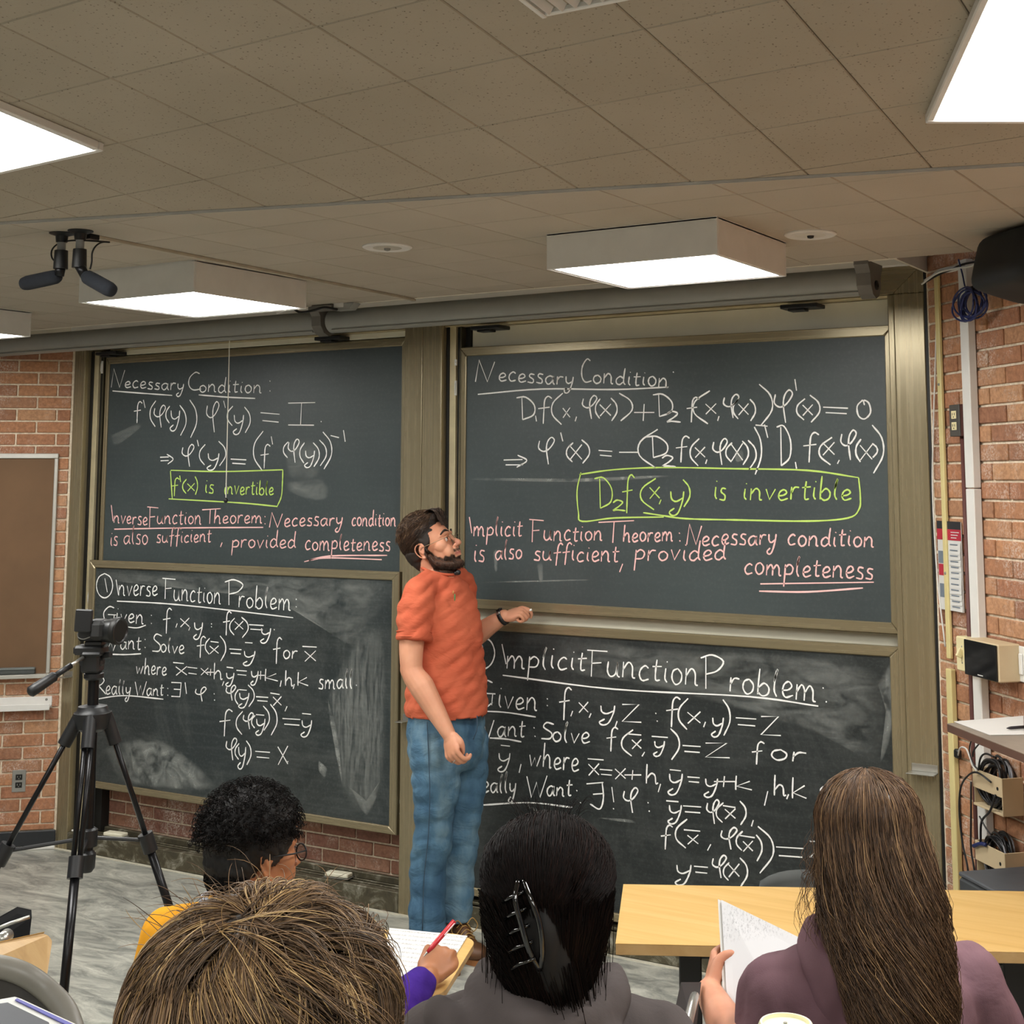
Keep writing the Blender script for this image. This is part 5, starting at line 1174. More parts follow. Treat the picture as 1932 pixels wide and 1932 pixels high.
def head_shape(mb, M_, s=1.0, face=True, nose=1.0):
    """M_: frame at the ear line, x forward, z up"""
    R3 = M_.to_3x3(); T = lambda *p: M_@(V(*p)*s)
    e = lambda c, r, rot=None: mb.ell(T(*c), (r[0]*s, r[1]*s, r[2]*s), R3@rot if rot else R3, 20, 13)
    e((-.012, 0, .045), (.098, .078, .088)); e((.030, 0, .030), (.062, .066, .070)); e((-.04, 0, .01), (.062, .066, .062))
    e((.040, 0, -.030), (.050, .054, .072)); e((.062, 0, -.075), (.030, .034, .030)); e((.012, 0, -.055), (.045, .052, .040))
    for y in (-1, 1):
        limb(mb, [T(-.002, y*.060, -.030), T(.012, y*.056, -.062), T(.050, y*.036, -.088), T(.078, y*.010, -.097)], [.012*s, .013*s, .014*s, .016*s], 10)
        e((.056, y*.042, -.012), (.028, .022, .026))
        if face:
            e((.068, y*.030, -.040), (.026, .024, .034))
    e((.084, 0, -.100), (.017, .020, .016))
    if face:
        limb(mb, [T(.072, -.045, .026), T(.090, -.022, .031), T(.092, 0, .026), T(.090, .022, .031), T(.072, .045, .026)], [.008*s, .010*s, .009*s, .010*s, .008*s], 10)
        limb(mb, [T(.090, 0, .018), T(.101, 0, -.002), T(.1155*nose, 0, -.022)], [.0075*s, .008*s, .0105*s], 10)
        e((.116*nose, 0, -.026), (.011, .012, .010))
        for y in (-1, 1): e((.104, y*.012, -.029), (.011, .0075, .008))
        e((.088, 0, -.050), (.016, .026, .018))
        limb(mb, [T(.088, -.023, -.061), T(.101, -.008, -.056), T(.102, 0, -.058), T(.101, .008, -.056), T(.088, .023, -.061)], [.0035*s, .0058*s, .0055*s, .0058*s, .0035*s], 8)
        limb(mb, [T(.087, -.020, -.064), T(.100, 0, -.069), T(.087, .020, -.064)], [.0035*s, .0068*s, .0035*s], 8)
        for y in (-1, 1): e((.075, y*.032, .007), (.0125, .017, .012))
def ear(mb, M_, y, s=1.0):
    T = lambda *p: M_@(V(*p)*s); rim = [(.006, .0), (.010, .016), (.002, .031), (-.014, .034), (-.026, .022), (-.026, .004), (-.018, -.014), (-.006, -.026), (.004, -.024), (.006, -.012)]
    limb(mb, [T(-.008+a, y*(.079+.010*min(1, max(0, -a)/.02)), -.004+b) for a, b in rim], [.0036*s]*len(rim), 8)
    mb.ell(T(-.014, y*.076, -.002), (.015*s, .006*s, .026*s), M_.to_3x3(), 12, 8)
    limb(mb, [T(-.012, y*.083, .018), T(-.020, y*.086, .004), T(-.010, y*.084, -.012)], [.003*s]*3, 8)

# ---- strands of hair: thin three-sided tubes joined in one mesh, with a per-strand tone
def hair_mat(name, stops, rough=.42, spec=.35):
    t = Nt(name); a = t.n('ShaderNodeAttribute'); a.attribute_name = 'tone'
    col = t.ramp(a.outputs['Fac'], stops); t.b.inputs['Anisotropic'].default_value = .4
    return t.fin(col, rough, 0, spec)
def strands_mesh(name, paths, r, tone, mat, parent, taper=.25):
    """paths: (N, K, 3) array"""
    P = np.asarray(paths, dtype=np.float64); N, K, _ = P.shape
    d = np.empty_like(P); d[:, 1:-1] = P[:, 2:]-P[:, :-2]; d[:, 0] = P[:, 1]-P[:, 0]; d[:, -1] = P[:, -1]-P[:, -2]
    d /= np.linalg.norm(d, axis=2, keepdims=True)+1e-9
    ref = np.array([.31, .52, .79]); a = np.cross(d, ref); a /= np.linalg.norm(a, axis=2, keepdims=True)+1e-9; b = np.cross(d, a)
    rr_ = (np.asarray(r) if np.ndim(r) else np.full(N, r))[:, None]*np.interp(np.linspace(0, 1, K), [0, .15, .7, 1], [.8, 1, .85, taper])[None, :]
    vs = np.empty((N, K, 3, 3))
    for j in range(3):
        an = 2*PI*j/3; vs[:, :, j] = P+(a*math.cos(an)+b*math.sin(an))*rr_[:, :, None]
    base = (np.arange(N)[:, None, None]*K+np.arange(K-1)[None, :, None])*3
    j = np.arange(3)[None, None, :]; j2 = (j+1) % 3
    F_ = np.stack([base+j, base+j2, base+3+j2, base+3+j], axis=-1).reshape(-1, 4)
    me = bpy.data.meshes.new(name); nv = N*K*3; nf = len(F_)
    me.vertices.add(nv); me.vertices.foreach_set('co', vs.reshape(-1).astype(np.float32))
    me.loops.add(nf*4); me.loops.foreach_set('vertex_index', F_.reshape(-1).astype(np.int32))
    me.polygons.add(nf); me.polygons.foreach_set('loop_start', np.arange(0, nf*4, 4, dtype=np.int32)); me.polygons.foreach_set('loop_total', np.full(nf, 4, dtype=np.int32))
    me.update(calc_edges=True)
    at = me.attributes.new('tone', 'FLOAT', 'POINT'); at.data.foreach_set('value', np.repeat(np.asarray(tone, dtype=np.float32), K*3))
    me.shade_smooth(); o = mk(name, me, mat, parent); o['kind'] = 'stuff'; return o
RNG = np.random.default_rng(11)
def unit(v): return v/(np.linalg.norm(v, axis=-1, keepdims=True)+1e-9)
def sphere_pts(n, zmin=-1, zmax=1):
    z = RNG.uniform(zmin, zmax, n); a = RNG.uniform(0, 2*PI, n); r = np.sqrt(1-z*z); return np.stack([r*np.cos(a), r*np.sin(a), z], 1)
def mat_np(M_): return np.array(M_.to_3x3()), np.array(M_.translation)
def fold_fn(amp, f1, f2, seed=0):
    rs = np.random.default_rng(seed); ks = rs.normal(0, 1, (5, 3))*np.array(f1); ph = rs.uniform(0, 6, 5); ks2 = rs.normal(0, 1, (5, 3))*np.array(f2)
    def g(co):
        s = np.zeros(len(co))
        w_ = sum(np.sin(co@k+p) for k, p in zip(ks2, ph))*.6
        for k, p in zip(ks, ph): s += np.abs(np.sin(co@k+p+w_))**1.0-.6
        return s*amp/2.2
    return g

# ------------------------------------------------------------------ the standing man
M_SKIN = skin_mat('skin_fair', '#dca283', '#c98a6c'); M_SHIRT = cloth_mat('orange_red_heather_cotton', '#d27052', '#bf5c42', wr=.55, stretch=(1, 1, 2.2), rot=(.5, .6, 0))
def m_denim():
    t = Nt('washed_blue_denim'); n = t.noise(4.5, 4, .6, t.mapping(t.pos(), (1.5, 1.5, .8))); f = t.noise(500, 2)
    col = t.ramp(n, [(.3, '#3c5a74'), (.5, '#567890'), (.68, '#7e9aa8'), (.8, '#98acae')]); col = t.mix(t.math('MULTIPLY', f, .3), col, '#33506a')
    w_ = t.noise(9, 4, .55, t.mapping(t.pos(), (1, 1, 1.6), (.3, .5, 0)), .8); t.bump(w_, .6, .02); return t.fin(col, .85, 0, .2)
M_DENIM = m_denim(); M_BOOT = simple('brown_leather', '#5a3a22', .5, var=.25, scale=20); M_LACE = simple('tan_lace', '#a8844c', .8)
M_HAIRB = hair_mat('brown_hair', [(0, '#231810'), (.5, '#3d2b20'), (.85, '#6b533e'), (1, '#8a7055')]); M_HAIRBASE = simple('dark_hair_base', '#241911', .6)
man = thing('person', 'standing bearded man in orange-red t-shirt and blue jeans, looking up at the chalkboard', 'person', None, (2.72, -.38, 0))
Q = atY
nb = Q(828, 1078, -.38)            # base of neck
# head: frame at the ears
hm = Q(816, 1036, -.385); HX = V(.966, .22, .0); HX.normalize(); pit = math.radians(26)
fx = (HX*math.cos(pit)+V(0, 0, 1)*math.sin(pit)).normalized(); fz = (V(0, 0, 1)*math.cos(pit)-HX*math.sin(pit)).normalized()
HM = frame3(hm+V(0, .0, .0), fx, fz); HS = 1.06
ctr_shift = HM@V(0, 0, 0)
rs_ = Q(786, 1122, -.575); re_ = Q(777, 1262, -.625); rw_ = Q(846, 1384, -.60); ls_ = Q(868, 1104, -.20); le_ = Q(866, 1218, -.15); lw_ = Q(951, 1163, -.115)
mb = MB(); head_shape(mb, HM, HS)
for y in (-1, 1): ear(mb, HM, y, HS)
limb(mb, [HM@V(-.028, 0, -.045), HM@V(-.02, 0, -.10), nb+V(0, 0, -.01), nb+V(0, 0, -.06)], [.062, .060, .066, .085], 18)
limb(mb, [rs_+V(0, .02, -.02), rs_*.5+re_*.5+V(-.008, 0, 0), re_, re_*.72+rw_*.28+V(0, 0, .0), re_*.35+rw_*.65, rw_], [.050, .055, .045, .052, .041, .029], 16)
limb(mb, [ls_+V(0, -.02, -.02), ls_*.5+le_*.5, le_, le_*.7+lw_*.3+V(0, 0, -.004), le_*.3+lw_*.7, lw_], [.048, .052, .045, .050, .040, .030], 16)
mb.ell(re_+V(-.012, 0, .0), (.040, .040, .045))
# right hand hangs, lightly curled, back of the hand to the camera
d = (Q(858, 1440, -.63)-rw_); HRm = frame3(rw_, d, V(-.25, -1, .1)); hand(mb, HRm, (.95, 1.1, 1.2, 1.3), .02, side=1, s=1.08, thumb=((.02, .024, -.006), (.045, .035, -.018), (.064, .030, -.026), (.080, .018, -.034)))
# left hand closed around a stub of chalk, knuckles forward
tipL = Q(1012, 1147, -.075); HLm = frame3(lw_, (tipL-lw_), V(.12, -.45, .95)); hand(mb, HLm, (.85, 1.55, 1.6, 1.6), .0, side=1, s=1.0, thumb=((.02, .030, -.006), (.048, .046, -.010), (.078, .040, -.012), (.104, .028, -.012)), lens=(.070, .078, .072, .058))
me = fuse(mb, .0034, 6, .5)
# short beard: where it grows is stored on the face, the strands are laid over it further down
n_ = len(me.vertices); co_ = np.empty(n_*3, dtype=np.float32); me.vertices.foreach_get('co', co_); co_ = co_.reshape(-1, 3)
Rn, tn = mat_np(HM); lc = ((co_-tn)@Rn)/HS
bx, by, bz = lc[:, 0], np.abs(lc[:, 1]), lc[:, 2]
edge = np.interp(bx, [-.012, .004, .018, .045, .075, .092, .102], [-.02, .012, -.034, -.052, -.058, -.060, -.072])
jit = .004*np.sin(lc[:, 0]*240)*np.cos(lc[:, 2]*190+lc[:, 1]*160)
bd = np.clip((edge+jit-bz)/.006, 0, 1)*np.clip((bx+.010)/.006, 0, 1)*np.clip((bz+.135)/.012, 0, 1)*(by > -.1)
lipm = (bx > .086) & (bz > -.074) & (bz < -.052) & (by < .022)
bd = np.where(lipm, .0, bd); mst = np.clip((bx-.086)/.006, 0, 1)*np.clip((-.040-bz)/.004, 0, 1)*np.clip((bz+.056)/.004, 0, 1)*(by < .030); bd = np.maximum(bd, .75*mst)
at_ = me.attributes.new('beard', 'FLOAT', 'POINT'); at_.data.foreach_set('value', bd.astype(np.float32))
lp = np.exp(-((bz+.062)/.007)**2)*np.clip((bx-.088)/.006, 0, 1)*(by < .024); rd = np.exp(-(((bx-.115)/.018)**2+(bz+.024)**2/.0003)); at_ = me.attributes.new('lips', 'FLOAT', 'POINT'); at_.data.foreach_set('value', np.clip(lp+.45*rd, 0, 1).astype(np.float32))
M_FACE = skin_mat('skin_with_beard', '#dca283', '#c98a6c'); nt_ = M_FACE.node_tree; src = nt_.nodes['Principled BSDF'].inputs['Base Color'].links[0].from_socket
for nm_, cc in (('lips', '#b0605a'), ('beard', '#2e1f16')):
    a_ = nt_.nodes.new('ShaderNodeAttribute'); a_.attribute_name = nm_; mx = nt_.nodes.new('ShaderNodeMixRGB'); mx.inputs[2].default_value = srgb(cc)
    mm_ = nt_.nodes.new('ShaderNodeMath'); mm_.operation = 'MULTIPLY'; mm_.inputs[1].default_value = .88; nt_.links.new(a_.outputs['Fac'], mm_.inputs[0]); nt_.links.new(mm_.outputs[0], mx.inputs[0]); nt_.links.new(src, mx.inputs[1]); src = mx.outputs[0]
nt_.links.new(src, nt_.nodes['Principled BSDF'].inputs['Base Color'])
no_ = np.empty(n_*3, dtype=np.float32); me.vertices.foreach_get('normal', no_); no_ = no_.reshape(-1, 3)
body = part_mesh('body', me, M_FACE, man)
ids = np.nonzero(bd > .45)[0]; ids = RNG.choice(ids, min(2600, len(ids)), replace=False); K = 4; P0_ = co_[ids]; N0_ = no_[ids]; down = np.array([.25, 0, -1.])
bp = np.stack([P0_+(N0_*.35*q+down*.75*q+RNG.normal(0, .12, N0_.shape)*q)*(.011*RNG.uniform(.6, 1.2, (len(ids), 1))) for q in (0, .33, .66, 1)], 1)
bw = bp
mb = MB(); a = HLm@V(.098, .026, -.018); mb.tube([a, a+(tipL-lw_).normalized()*.022+V(0, 0, .002)], .005, 8); mb.build('chalk_stub', M_CHALK_W, man, smooth=True)
# eyes, brows, beard, hair, glasses
T = lambda *p: HM@(V(*p)*HS)
for y in (-1, 1):
    mb = MB(); mb.ell(T(.080, y*.032, .006), (.0105*HS,)*3, HM.to_3x3(), 16, 10); ey = mb.build('eye', simple('eye_white', '#d8cfc8', .2), man, smooth=True)
    mb = MB(); mb.ell(T(.0893, y*.031, .0075), (.0022, .0048, .0048), HM.to_3x3(), 12, 8); mb.build('iris', simple('eye_iris', '#2a211c', .2), ey, smooth=True)
    mb = MB(); limb(mb, [T(.080, y*.046, .008), T(.0915, y*.034, .0155), T(.092, y*.022, .009)], [.0022]*3, 6); mb.build('eyelid', M_SKIN, man, smooth=True)
    mb = MB(); limb(mb, [T(.078, y*.050, .031), T(.093, y*.034, .041), T(.099, y*.014, .034)], [.0035, .005, .004], 8); mb.build('eyebrow', M_HAIRBASE, man, smooth=True)
# hair cap + combed strands
mb = MB(); R3 = HM.to_3x3(); mb.ell(T(-.022, 0, .060), (.099*HS, .0835*HS, .092*HS), R3, 24, 16); mb.ell(T(-.055, 0, .012), (.060*HS, .074*HS, .066*HS), R3, 20, 12); mb.ell(T(.022, 0, .112), (.070, .060, .038), R3); mb.ell(T(-.06, 0, -.030), (.040, .060, .040), R3)
for y in (-1, 1): mb.ell(T(.004, y*.067, .040), (.034, .012, .040), R3); mb.ell(T(.004, y*.072, .006), (.009, .007, .020), R3)
me = fuse(mb, .005, 4, .6, disp=fold_fn(.0025, (70, 70, 70), (20, 20, 20), 4)); hair = part_mesh('hair', me, M_HAIRBASE, man)
Rn, tn = mat_np(HM)
def to_w(p): return (p*HS)@Rn.T+tn
n = 5200; sp = sphere_pts(n, -.75, 1); c0 = np.array([-.018, 0, .060]); rad = np.array([.102, .087, .098])
keep = (sp[:, 0] < .62+.3*sp[:, 2]) & ~((sp[:, 0] > .15) & (sp[:, 2] < .15)); sp = sp[keep]; n = len(sp)
K = 7; pth = np.empty((n, K, 3)); cur = sp.copy(); drift = np.array([-.55, 0, -.25])
side_d = np.stack([-.9*np.ones(n), .15*np.sign(sp[:, 1]), -.5*np.ones(n)], 1)
top = sp[:, 2] > .55; side_d[top] = np.stack([RNG.uniform(-.9, .6, top.sum()), -.9*np.ones(top.sum()), RNG.uniform(-.1, .4, top.sum())], 1)
lift = np.where(sp[:, 2] > .5, .012, .003)*RNG.uniform(.4, 1.2, n)
for k in range(K):
    pth[:, k] = c0+cur*rad*(1+(lift*(math.sin(k/(K-1)*PI*.8))/.09)[:, None])
    cur = unit(cur+side_d*.075*(1+.5*top[:, None])+RNG.normal(0, .012, cur.shape))
strands_mesh('hair_strands', to_w(pth), .0011, np.clip(RNG.beta(2, 3, n)*.8+.45*(sp[:, 2] > .35)*RNG.uniform(.3, 1, n), 0, 1), M_HAIRB, hair)
# forelock
n = 160; K = 7; pth = np.empty((n, K, 3)); y0 = RNG.uniform(-.045, .03, n)
for k in range(K): q = k/(K-1); pth[:, k] = np.stack([.045+.055*math.sin(q*1.9)+.004*RNG.normal(size=n), y0*(1-.2*q)-.012*q, .142-.080*q*q+.012*math.sin(q*3)+0*y0], 1)
strands_mesh('forelock', to_w(pth), .0014, RNG.beta(2, 2.5, n), M_HAIRB, hair)
# beard
strands_mesh('beard', bw, .0007, RNG.beta(2, 4, len(bw)), M_HAIRB, man)
# glasses
M_WIRE = simple('thin_gold_wire', '#8a7a60', .3, .8); gl = None
g = MB()
for y in (-1, 1):
    g.tube([T(.109, y*.031+.021*math.cos(a), .001+.019*math.sin(a)) for a in [i*2*PI/24 for i in range(25)]], .0011, 6, caps=False)
    g.tube(smooth_pts([T(.108, y*.052, .006), T(.095, y*.068, .008), T(.04, y*.080, .010), T(-.004, y*.082, .012), T(-.016, y*.082, .002)], 4), .0011, 6)
g.tube(smooth_pts([T(.109, -.010, .006), T(.112, 0, .009), T(.109, .010, .006)], 4), .0011, 6)
glo = g.build('glasses', M_WIRE, man, smooth=True)
def m_glass():
    t = Nt('clear_lens'); t.b.inputs['Transmission Weight'].default_value = 1; t.b.inputs['IOR'].default_value = 1.05; return t.fin('#f4f8f8', .02)
M_GLASS = m_glass()
for y in (-1, 1): mb = MB(); mb.lathe([(.020, -.0004), (.020, .0004)], T(.109, y*.031, .001), 24, fx); mb.build('lens', M_GLASS, glo)
# t-shirt
def sec(px, py, Y, rx, ry, rz=0.0): c = Q(px, py, Y); return ((c.x, c.y, c.z), rx, ry, rz)
mb = MB()
tor = [sec(826, 1084, -.385, .066, .075), sec(828, 1094, -.385, .084, .120), sec(830, 1108, -.385, .104, .158), sec(833, 1135, -.385, .130, .176), sec(835, 1165, -.385, .148, .176), sec(838, 1200, -.385, .154, .172), sec(840, 1245, -.385, .157, .170), sec(842, 1290, -.385, .164, .175), sec(843, 1325, -.385, .170, .182), sec(843, 1349, -.385, .171, .184)]
loft(mb, smooth_secs(tor), 36)
a = rs_; b = rs_*.38+re_*.62
limb(mb, [Q(812, 1096, -.45), a+V(.0, .02, .0), rs_*.85+re_*.15], [.048, .068, .073], 18); mb.tube(smooth_pts([rs_*.9+re_*.1, rs_*.75+re_*.25, rs_*.55+re_*.45, b], 4), [.070, .0725, .074, .074, .074, .074, .074, .073, .073, .073, .073, .073, .073], 24)
limb(mb, [Q(848, 1086, -.32), ls_+V(0, 0, .008), ls_*.6+le_*.4, ls_*.35+le_*.65], [.045, .064, .068, .068], 18)
f1 = fold_fn(.0095, (20, 14, 30), (9, 9, 9), 21)
hemz = tor[-1][0][2]; neckc = Vector(tor[0][0])
slv_n = (re_-rs_).normalized(); slv_c = np.array(b-slv_n*.012); slv_nn = np.array(slv_n)
nck = np.array(HM@V(-.015, 0, -.09)); ndir = np.array((nb-(HM@V(-.02, 0, -.08))).normalized())
ncc = np.array(nb)
def cut(co):
    k = co[:, 2] > hemz+.004
    # neckline: open a tilted disc
    p = co-ncc; k &= ~((p[:, 2]+.22*p[:, 0] > .006) & (np.hypot(p[:, 0], p[:, 1]) < .075))
    return k
me = fuse(mb, .0075, 5, .6, disp=f1, cut=cut); sh = part_mesh('t_shirt', me, M_SHIRT, man)
md = sh.modifiers.new('s', 'SOLIDIFY'); md.thickness = .0035; md.offset = 0
# sleeve hem, bottom hem, neck band as raised seams
mb = MB(); u = slv_n.cross(V(1, 0, 0)).normalized(); v = slv_n.cross(u)
for o_ in (-.012, -.034): mb.tube([b+slv_n*o_+(u*math.cos(t_)+v*math.sin(t_))*.0725 for t_ in [i*2*PI/30 for i in range(31)]], .0022 if o_ < -.02 else .003, 6, caps=False)
mb.build('sleeve_hem', M_SHIRT, sh, smooth=True)
mb = MB(); mb.tube([V(nb.x+.074*math.cos(t_), nb.y+.074*math.sin(t_), nb.z+.006-.018*math.cos(t_)) for t_ in [i*2*PI/36 for i in range(37)]], .0062, 8, caps=False); mb.build('neck_band', M_SHIRT, sh, smooth=True)
# small green and gold chest print
pc = Q(858, 1127, -.505); mb = MB(); R_ = Matrix((V(.66, -.75, 0), V(.75, .66, 0), V(0, 0, 1))).transposed()@Matrix.Rotation(.35, 3, 'Y')
mb.ell(pc, (.014, .003, .016), R_, 8, 5); mb.build('green_print', simple('print_green', '#4f8a55', .8), sh); mb = MB(); mb.ell(pc+V(-.008, 0, .020), (.006, .003, .008), R_, 8, 5); mb.build('gold_print', simple('print_gold', '#c99a58', .8), sh)
mb = MB(); c = Q(865, 1080, -.50); mb.ell(c, (.010, .012, .011)); mb.box(c+V(-.008, -.0, -.004), (.022, .014, .014), None, .003); mb.build('clip_microphone', M_BLACK, sh, smooth=True)
# jeans
mb = MB()
pel = [sec(842, 1318, -.385, .140, .172), sec(842, 1350, -.385, .148, .176), sec(842, 1385, -.385, .152, .182), sec(844, 1425, -.385, .140, .180), sec(846, 1450, -.385, .11, .15)]
loft(mb, smooth_secs(pel), 32)
limb(mb, [Q(822, 1405, -.475), Q(823, 1470, -.48), Q(818, 1560, -.47), Q(809, 1640, -.46), Q(806, 1700, -.46), Q(806, 1758, -.46)], [.108, .098, .080, .074, .073, .074], 22)
limb(mb, [Q(876, 1405, -.295), Q(876, 1470, -.29), Q(872, 1560, -.29), Q(865, 1640, -.29), Q(861, 1690, -.29), Q(860, 1737, -.29)], [.104, .092, .074, .068, .067, .068], 22)
cz1 = Q(806, 1756, -.46).z; cz2 = Q(860, 1736, -.29).z; wz = Q(842, 1322, -.385).z
def cutj(co): return (co[:, 2] < wz) & (co[:, 2] > np.where(co[:, 1] < -.375, cz1, cz2))
me = fuse(mb, .0085, 5, .6, disp=fold_fn(.0105, (16, 14, 24), (8, 8, 8), 33), cut=cutj); je = part_mesh('jeans', me, M_DENIM, man)
md = je.modifiers.new('s', 'SOLIDIFY'); md.thickness = .003; md.offset = 0
M_SEAM = simple('denim_seam', '#33485a', .8)
mb = MB(); mb.tube(smooth_pts([Q(806, 1362, -.568), Q(809, 1430, -.585), Q(811, 1500, -.58), Q(808, 1580, -.555), Q(800, 1660, -.538), Q(797, 1755, -.538)], 6), .0022, 5); mb.build('side_seam', M_SEAM, je, smooth=True)
mb = MB(); mb.tube(smooth_pts([Q(773, 1368, -.46), Q(776, 1382, -.50), Q(782, 1405, -.53)], 5), .002, 5); mb.tube(smooth_pts([Q(900, 1350, -.46), Q(900, 1375, -.475), Q(893, 1395, -.47)], 5), .002, 5); mb.build('pocket_seam', M_SEAM, je, smooth=True)
# boots
def boot(ax_, ay_, az_, dirx):
    mb = MB(); c = V(ax_, ay_, 0); dx = Vector(dirx).normalized(); sy = V(-dx.y, dx.x, 0); R_ = Matrix((dx, sy, V(0, 0, 1))).transposed()
    P_ = lambda a, b, c_: c+dx*a+sy*b+V(0, 0, c_)
    mb.ell(P_(-.03, 0, .055), (.058, .042, .045), R_); mb.ell(P_(.06, 0, .055), (.085, .045, .040), R_); mb.ell(P_(.15, 0, .045), (.065, .050, .035), R_); limb(mb, [P_(-.005, 0, .06), P_(-.015, 0, .15)], [.050, .048], 16); mb.ell(P_(.03, 0, .09), (.06, .036, .04), R_)
    bt = part_mesh('boot', fuse(mb, .006, 4, .6), M_BOOT, man)
    mb = MB(); n = 28; out = []
    for i in range(n):
        a = 2*PI*i/n; x = .062+.150*math.cos(a); wv = .048*(1+.10*math.cos(a)-.10*math.cos(2*a+.3)); out.append(P_(x, wv*math.sin(a), .001))
    mb.prism(out, (0, 0, .022)); mb.build('sole', simple('boot_sole', '#8b5a32', .7), bt)
    for k in range(5): mb = MB(); q = P_(.045+.016*k, 0, .128-.011*k); mb.tube(smooth_pts([q+sy*.030-V(0, 0, .014), q+V(0, 0, .006), q-sy*.030-V(0, 0, .014)], 4), .0026, 6); mb.build('lace', M_LACE, bt, smooth=True)
    for sgn in (-1, 1): mb = MB(); q = P_(.06, sgn*.012, .128); mb.tube(smooth_pts([q, q+sy*sgn*.025+V(0, 0, .02), q+sy*sgn*.05-V(0, 0, .012), q+sy*sgn*.03-V(0, 0, .035), q+dx*.01], 6), .0024, 6); mb.build('lace_loop', M_LACE, bt, smooth=True)
    return bt
c1 = Q(806, 1760, -.46); boot(c1.x, -.46, 0, (.95, -.3, 0)); c2 = Q(860, 1740, -.29); boot(c2.x+.01, -.29, 0, (.9, -.45, 0))
# watch and ring
wd = (lw_-le_).normalized(); wc_ = lw_-wd*.006; u = wd.cross(V(0, 0, 1)).normalized(); v = wd.cross(u)
mb = MB(); vs = []; n = 28
for k in range(n):
    a = 2*PI*k/n; rr_ = u*math.cos(a)+v*math.sin(a)
    vs += [wc_+wd*.009+rr_*.0325, wc_-wd*.009+rr_*.0325, wc_-wd*.009+rr_*.036, wc_+wd*.009+rr_*.036]
mb.add(vs, [((4*k+i) % (4*n), (4*k+(i+1) % 4) % (4*n), (4*(k+1)+(i+1) % 4) % (4*n), (4*(k+1)+i) % (4*n)) for k in range(n) for i in range(4)])
wt = mb.build('watch', M_BLACK, man, smooth=True)
mb = MB(); mb.box(wc_-u*.0 - v*.037, (.024, .024, .009), Matrix((wd, u, v)).transposed(), .003); mb.build('watch_case', M_BLACKM, wt); mb = MB(); mb.box(wc_+u*.030-v*.021, (.018, .006, .010), Matrix((wd, u, v)).transposed(), .002); mb.build('watch_buckle', M_STEEL, wt)
rp = HRm@V(.085+.034, -.012, -.012); mb = MB(); 
mb = MB(); rc_ = HRm@V(.105, -.012, -.010); ax2 = (HRm.to_3x3()@V(.6, 0, -.8)).normalized(); uu = ax2.cross(V(0, 1, 0)).normalized(); vv = ax2.cross(uu)
mb.tube([rc_+(uu*math.cos(a)+vv*math.sin(a))*.0108 for a in [i*2*PI/18 for i in range(19)]], .0017, 6, caps=False); mb.build('ring', M_STEEL, man, smooth=True)
reparent(man)

# ------------------------------------------------------------------ seated students, seen from behind
def student_body(face, nbase, sh_w, sh_drop=.035, s=1.0, length=.52):
    """torso volume around the neck base; returns MB"""
    face = Vector((face.x, face.y, 0)).normalized(); rt_ = V(face.y, -face.x, 0); rz = math.atan2(face.y, face.x); mb = MB()
    secs = []
    for dz, rx, ry, fx_ in ((.03, .055, .062, .01), (-.005, .075, .085, 0), (-.04, .092, .135, -.012), (-.085, .115, sh_w-.035, -.02), (-.15, .128, sh_w-.025, -.02), (-.26, .130, sh_w-.04, 0), (-.38, .130, sh_w-.055, .02), (-length, .145, sh_w-.045, .02)):
        c = nbase+face*fx_*s+V(0, 0, dz*s); secs.append(((c.x, c.y, c.z), rx*s, ry*s, rz))
    loft(mb, smooth_secs(secs), 36)
    L = nbase-rt_*(sh_w-.03)*s+V(0, 0, -(.055+sh_drop)*s); R = nbase+rt_*(sh_w-.03)*s+V(0, 0, -(.055+sh_drop)*s)
    for p in (L, R): limb(mb, [nbase+V(0, 0, -.045*s), p*.5+nbase*.5+V(0, 0, -.015), p], [.06*s, .058*s, .062*s], 16)
    return mb, L, R, face, rt_
def neck_head(mb, HM, HS, nbase, r=.055, face=True, ears=True):
    head_shape(mb, HM, HS, face)
    if ears:
        for y in (-1, 1): ear(mb, HM, y, HS)
    limb(mb, [HM@V(-.03, 0, -.04), HM@V(-.025, 0, -.09), nbase, nbase+V(0, 0, -.05)], [r, r*.97, r*1.05, r*1.3], 18)
def seat_for(nb_, face, label, zf, shell_h=.84):
    c = nb_-Vector((face.x, face.y, 0)).normalized()*.0; return chair((c.x, c.y, 0), (face.x, face.y, 0), label, zf=zf, top=shell_h)
fwd3 = fwd.copy(); up3 = V(0, 0, 1)

# ---- curly-haired student in the yellow and purple top
D0 = 3.3
cur = thing('person', 'seated student with curly black hair, glasses, yellow top and purple sleeves, writing', 'person', None, V(*atD(430, 1800, D0)).to_2d().to_3d())
HXc = (rgt*math.cos(math.radians(42))+fwd*math.sin(math.radians(42))-up3*.06).normalized(); HS = 1.0
HMc = frame3(V(0, 0, 0), HXc, up3+HXc*.05); earp = atD(503, 1628, D0-.02); HMc = Matrix.Translation(earp-(HMc@V(-.014, -.079, .0)))@HMc
nbc = atD(440, 1712, D0)
M_SK2 = skin_mat('skin_tan', '#b47a55', '#94603f'); mb = MB(); neck_head(mb, HMc, HS, nbc)
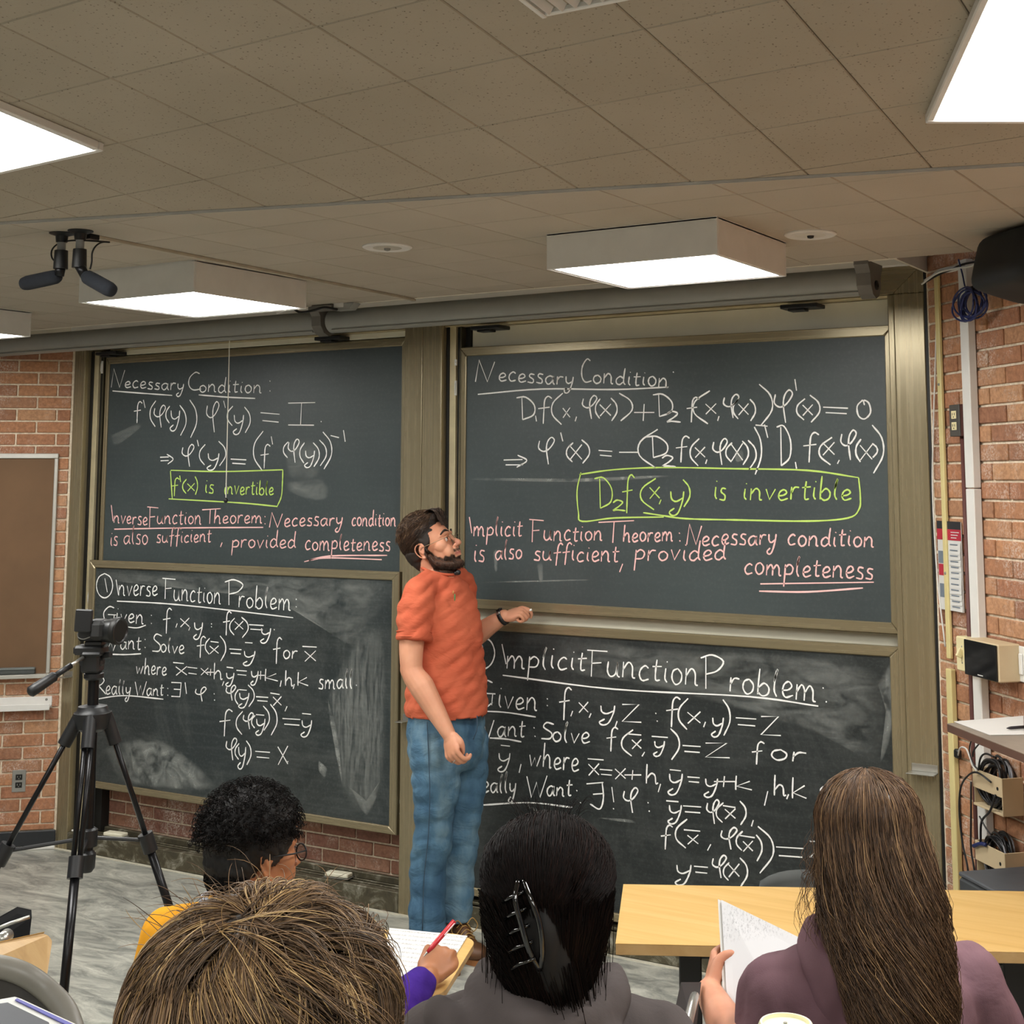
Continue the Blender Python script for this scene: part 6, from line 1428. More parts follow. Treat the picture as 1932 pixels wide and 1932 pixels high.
# writing arm and hand
wr = atD(806, 1846, 3.40); el = atD(700, 1945, 3.20); shr = atD(585, 1790, 3.28)
HRc = frame3(wr, (atD(828, 1796, 3.47)-wr), -fwd*.75+up3*.65)
hand(mb, HRc, (1.15, 1.25, 1.3, 1.35), .0, side=-1, s=1.02, thumb=((.02, .024, -.004), (.045, .040, -.006), (.066, .046, -.010), (.088, .036, -.016)))
limb(mb, [el, wr*.6+el*.4, wr], [.04, .036, .029], 14)
body = part_mesh('body', fuse(mb, .0042, 4, .5), M_SK2, cur)
M_YEL = cloth_mat('golden_yellow_cotton', '#e0a02c', '#c98a20', wr=.4); M_PUR = cloth_mat('purple_cotton', '#46288c', '#341c6c', wr=.5)
mb, L_, R_2, fc, rt_ = student_body(fwd3*.96+rgt*.25, nbc, .20, .02)
limb(mb, [L_, L_-fc*.02-rt_*.03-up3*.16, L_+fc*.02-rt_*.03-up3*.30], [.064, .058, .054], 16)
f_ = fold_fn(.005, (24, 24, 24), (8, 8, 8), 5); ncx = np.array(nbc)
top_ = part_mesh('yellow_top', fuse(mb, .009, 5, .6, disp=f_), M_YEL, cur)
mb = MB(); limb(mb, [R_2, shr*.5+el*.5, el, wr*.55+el*.45, wr-(wr-el).normalized()*.03], [.062, .060, .054, .047, .040], 16)
part_mesh('purple_sleeve', fuse(mb, .007, 4, .6, disp=fold_fn(.005, (30, 30, 30), (9, 9, 9), 6)), M_PUR, cur)
mb = MB(); mb.tube([nbc+up3*.022+(fc*math.cos(a)*.066+rt_*math.sin(a)*.070) for a in [i*2*PI/28 for i in range(29)]], .011, 8, caps=False); mb.build('grey_collar', simple('collar_grey', '#8f8f93', .9), cur, smooth=True)
# curls: each strand is a small helix leaving the scalp
M_CURL = hair_mat('black_curly_hair', [(0, '#080606'), (.6, '#120d0b'), (1, '#261c18')], .6, .15)
R3 = HMc.to_3x3(); Tc = lambda *p: HMc@(V(*p)*HS); mb = MB()
mb.ell(Tc(-.022, 0, .062), (.112, .100, .104), R3, 24, 16); mb.ell(Tc(-.062, 0, .005), (.062, .080, .072), R3); mb.ell(Tc(.03, 0, .098), (.062, .070, .045), R3); mb.ell(Tc(-.066, 0, -.045), (.040, .062, .035), R3)
hb_ = part_mesh('hair', fuse(mb, .006, 4, .5, disp=fold_fn(.006, (110, 110, 110), (40, 40, 40), 3)), simple('black_hair_base', '#0d0a09', .7), cur)
n = 2900; sp = sphere_pts(n, -.85, 1); sp = sp[(sp[:, 0] < .80+.5*sp[:, 2]) & ~((sp[:, 0] > .05) & (sp[:, 2] < -.05)) & ~((np.abs(sp[:, 1]) > .55) & (sp[:, 2] < -.10) & (sp[:, 0] > -.45))]; n = len(sp)
K = 15; pth = np.empty((n, K, 3)); c0 = np.array([-.022, 0, .058]); rad = np.array([.104, .092, .098]); low = sp[:, 2] < -.2
rad_n = np.where(low[:, None], np.array([.085, .074, .082]), rad); tdir = unit(RNG.normal(0, 1, (n, 3))); tdir = unit(tdir-sp*(tdir*sp).sum(1, keepdims=True)); bdir = np.cross(sp, tdir)
rr1 = RNG.uniform(.003, .0065, n)*np.where(low, .5, 1); turns = RNG.uniform(1.2, 2.6, n); ln_ = RNG.uniform(.018, .038, n)*np.where(low, .4, 1); ph = RNG.uniform(0, 6, n)
for k in range(K):
    q = k/(K-1); a = ph+turns*2*PI*q; h = ln_*np.sin(q*1.9)*1.0; pth[:, k] = c0+sp*rad_n+sp*h[:, None]+(tdir*np.cos(a)[:, None]+bdir*np.sin(a)[:, None])*(rr1*q**.4)[:, None]+np.array([0, 0, -.012])*q*q
Rn, tn = mat_np(HMc); strands_mesh('curls', (pth*HS)@Rn.T+tn, .00105, RNG.beta(1.6, 3, n), M_CURL, hb_)
n = 700; sp = sphere_pts(n, -1, .4); sp = sp[sp[:, 0] < .2]; n = len(sp); pth = np.empty((n, K, 3)); rr1 = RNG.uniform(.002, .004, n); ph = RNG.uniform(0, 6, n); tdir = unit(RNG.normal(0, 1, (n, 3))); tdir = unit(tdir-sp*(tdir*sp).sum(1, keepdims=True)); bdir = np.cross(sp, tdir)
for k in range(K): q = k/(K-1); a = ph+9*q; pth[:, k] = np.array([-.066, 0, -.045])+sp*np.array([.042, .064, .037])+sp*.010*math.sin(q*2)+(tdir*np.cos(a)[:, None]+bdir*np.sin(a)[:, None])*rr1[:, None]
strands_mesh('nape_curls', (pth*HS)@Rn.T+tn, .0010, RNG.beta(1.6, 3, n), M_CURL, hb_)
g = MB(); yy = -1
for y in (-1, 1):
    g.tube([Tc(.108, y*.032+.023*math.cos(a), .002+.019*math.sin(a)) for a in [i*2*PI/20 for i in range(21)]], .0021, 6, caps=False); g.tube([Tc(.107, y*.055, .010), Tc(.06, y*.078, .012), Tc(-.010, y*.083, .012)], .0020, 6)
g.tube([Tc(.109, -.010, .006), Tc(.112, 0, .008), Tc(.109, .010, .006)], .0018, 6); go = g.build('glasses', M_BLACK, cur, smooth=True)
for y in (-1, 1): mb = MB(); mb.lathe([(.022, -.0005), (.022, .0005)], Tc(.108, y*.032, .002), 20, HXc); mb.build('lens', M_GLASS, go)
reparent(cur)
pen_a = atD(790, 1796, 3.40); 
pa = atD(815, 1787, 3.425); pb = atD(857, 1738, 3.47); pc_ = atD(806, 1797, 3.415)
tp = thing('pen', 'red ballpoint pen held over the lined paper', 'pen', None, pa)
mb = MB(); mb.tube([pc_, pa, pb], [.0035, .0062, .0062], 10); mb.build('barrel', simple('red_pen', '#b3242c', .35), tp, smooth=True); mb = MB(); dd = (pb-pa).normalized(); sd = (-fwd+rgt).normalized()*.0068
mb.tube([pb-dd*.005+sd, pb-dd*.042+sd], .0016, 6); mb.build('clip', simple('pen_clip', '#d9c9c9', .3), tp); mb = MB(); mb.tube([pc_-dd*.012, pc_], [.001, .0032], 8); mb.build('tip', M_STEEL, tp); reparent(tp)
# its tablet-arm chair, paper
zt = atD(806, 1846, 3.40).z-.035
tc, cc, fc2, sc2 = seat_for(nbc-fc*.02, fc, 'tablet-arm chair of the curly-haired student', 0, .66)
P_ = [atZ(900, 1772, zt), atZ(868, 1880, zt-.0), atZ(700, 1905, zt), atZ(705, 1748, zt)]
P_ = [atZ(868, 1762, zt), atZ(897, 1776, zt), atZ(838, 1872, zt), atZ(700, 1920, zt), atZ(690, 1752, zt)]
tablet_board(tc, P_, .016); mb = MB(); mb.tube([atZ(740, 1880, zt)-up3*.02, V(atZ(740, 1880, zt).x, atZ(740, 1880, zt).y, .45), cc+sc2*.2+up3*.44], .012, 8); mb.build('tablet_support', M_STEEL, tc, smooth=True); reparent(tc)
def m_notes(name, f=60):
    t = Nt(name); v = t.obj(); w_ = t.n('ShaderNodeTexWave', wave_type='BANDS', bands_direction='Y'); w_.inputs['Scale'].default_value = f/6; w_.inputs['Distortion'].default_value = 0; t.l(v, w_.inputs['Vector'])
    n = t.noise(1.0, 5, .8, t.mapping(v, (340, 60, 60))); m = t.math('MULTIPLY', t.ramp(w_.outputs['Fac'], [(.62, '#000000'), (.75, '#ffffff')]), t.ramp(n, [(.45, '#000000'), (.56, '#ffffff')]))
    return t.fin(t.mix(t.math('MULTIPLY', m, .55), '#d2d1ce', '#5f5f66'), .8)
M_NOTES = m_notes('handwritten_page')
def m_notes2():
    t = Nt('faint_pencil_page'); v = t.obj(); n = t.noise(1.0, 5, .8, t.mapping(v, (110, 240, 60))); sep = t.n('ShaderNodeSeparateXYZ'); t.l(v, sep.inputs[0])
    g = t.ramp(sep.outputs['X'], [(.01, '#000000'), (.02, '#ffffff'), (.075, '#ffffff'), (.095, '#000000')])
    return t.fin(t.mix(t.math('MULTIPLY', t.math('MULTIPLY', t.ramp(n, [(.52, '#000000'), (.60, '#ffffff')]), g), .4), '#d0d0d2', '#6c6c74'), .8)
M_NOTES2 = m_notes2()
def page(nm, P, label, cat, th=.002, mat=None, par=None):
    """sheet through 4 corners with its own object frame"""
    P = [Vector(p) for p in P]; x = (P[1]-P[0]).normalized(); nrm = x.cross(P[3]-P[0]).normalized()
    if nrm.z < 0: nrm = -nrm
    y = nrm.cross(x); Mx = Matrix((x, y, nrm)).transposed().to_4x4(); Mx.translation = P[0]; inv = Mx.inverted()
    mb = MB(); mb.prism([inv@p for p in P], (0, 0, th)); o = mb.build(nm, mat or M_NOTES, par); o.matrix_basis = Mx
    if label: tag(o, label, cat)
    return o
page('paper_sheet', [atZ(735, 1752, zt+.001), atZ(882, 1767, zt+.001), atZ(838, 1838, zt+.001), atZ(712, 1850, zt+.001)][::1], 'sheet of handwritten notes on the tablet arm under the writing hand', 'paper')

# ---- dark-haired student with a claw clip
D1 = 2.35
dk = thing('person', 'seated person with black hair in a claw clip and a grey hooded sweatshirt', 'person', None, V(*atD(1035, 1850, D1)).to_2d().to_3d())
HXd = (fwd*.985+rgt*.05-up3*.10).normalized(); HMd = frame3(atD(1035, 1702, D1-.0), HXd, up3); HS = 1.02; nbd = atD(1035, 1858, D1-.02)
mb = MB(); neck_head(mb, HMd, HS, nbd); part_mesh('body', fuse(mb, .0055, 4, .5), M_SK2, dk)
M_GHOOD = cloth_mat('taupe_grey_fleece', '#5a5352', '#4a4443', wr=.4)
mb, L_, R_2, fd, rd = student_body(fwd3*.98+rgt*.06, nbd+V(0, 0, -.005), .215, .03)
for p, sg in ((L_, -1), (R_2, 1)): limb(mb, [p, p+rd*sg*.03-up3*.16, p+rd*sg*.02-up3*.30+fd*.05], [.066, .060, .056], 16)
part_mesh('sweatshirt', fuse(mb, .009, 5, .6, disp=fold_fn(.004, (22, 22, 22), (8, 8, 8), 8)), M_GHOOD, dk)
mb = MB()
limb(mb, [nbd+fd*.03-rd*.105+up3*.0, nbd-fd*.045-rd*.095-up3*.012, nbd-fd*.105-rd*.02-up3*.03, nbd-fd*.100+rd*.05-up3*.028, nbd-fd*.04+rd*.10-up3*.01, nbd+fd*.03+rd*.10+up3*.005], [.030, .040, .046, .042, .036, .026], 14)
limb(mb, [nbd-fd*.06-rd*.17-up3*.03, nbd-fd*.10-rd*.10-up3*.055, nbd-fd*.12-up3*.085, nbd-fd*.10+rd*.10-up3*.06], [.030, .040, .050, .040], 14)
part_mesh('hood', fuse(mb, .008, 5, .6, disp=fold_fn(.006, (26, 26, 26), (9, 9, 9), 12)), M_GHOOD, dk)
M_BLK = hair_mat('black_brown_hair', [(0, '#050303'), (.55, '#120a08'), (.85, '#1e0f0b'), (1, '#2e1f1c')], .6, .12)
R3 = HMd.to_3x3(); Td = lambda *p: HMd@(V(*p)*HS); mb = MB()
mb.ell(Td(-.020, 0, .050), (.108, .106, .094), R3, 26, 16); mb.ell(Td(-.055, 0, -.015), (.070, .100, .080), R3); mb.ell(Td(-.05, 0, -.080), (.050, .072, .060), R3); limb(mb, [Td(-.085, .005, .03), Td(-.100, .0, -.02), Td(-.085, -.02, -.09), Td(-.070, -.045, -.145)], [.04, .042, .038, .020], 12)
hb_ = part_mesh('hair', fuse(mb, .006, 5, .6, disp=fold_fn(.003, (60, 60, 20), (20, 20, 20), 15)), simple('black_hair_gloss', '#080504', .75), dk)
n = 5200; sp = sphere_pts(n, -.55, 1); sp = sp[~((sp[:, 0] > .35) & (sp[:, 2] < .55))]; n = len(sp); K = 12; pth = np.empty((n, K, 3)); c0 = np.array([-.020, 0, .046]); rad = np.array([.110, .108, .096])
tgt = np.array([-.108, 0., -.03]); start = c0+sp*rad; amp = RNG.uniform(.0, .006, n)
for k in range(K):
    q = k/(K-1); q2 = q*RNG.uniform(.98, 1.0)
    u_ = unit(sp*(1-q2)+np.array([-1.0, .02, -.85])*q2*1.0+1e-6); lowr = np.clip(-u_[:, 2], 0, 1)
    pth[:, k] = c0+u_*(rad+np.array([.006, -.004, .012])*lowr[:, None])*(1+(.03+amp[:, None]*4)*math.sin(q*PI))+RNG.normal(0, .0006, (n, 3))
Rn, tn = mat_np(HMd); strands_mesh('hair_strands', (pth*HS)@Rn.T+tn, .0009, RNG.beta(1.7, 2.6, n), M_BLK, hb_)
n = 2600; K = 8; pth = np.empty((n, K, 3)); az = RNG.uniform(-1.75, 1.75, n); z0_ = RNG.uniform(-.10, .03, n); l_ = RNG.uniform(.05, .10, n); jr = RNG.uniform(.99, 1.04, n)
for k in range(K):
    q = k/(K-1); zz = z0_-l_*q; sc_ = np.interp(zz, [-.20, -.14, -.08, -.02, .03], [.35, .62, .84, 1.0, 1.04])*jr
    pth[:, k] = np.stack([-.045-.085*np.cos(az)*sc_, .104*np.sin(az)*sc_*(1-.25*q)-.012*q, zz], 1)
strands_mesh('nape_strands', (pth*HS)@Rn.T+tn, .0009, RNG.beta(1.7, 2.6, n), M_BLK, hb_)
n = 90; K = 9; pth = np.empty((n, K, 3)); sd_ = np.sign(RNG.normal(size=n)); off = RNG.uniform(.062, .108, n); x0_ = RNG.uniform(-.09, .04, n)
for k in range(K): q = k/(K-1); pth[:, k] = np.stack([x0_+.01*np.sin(q*3+off*50), sd_*(off-.012*q+.010*np.sin(q*4+x0_*30)*q), -.02-(.10+.14*((off*931+x0_*377) % 1)**1.5)*q], 1)
strands_mesh('loose_strands', (pth*HS)@Rn.T+tn, .0007, RNG.beta(1.7, 2.6, n), M_BLK, hb_)
n = 500; pth = np.empty((n, K, 3)); o1 = RNG.normal(0, .018, n); o2 = RNG.normal(0, .010, n)
for k in range(K): q = k/(K-1); pth[:, k] = np.stack([-.105+.02*q+o2, -.020-.040*q+o1*(1-.4*q), -.06-.135*q+o2*.5], 1)
strands_mesh('tail_strands', (pth*HS)@Rn.T+tn, .0008, RNG.beta(1.7, 2.6, n), M_BLK, hb_)
n = 90; pth = np.empty((n, K, 3)); o1 = RNG.uniform(-.05, .05, n); o2 = RNG.uniform(-.04, .05, n); o3 = RNG.uniform(.2, 1, n)
for k in range(K): q = k/(K-1); pth[:, k] = np.stack([-.02+o2+.02*q*o3, o1+.03*q*o1*20, .138+.030*np.sin(q*2.4)*o3-.6*(o1**2+o2**2)/.1*.1], 1)
strands_mesh('flyaway_strands', (pth*HS)@Rn.T+tn, .0005, RNG.beta(1.7, 2.6, n), M_BLK, hb_)
cl = MB()
M_CLIP = simple('clip_black_gloss', '#0a0a0b', .08, spec=.9)
for sgn in (-1, 1): cl.tube(smooth_pts([Td(-.128, .035+sgn*.004, .055), Td(-.142, .030+sgn*.012, .030), Td(-.146, .018+sgn*.014, -.005), Td(-.138, .010+sgn*.010, -.045), Td(-.125, .004, -.075)], 5), .0048, 8)
for k in range(5): z_ = .04-.024*k; cl.tube([Td(-.138, .030-.005*k, z_), Td(-.135, .052-.004*k, z_-.010), Td(-.118, .064-.004*k, z_-.020)], .0030, 6)
cl.build('claw_clip', M_CLIP, dk, smooth=True); reparent(dk)
tc, *_ = seat_for(nbd, fd, 'chair under the dark-haired person', .12); reparent(tc)

# ---- long-haired student in the mauve hooded top
D2 = 2.6
gl_ = thing('person', 'seated person with long brown hair in a mauve hooded top, holding up papers', 'person', None, V(*atD(1640, 1850, D2)).to_2d().to_3d())
HXg = (fwd*.97-rgt*.20-up3*.08).normalized(); HMg = frame3(atD(1636, 1592, D2), HXg, up3); HS = .96; nbg = atD(1640, 1762, D2-.02)
M_SK3 = skin_mat('skin_pink_tan', '#cf9478', '#b67a5e'); mb = MB(); neck_head(mb, HMg, HS, nbg, .05)
wl = atD(1338, 1872, 2.82); elg = atD(1398, 1985, 2.50)
HLg = frame3(wl, (atD(1350, 1812, 2.905)-wl), -rgt*.97-fwd*.15)
hand(mb, HLg, (.95, .95, 1.0, 1.05), .0, side=-1, s=.98, thumb=((.02, .024, -.006), (.044, .046, -.012), (.058, .056, -.036), (.062, .055, -.062)))
limb(mb, [elg, elg*.5+wl*.5, wl], [.040, .036, .027], 14)
part_mesh('body', fuse(mb, .0042, 4, .5), M_SK3, gl_)
M_MAUVE = cloth_mat('mauve_fleece', '#7b5f66', '#694f57', wr=.45)
mb, L_, R_2, fg, rg = student_body(fwd3*.98-rgt*.12, nbg, .212, .040)
limb(mb, [L_, L_-rg*.012-up3*.12+fg*.0, L_+rg*.02-up3*.26+fg*.03], [.066, .062, .058], 16); limb(mb, [R_2, R_2+rg*.06-up3*.12+fg*.03, R_2+rg*.10-up3*.28+fg*.10], [.070, .066, .060], 16)
part_mesh('hooded_top', fuse(mb, .009, 5, .6, disp=fold_fn(.007, (26, 26, 12), (8, 8, 8), 18)), M_MAUVE, gl_)
mb = MB()
limb(mb, [nbg+fg*.05-rg*.075+up3*.012, nbg-fg*.0-rg*.105-up3*.005, nbg-fg*.075-rg*.10-up3*.07, nbg-fg*.115-rg*.05-up3*.15, nbg-fg*.125+rg*.02-up3*.17, nbg-fg*.09+rg*.09-up3*.10, nbg-fg*.0+rg*.11-up3*.01, nbg+fg*.05+rg*.08+up3*.012], [.020, .030, .036, .036, .036, .036, .030, .020], 14)
mb.ell(nbg-fg*.085-rg*.0-up3*.09, (.05, .05, .07)); mb.ell(nbg-fg*.07-rg*.07-up3*.055, (.04, .045, .06))
part_mesh('hood', fuse(mb, .008, 5, .6, disp=fold_fn(.006, (24, 24, 24), (9, 9, 9), 22)), M_MAUVE, gl_)
mb = MB(); mb.ell(nbg-fg*.055-rg*.072+up3*.0, (.022, .022, .030)); mb.ell(nbg-fg*.06+rg*.075-up3*.01, (.016, .016, .022)); part_mesh('coral_collar', fuse(mb, .005, 3, .5), simple('coral_cotton', '#b5543f', .9), gl_)
M_BRN = hair_mat('long_brown_hair', [(0, '#2a1c12'), (.4, '#4d3725'), (.75, '#73583f'), (1, '#a3835c')], .42)
R3 = HMg.to_3x3(); Tg = lambda *p: HMg@(V(*p)*HS); mb = MB()
mb.ell(Tg(-.016, 0, .048), (.105, .096, .088), R3, 26, 16); mb.ell(Tg(-.040, 0, -.02), (.080, .098, .090), R3); P0 = Tg(-.06, 0, -.06)
loft(mb, smooth_secs([((Tg(-.045, 0, .0)).to_tuple(), .078, .095, math.atan2(fg.y, fg.x)), (Tg(-.06, .004, -.10).to_tuple(), .062, .098, math.atan2(fg.y, fg.x)), (Tg(-.105, .010, -.19).to_tuple(), .045, .098, math.atan2(fg.y, fg.x)), (Tg(-.135, .012, -.27).to_tuple(), .032, .080, math.atan2(fg.y, fg.x)), (Tg(-.15, .010, -.36).to_tuple(), .022, .062, math.atan2(fg.y, fg.x)), (Tg(-.15, .008, -.43).to_tuple(), .012, .04, math.atan2(fg.y, fg.x))]), 28)
hb_ = part_mesh('hair', fuse(mb, .007, 5, .6, disp=fold_fn(.004, (70, 70, 8), (20, 20, 10), 25)), simple('brown_hair_base', '#3a2819', .5), gl_)
n = 7500; phi = RNG.uniform(-PI, PI, n); phi = phi[np.abs(phi) > .75]; n = len(phi); th0 = RNG.beta(1.1, 1.3, n)*1.45+.05; K = 20; pth = np.empty((n, K, 3))
Ltot = RNG.uniform(.40, .56, n); Ltot = np.where(RNG.uniform(size=n) < .25, Ltot*.72, Ltot); layer_ = RNG.uniform(0, 1, n)*.99; wave = RNG.uniform(.010, .022, n); gph = RNG.uniform(0, 6.28, 400); wph = gph[((phi+PI)*16).astype(int)+(layer_*3).astype(int)*101]+RNG.normal(0, .25, n); wf = RNG.uniform(24, 32, n); layer = RNG.uniform(.90, 1.04, n)
for k in range(K):
    q = k/(K-1); dist = Ltot*q; R0 = .098; th = np.minimum(th0+dist/R0, 1.62); rem = np.maximum(dist-(1.62-th0)*R0, 0)
    x = np.sin(th)*np.cos(phi)*.108*layer; y = np.sin(th)*np.sin(phi)*.100*layer; z = np.cos(th)*.092*layer
    clump = wave*np.minimum(rem*7, 1.3); a_ = rem*wf+wph
    side_in = 1-1.5*np.clip(rem-.14, 0, .3)
    xb = -.016+x-np.clip(rem, 0, .30)*.42*(1-.0*x)*(x < .05)-np.where(x >= .05, rem*.25, 0)
    pth[:, k] = np.stack([xb+clump*np.cos(a_)*.7, y*side_in+clump*np.sin(a_)+.05*np.clip(rem, 0, .25), .048+z-rem*.97], 1)
pth += RNG.normal(0, .0008, pth.shape); Rn, tn = mat_np(HMg)
strands_mesh('hair_strands', (pth*HS)@Rn.T+tn, .00085, np.clip(RNG.beta(2, 2.6, n)+.12*np.sin(wph*4), 0, 1), M_BRN, hb_)
n = 130; K = 10; pth = np.empty((n, K, 3)); sd_ = np.where(RNG.uniform(size=n) < .55, 1, -1); z0_ = RNG.uniform(-.06, .05, n); x0_ = RNG.uniform(-.06, .06, n); o3 = RNG.uniform(.3, 1, n)
for k in range(K): q = k/(K-1); pth[:, k] = np.stack([x0_+.02*np.sin(q*5+z0_*50), sd_*(.088+.045*o3*np.sin(q*2.5)+.008*np.sin(q*9+o3*9)), z0_-.20*q*o3], 1)
strands_mesh('loose_strands', (pth*HS)@Rn.T+tn, .0005, RNG.beta(2, 2, n), M_BRN, hb_)
reparent(gl_)
tc, *_ = seat_for(nbg, fg, 'chair under the long-haired person', .12)
mb = MB(); a = atD(1318, 1856, 2.75); b = atD(1288, 1950, 2.55); c = atD(1302, 1935, 2.5); ext = rgt*.045
mb.prism([atD(1285, 1853, 2.72), atD(1323, 1853, 2.78), atD(1312, 1960, 2.6), atD(1262, 1960, 2.55)], fwd*.02+up3*-.01); mb.build('folding_arm', M_BLACK, tc)
mb = MB(); mb.tube(smooth_pts([atD(1311, 1880, 2.62), atD(1305, 1900, 2.55), atD(1290, 1965, 2.45)], 4), .009, 10); mb.build('arm_tube', M_STEEL, tc, smooth=True); reparent(tc)
# the sheaf of paper in her hand
tn_ = thing('paper_sheaf', 'sheaf of white handwritten sheets held up in front of the table', 'paper', None, atD(1430, 1800, 2.6))
Pp = [atD(1361, 1698, 2.93), atD(1372, 1890, 2.78), atD(1480, 1915, 2.72), atD(1520, 1775, 2.82)]
o = page('front_sheet', Pp, None, None, .0015, M_NOTES2); o.parent = tn_
off = (fwd*.012-rgt*.002); o = page('back_sheets', [p+off-up3*.004-rgt*.003 for p in Pp], None, None, .006, M_PAPER); o.parent = tn_
o = page('dark_cover', [p+off*1.5-up3*.006 for p in Pp], None, None, .003, M_DARK); o.parent = tn_
reparent(tn_)

# ---- blond student right in front of the camera
D3 = 1.22
bl = thing('person', 'seated person with tousled dark blond hair, nearest to the camera', 'person', None, V(*atD(495, 1930, D3)).to_2d().to_3d())
HXb = (fwd*.96+rgt*.22-up3*.22).normalized(); HMb = frame3(atD(510, 2022, D3), HXb, up3+fwd*.2); HS = 1.03; nbb = HMb@V(-.03, 0, -.17)
mb = MB(); neck_head(mb, HMb, HS, nbb); part_mesh('body', fuse(mb, .006, 4, .5), M_SKIN, bl)
mb, L_, R_2, fb, rb = student_body(fwd3, nbb-up3*.05, .185, .05); M_NAVY = cloth_mat('navy_cotton', '#2b3044', '#20243a')
for p, sg in ((L_, -1), (R_2, 1)): limb(mb, [p, p+rb*sg*.02-up3*.16, p+rb*sg*.02-up3*.30+fb*.05], [.062, .056, .052], 14)
part_mesh('shirt', fuse(mb, .012, 4, .6), M_NAVY, bl)
R3 = HMb.to_3x3(); Tb = lambda *p: HMb@(V(*p)*HS); mb = MB(); mb.ell(Tb(-.018, 0, .045), (.106, .100, .092), R3, 28, 18); mb.ell(Tb(-.05, 0, -.01), (.068, .090, .075), R3)
hb_ = part_mesh('hair', fuse(mb, .006, 4, .5, disp=fold_fn(.003, (60, 60, 60), (20, 20, 20), 31)), simple('blond_hair_base', '#3a2a1a', .6), bl)
M_BLD = hair_mat('dark_blond_hair', [(0, '#3a2c20'), (.4, '#68533f'), (.7, '#86694b'), (.9, '#b08f60'), (1, '#d0b07c')], .5)
n = 15000; sp = sphere_pts(n, -.35, 1); n = len(sp); wh = unit(np.array([-.55, .02, .84])); K = 11; pth = np.empty((n, K, 3)); c0 = np.array([-.018, 0, .043]); rad = np.array([.107, .101, .093])
# clumps: strands take their sweep from the nearest of 260 guides
gd = sphere_pts(320, -.35, 1); gi = (sp@gd.T).argmax(1); g_sw = RNG.normal(0, .8, 320); g_len = RNG.uniform(.045, .105, 320); g_lift = RNG.uniform(.003, .016, 320); g_tone = RNG.normal(0, .16, 320)
away = sp-wh; away = unit(away-sp*(away*sp).sum(1, keepdims=True)); tw = np.cross(sp, away); sw = g_sw[gi]+RNG.normal(0, .12, n)+.5; dirn = unit(away*np.cos(sw)[:, None]+tw*np.sin(sw)[:, None]); L1 = g_len[gi]*RNG.uniform(.8, 1.15, n); lf = g_lift[gi]*RNG.uniform(.5, 1.3, n)
curp = sp.copy(); dcur = dirn.copy(); gcent = gd[gi]
for k in range(K):
    q = k/(K-1); pth[:, k] = c0+curp*rad+curp*(.004+lf*np.sin(q*2.2))[:, None]
    dcur = unit(dcur-curp*(dcur*curp).sum(1, keepdims=True)+np.array([.05, 0, -.16])+np.cross(curp, dcur)*(.10*np.sin(sw*3))[:, None]); curp = unit(curp+dcur*(L1/(K-1)/.1)[:, None]+(gcent-sp)*.035)
Rn, tn = mat_np(HMb); strands_mesh('hair_strands', (pth*HS)@Rn.T+tn, .00055, np.clip(RNG.beta(2.2, 2.6, n)+g_tone[gi], 0, 1), M_BLD, hb_)
n = 110; sp = unit(np.array([.1, .35, .95])+RNG.normal(0, .5, (n, 3))*np.array([1, 1, .2])); K = 9; pth = np.empty((n, K, 3)); rd_ = unit(RNG.normal(0, 1, (n, 3))); o3 = RNG.uniform(.01, .035, n)
for k in range(K): q = k/(K-1); pth[:, k] = c0+sp*rad*1.03+sp*(o3*np.sin(q*1.8))[:, None]+rd_*(.030*q*q+.01*q)*np.array([1, 1, .4])
strands_mesh('flyaway_strands', (pth*HS)@Rn.T+tn, .00042, RNG.beta(2.2, 2, n), M_BLD, hb_)
reparent(bl); tc, *_ = seat_for(nbb, fb, 'chair under the blond person', .30, .70); reparent(tc)

M_MATTE = simple('matte_black', '#0a0a0b', .9, spec=.1)
# ------------------------------------------------------------------ lower left corner: empty tablet-arm seat, chair back, papers
t = thing('tablet_arm', 'folded maple writing tablet on a black arm block at the lower left', 'desk', None, atD(40, 1850, 2.6))
Pw = [atD(-60, 1792, 2.55), atD(84, 1760, 2.75), atD(99, 1772, 2.75), atD(87, 1852, 2.62), atD(-60, 1830, 2.45)]
mb = MB(); nn_ = (Pw[1]-Pw[0]).cross(Pw[3]-Pw[1]).normalized()
if nn_.dot(Vector(CP)-Pw[0]) < 0: nn_ = -nn_
Pr = []
for i in range(5):
    a_, b_, c_ = Pw[i-1], Pw[i], Pw[(i+1) % 5]; r_ = .012 if i in (1, 2, 3) else .001
    for k in range(4): q = k/3; Pr.append(b_+(a_-b_).normalized()*r_*(1-q)**2+(c_-b_).normalized()*r_*q**2)
mb.prism([p-nn_*.016 for p in Pr], nn_*.016); mb.build('writing_tablet', M_WOOD_EDGE, t)
Pt = [Pw[0]+up3*.0, Pw[1], Pw[1]-nn_*.016, Pw[0]-nn_*.016]; mb = MB(); mb.prism([p+up3*.0012 for p in Pt], up3*.001); mb.build('top_edge', M_WOOD, t)
mb = MB(); mb.prism([atD(-40, 1765, 2.95), atD(10, 1738, 3.0), atD(33, 1724, 3.02), atD(60, 1730, 3.0), atD(56, 1765, 2.96), atD(-40, 1800, 2.9)], fwd*.05-rgt*.02); mb.build('arm_block', M_MATTE, t)
mb = MB(); mb.tube([atD(-30, 1762, 2.9), atD(20, 1742, 2.93), atD(56, 1730, 2.95)], .004, 8); mb.build('chrome_edge', M_STEEL, t, smooth=True)
mb = MB(); mb.tube([atD(0, 1775, 2.80), atD(14, 1764, 2.84)], .013, 14); mb.build('pivot', M_STEEL, t, smooth=True)
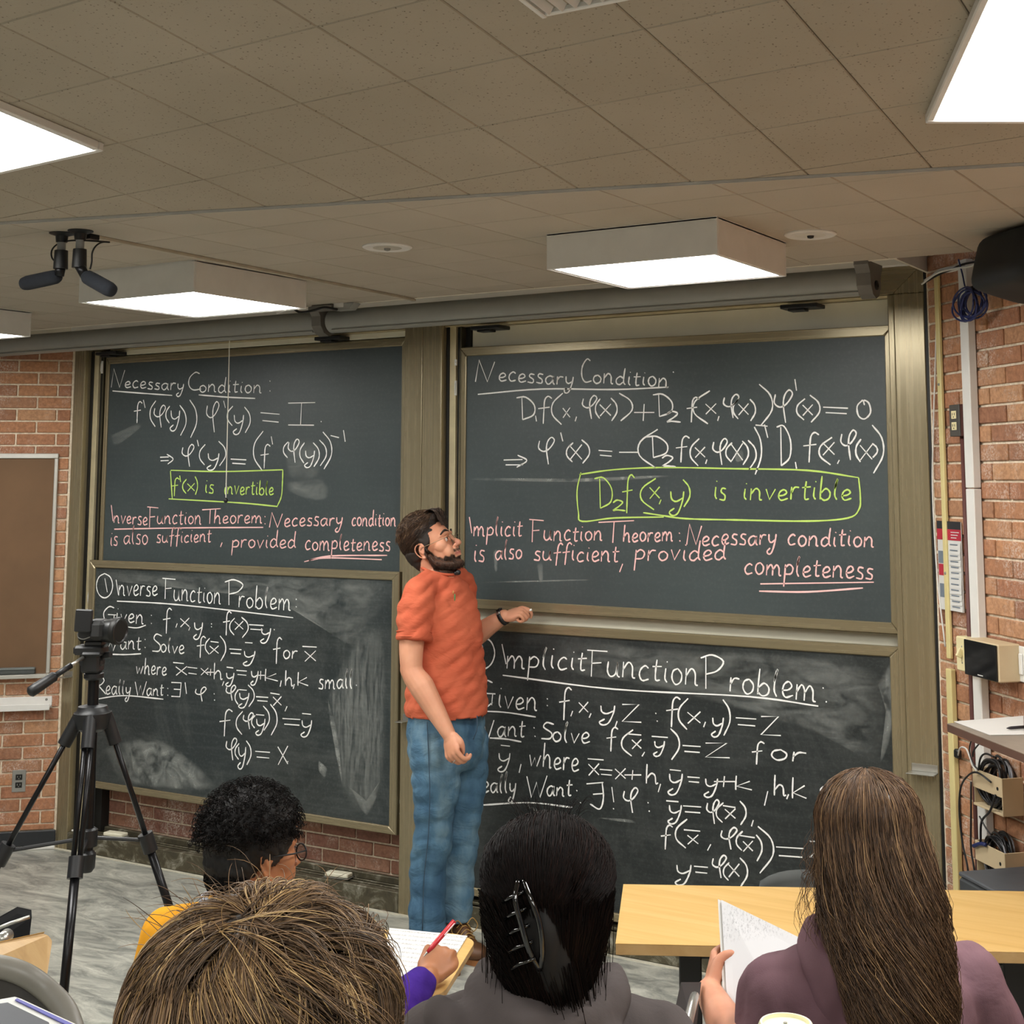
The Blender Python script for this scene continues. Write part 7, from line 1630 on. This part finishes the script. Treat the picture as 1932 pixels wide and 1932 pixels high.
a = atD(0, 1800, 2.85); mb = MB(); mb.tube([a, V(a.x, a.y, .02)], .014, 10); mb.build('post', M_STEEL, t); mb = MB(); mb.lathe([(.14, 0), (.14, .01), (.02, .03)], (a.x, a.y, 0), 20); mb.build('base', M_BLACK, t); reparent(t)
t = thing('chair', 'dark grey rounded chair back in the lower left corner', 'chair', 'lecture hall chairs', atD(20, 1900, 1.9))
cb = atD(10, 1905, 1.95); pts = []
arc = smooth_pts([atD(-90, 1830, 1.9), atD(-20, 1822, 1.9), atD(40, 1836, 1.9), (atD(88, 1868, 1.9)), atD(125, 1910, 1.88), atD(147, 1975, 1.85)], 6)
mb = MB(); mb.tube([p+V(0, 0, 0) for p in arc], .015, 12, sx=1.0); mb.build('back_rim', simple('chair_rim', '#77746c', .4), t, smooth=True)
mb = MB(); inner = [p*.985+cb*.015 for p in arc]; bot = atD(10, 2080, 1.85); vs = inner+[bot]; mb.add(inner+[p+fwd*.006 for p in inner]+[bot, bot+fwd*.006], [tuple([i, i+1, 2*len(inner)]) for i in range(len(inner)-1)]+[(i+1+len(inner), i+len(inner), 2*len(inner)+1) for i in range(len(inner)-1)]); mb.build('backrest', simple('chair_back_dark', '#2f2d2a', .45), t)
sb_ = V(cb.x, cb.y, .45+.12)+fwd*.15; mb = MB(); mb.box(sb_, (.42, .40, .03), Matrix((rgt, fwd, up3)).transposed(), .012); mb.build('seat', M_CHAIRB, t)
for sx in (-1, 1):
    for sy in (-1, 1): mb = MB(); mb.tube([sb_+rgt*.16*sx+fwd*.14*sy, sb_+rgt*.20*sx+fwd*.18*sy-up3*.445], .011, 8); mb.build('leg', M_STEEL, t, smooth=True)
reparent(t)
nbk = thing('notebook', 'spiral notebook with a blue striped edge and dark page at the lower left corner', 'notebook', None, atD(40, 1930, 1.55))
zN = atD(28, 1884, 1.6).z; pz = lambda L_, dz=0: [atZ(x, y, zN)+up3*dz for x, y in L_]
mb = MB(); mb.prism(pz([(-60, 1900), (5, 1888), (28, 1884), (40, 1888), (152, 1940), (150, 2040), (-60, 2040)]), (0, 0, .002)); mb.build('white_page', M_PAPER, nbk)
M_STR = simple('notebook_blue', '#4a4a9c', .6)
mb = MB(); mb.prism(pz([(28, 1893), (32, 1890), (146, 1943), (130, 1943)], .003), (0, 0, .001)); mb.build('blue_stripe', M_STR, nbk)
mb = MB(); mb.prism(pz([(-20, 1905), (14, 1900), (92, 1938), (110, 2030), (-20, 2030)], .003), (0, 0, .002)); mb.build('dark_page', simple('dark_cover', '#2a2d36', .6), nbk); reparent(nbk)

# ---- cup with a cream lid on a desk just below the frame
cpos = atD(1483, 1942, 2.02); rad_c = .042
t = thing('paper_cup', 'paper cup with a cream lid at the bottom edge, in front of the mauve top', 'cup', None, (cpos.x, cpos.y, cpos.z-.125))
mb = MB(); mb.lathe([(.028, -.125), (.038, -.006)], cpos, 28); mb.build('cup', M_PAPER, t, auto=40)
mb = MB(); mb.lathe([(.0405, -.008), (.042, -.004), (.042, .0), (.0385, .008), (.037, .010), (.034, .010), (.033, .005), (.015, .006), (.002, .006)], cpos, 36); ld = mb.build('lid', simple('lid_cream', '#e6e2bd', .35, var=.03), t, auto=40)
mb = MB(); mb.lathe([(.003, .0), (.003, .0015)], cpos+fwd*.006+up3*.006, 10); mb.build('vent_hole', M_GREYM, ld); reparent(t)
t = thing('desk', 'narrow desk in front of the camera carrying the paper cup, below the frame', 'desk', None, (cpos.x, cpos.y, .30))
ztd = cpos.z-.126; mb = MB(); Rd = Matrix((rgt, fwd, up3)).transposed(); mb.box((cpos.x, cpos.y, ztd-.012), (.55, .20, .024), Rd, .004); mb.build('top', M_WOOD, t)
for sx in (-1, 1): mb = MB(); q_ = V(cpos.x, cpos.y, 0)+rgt*.22*sx; mb.tube([(q_.x, q_.y, ztd-.024), (q_.x, q_.y, .12)], .015, 8); mb.build('leg', M_BLACK, t)
reparent(t)
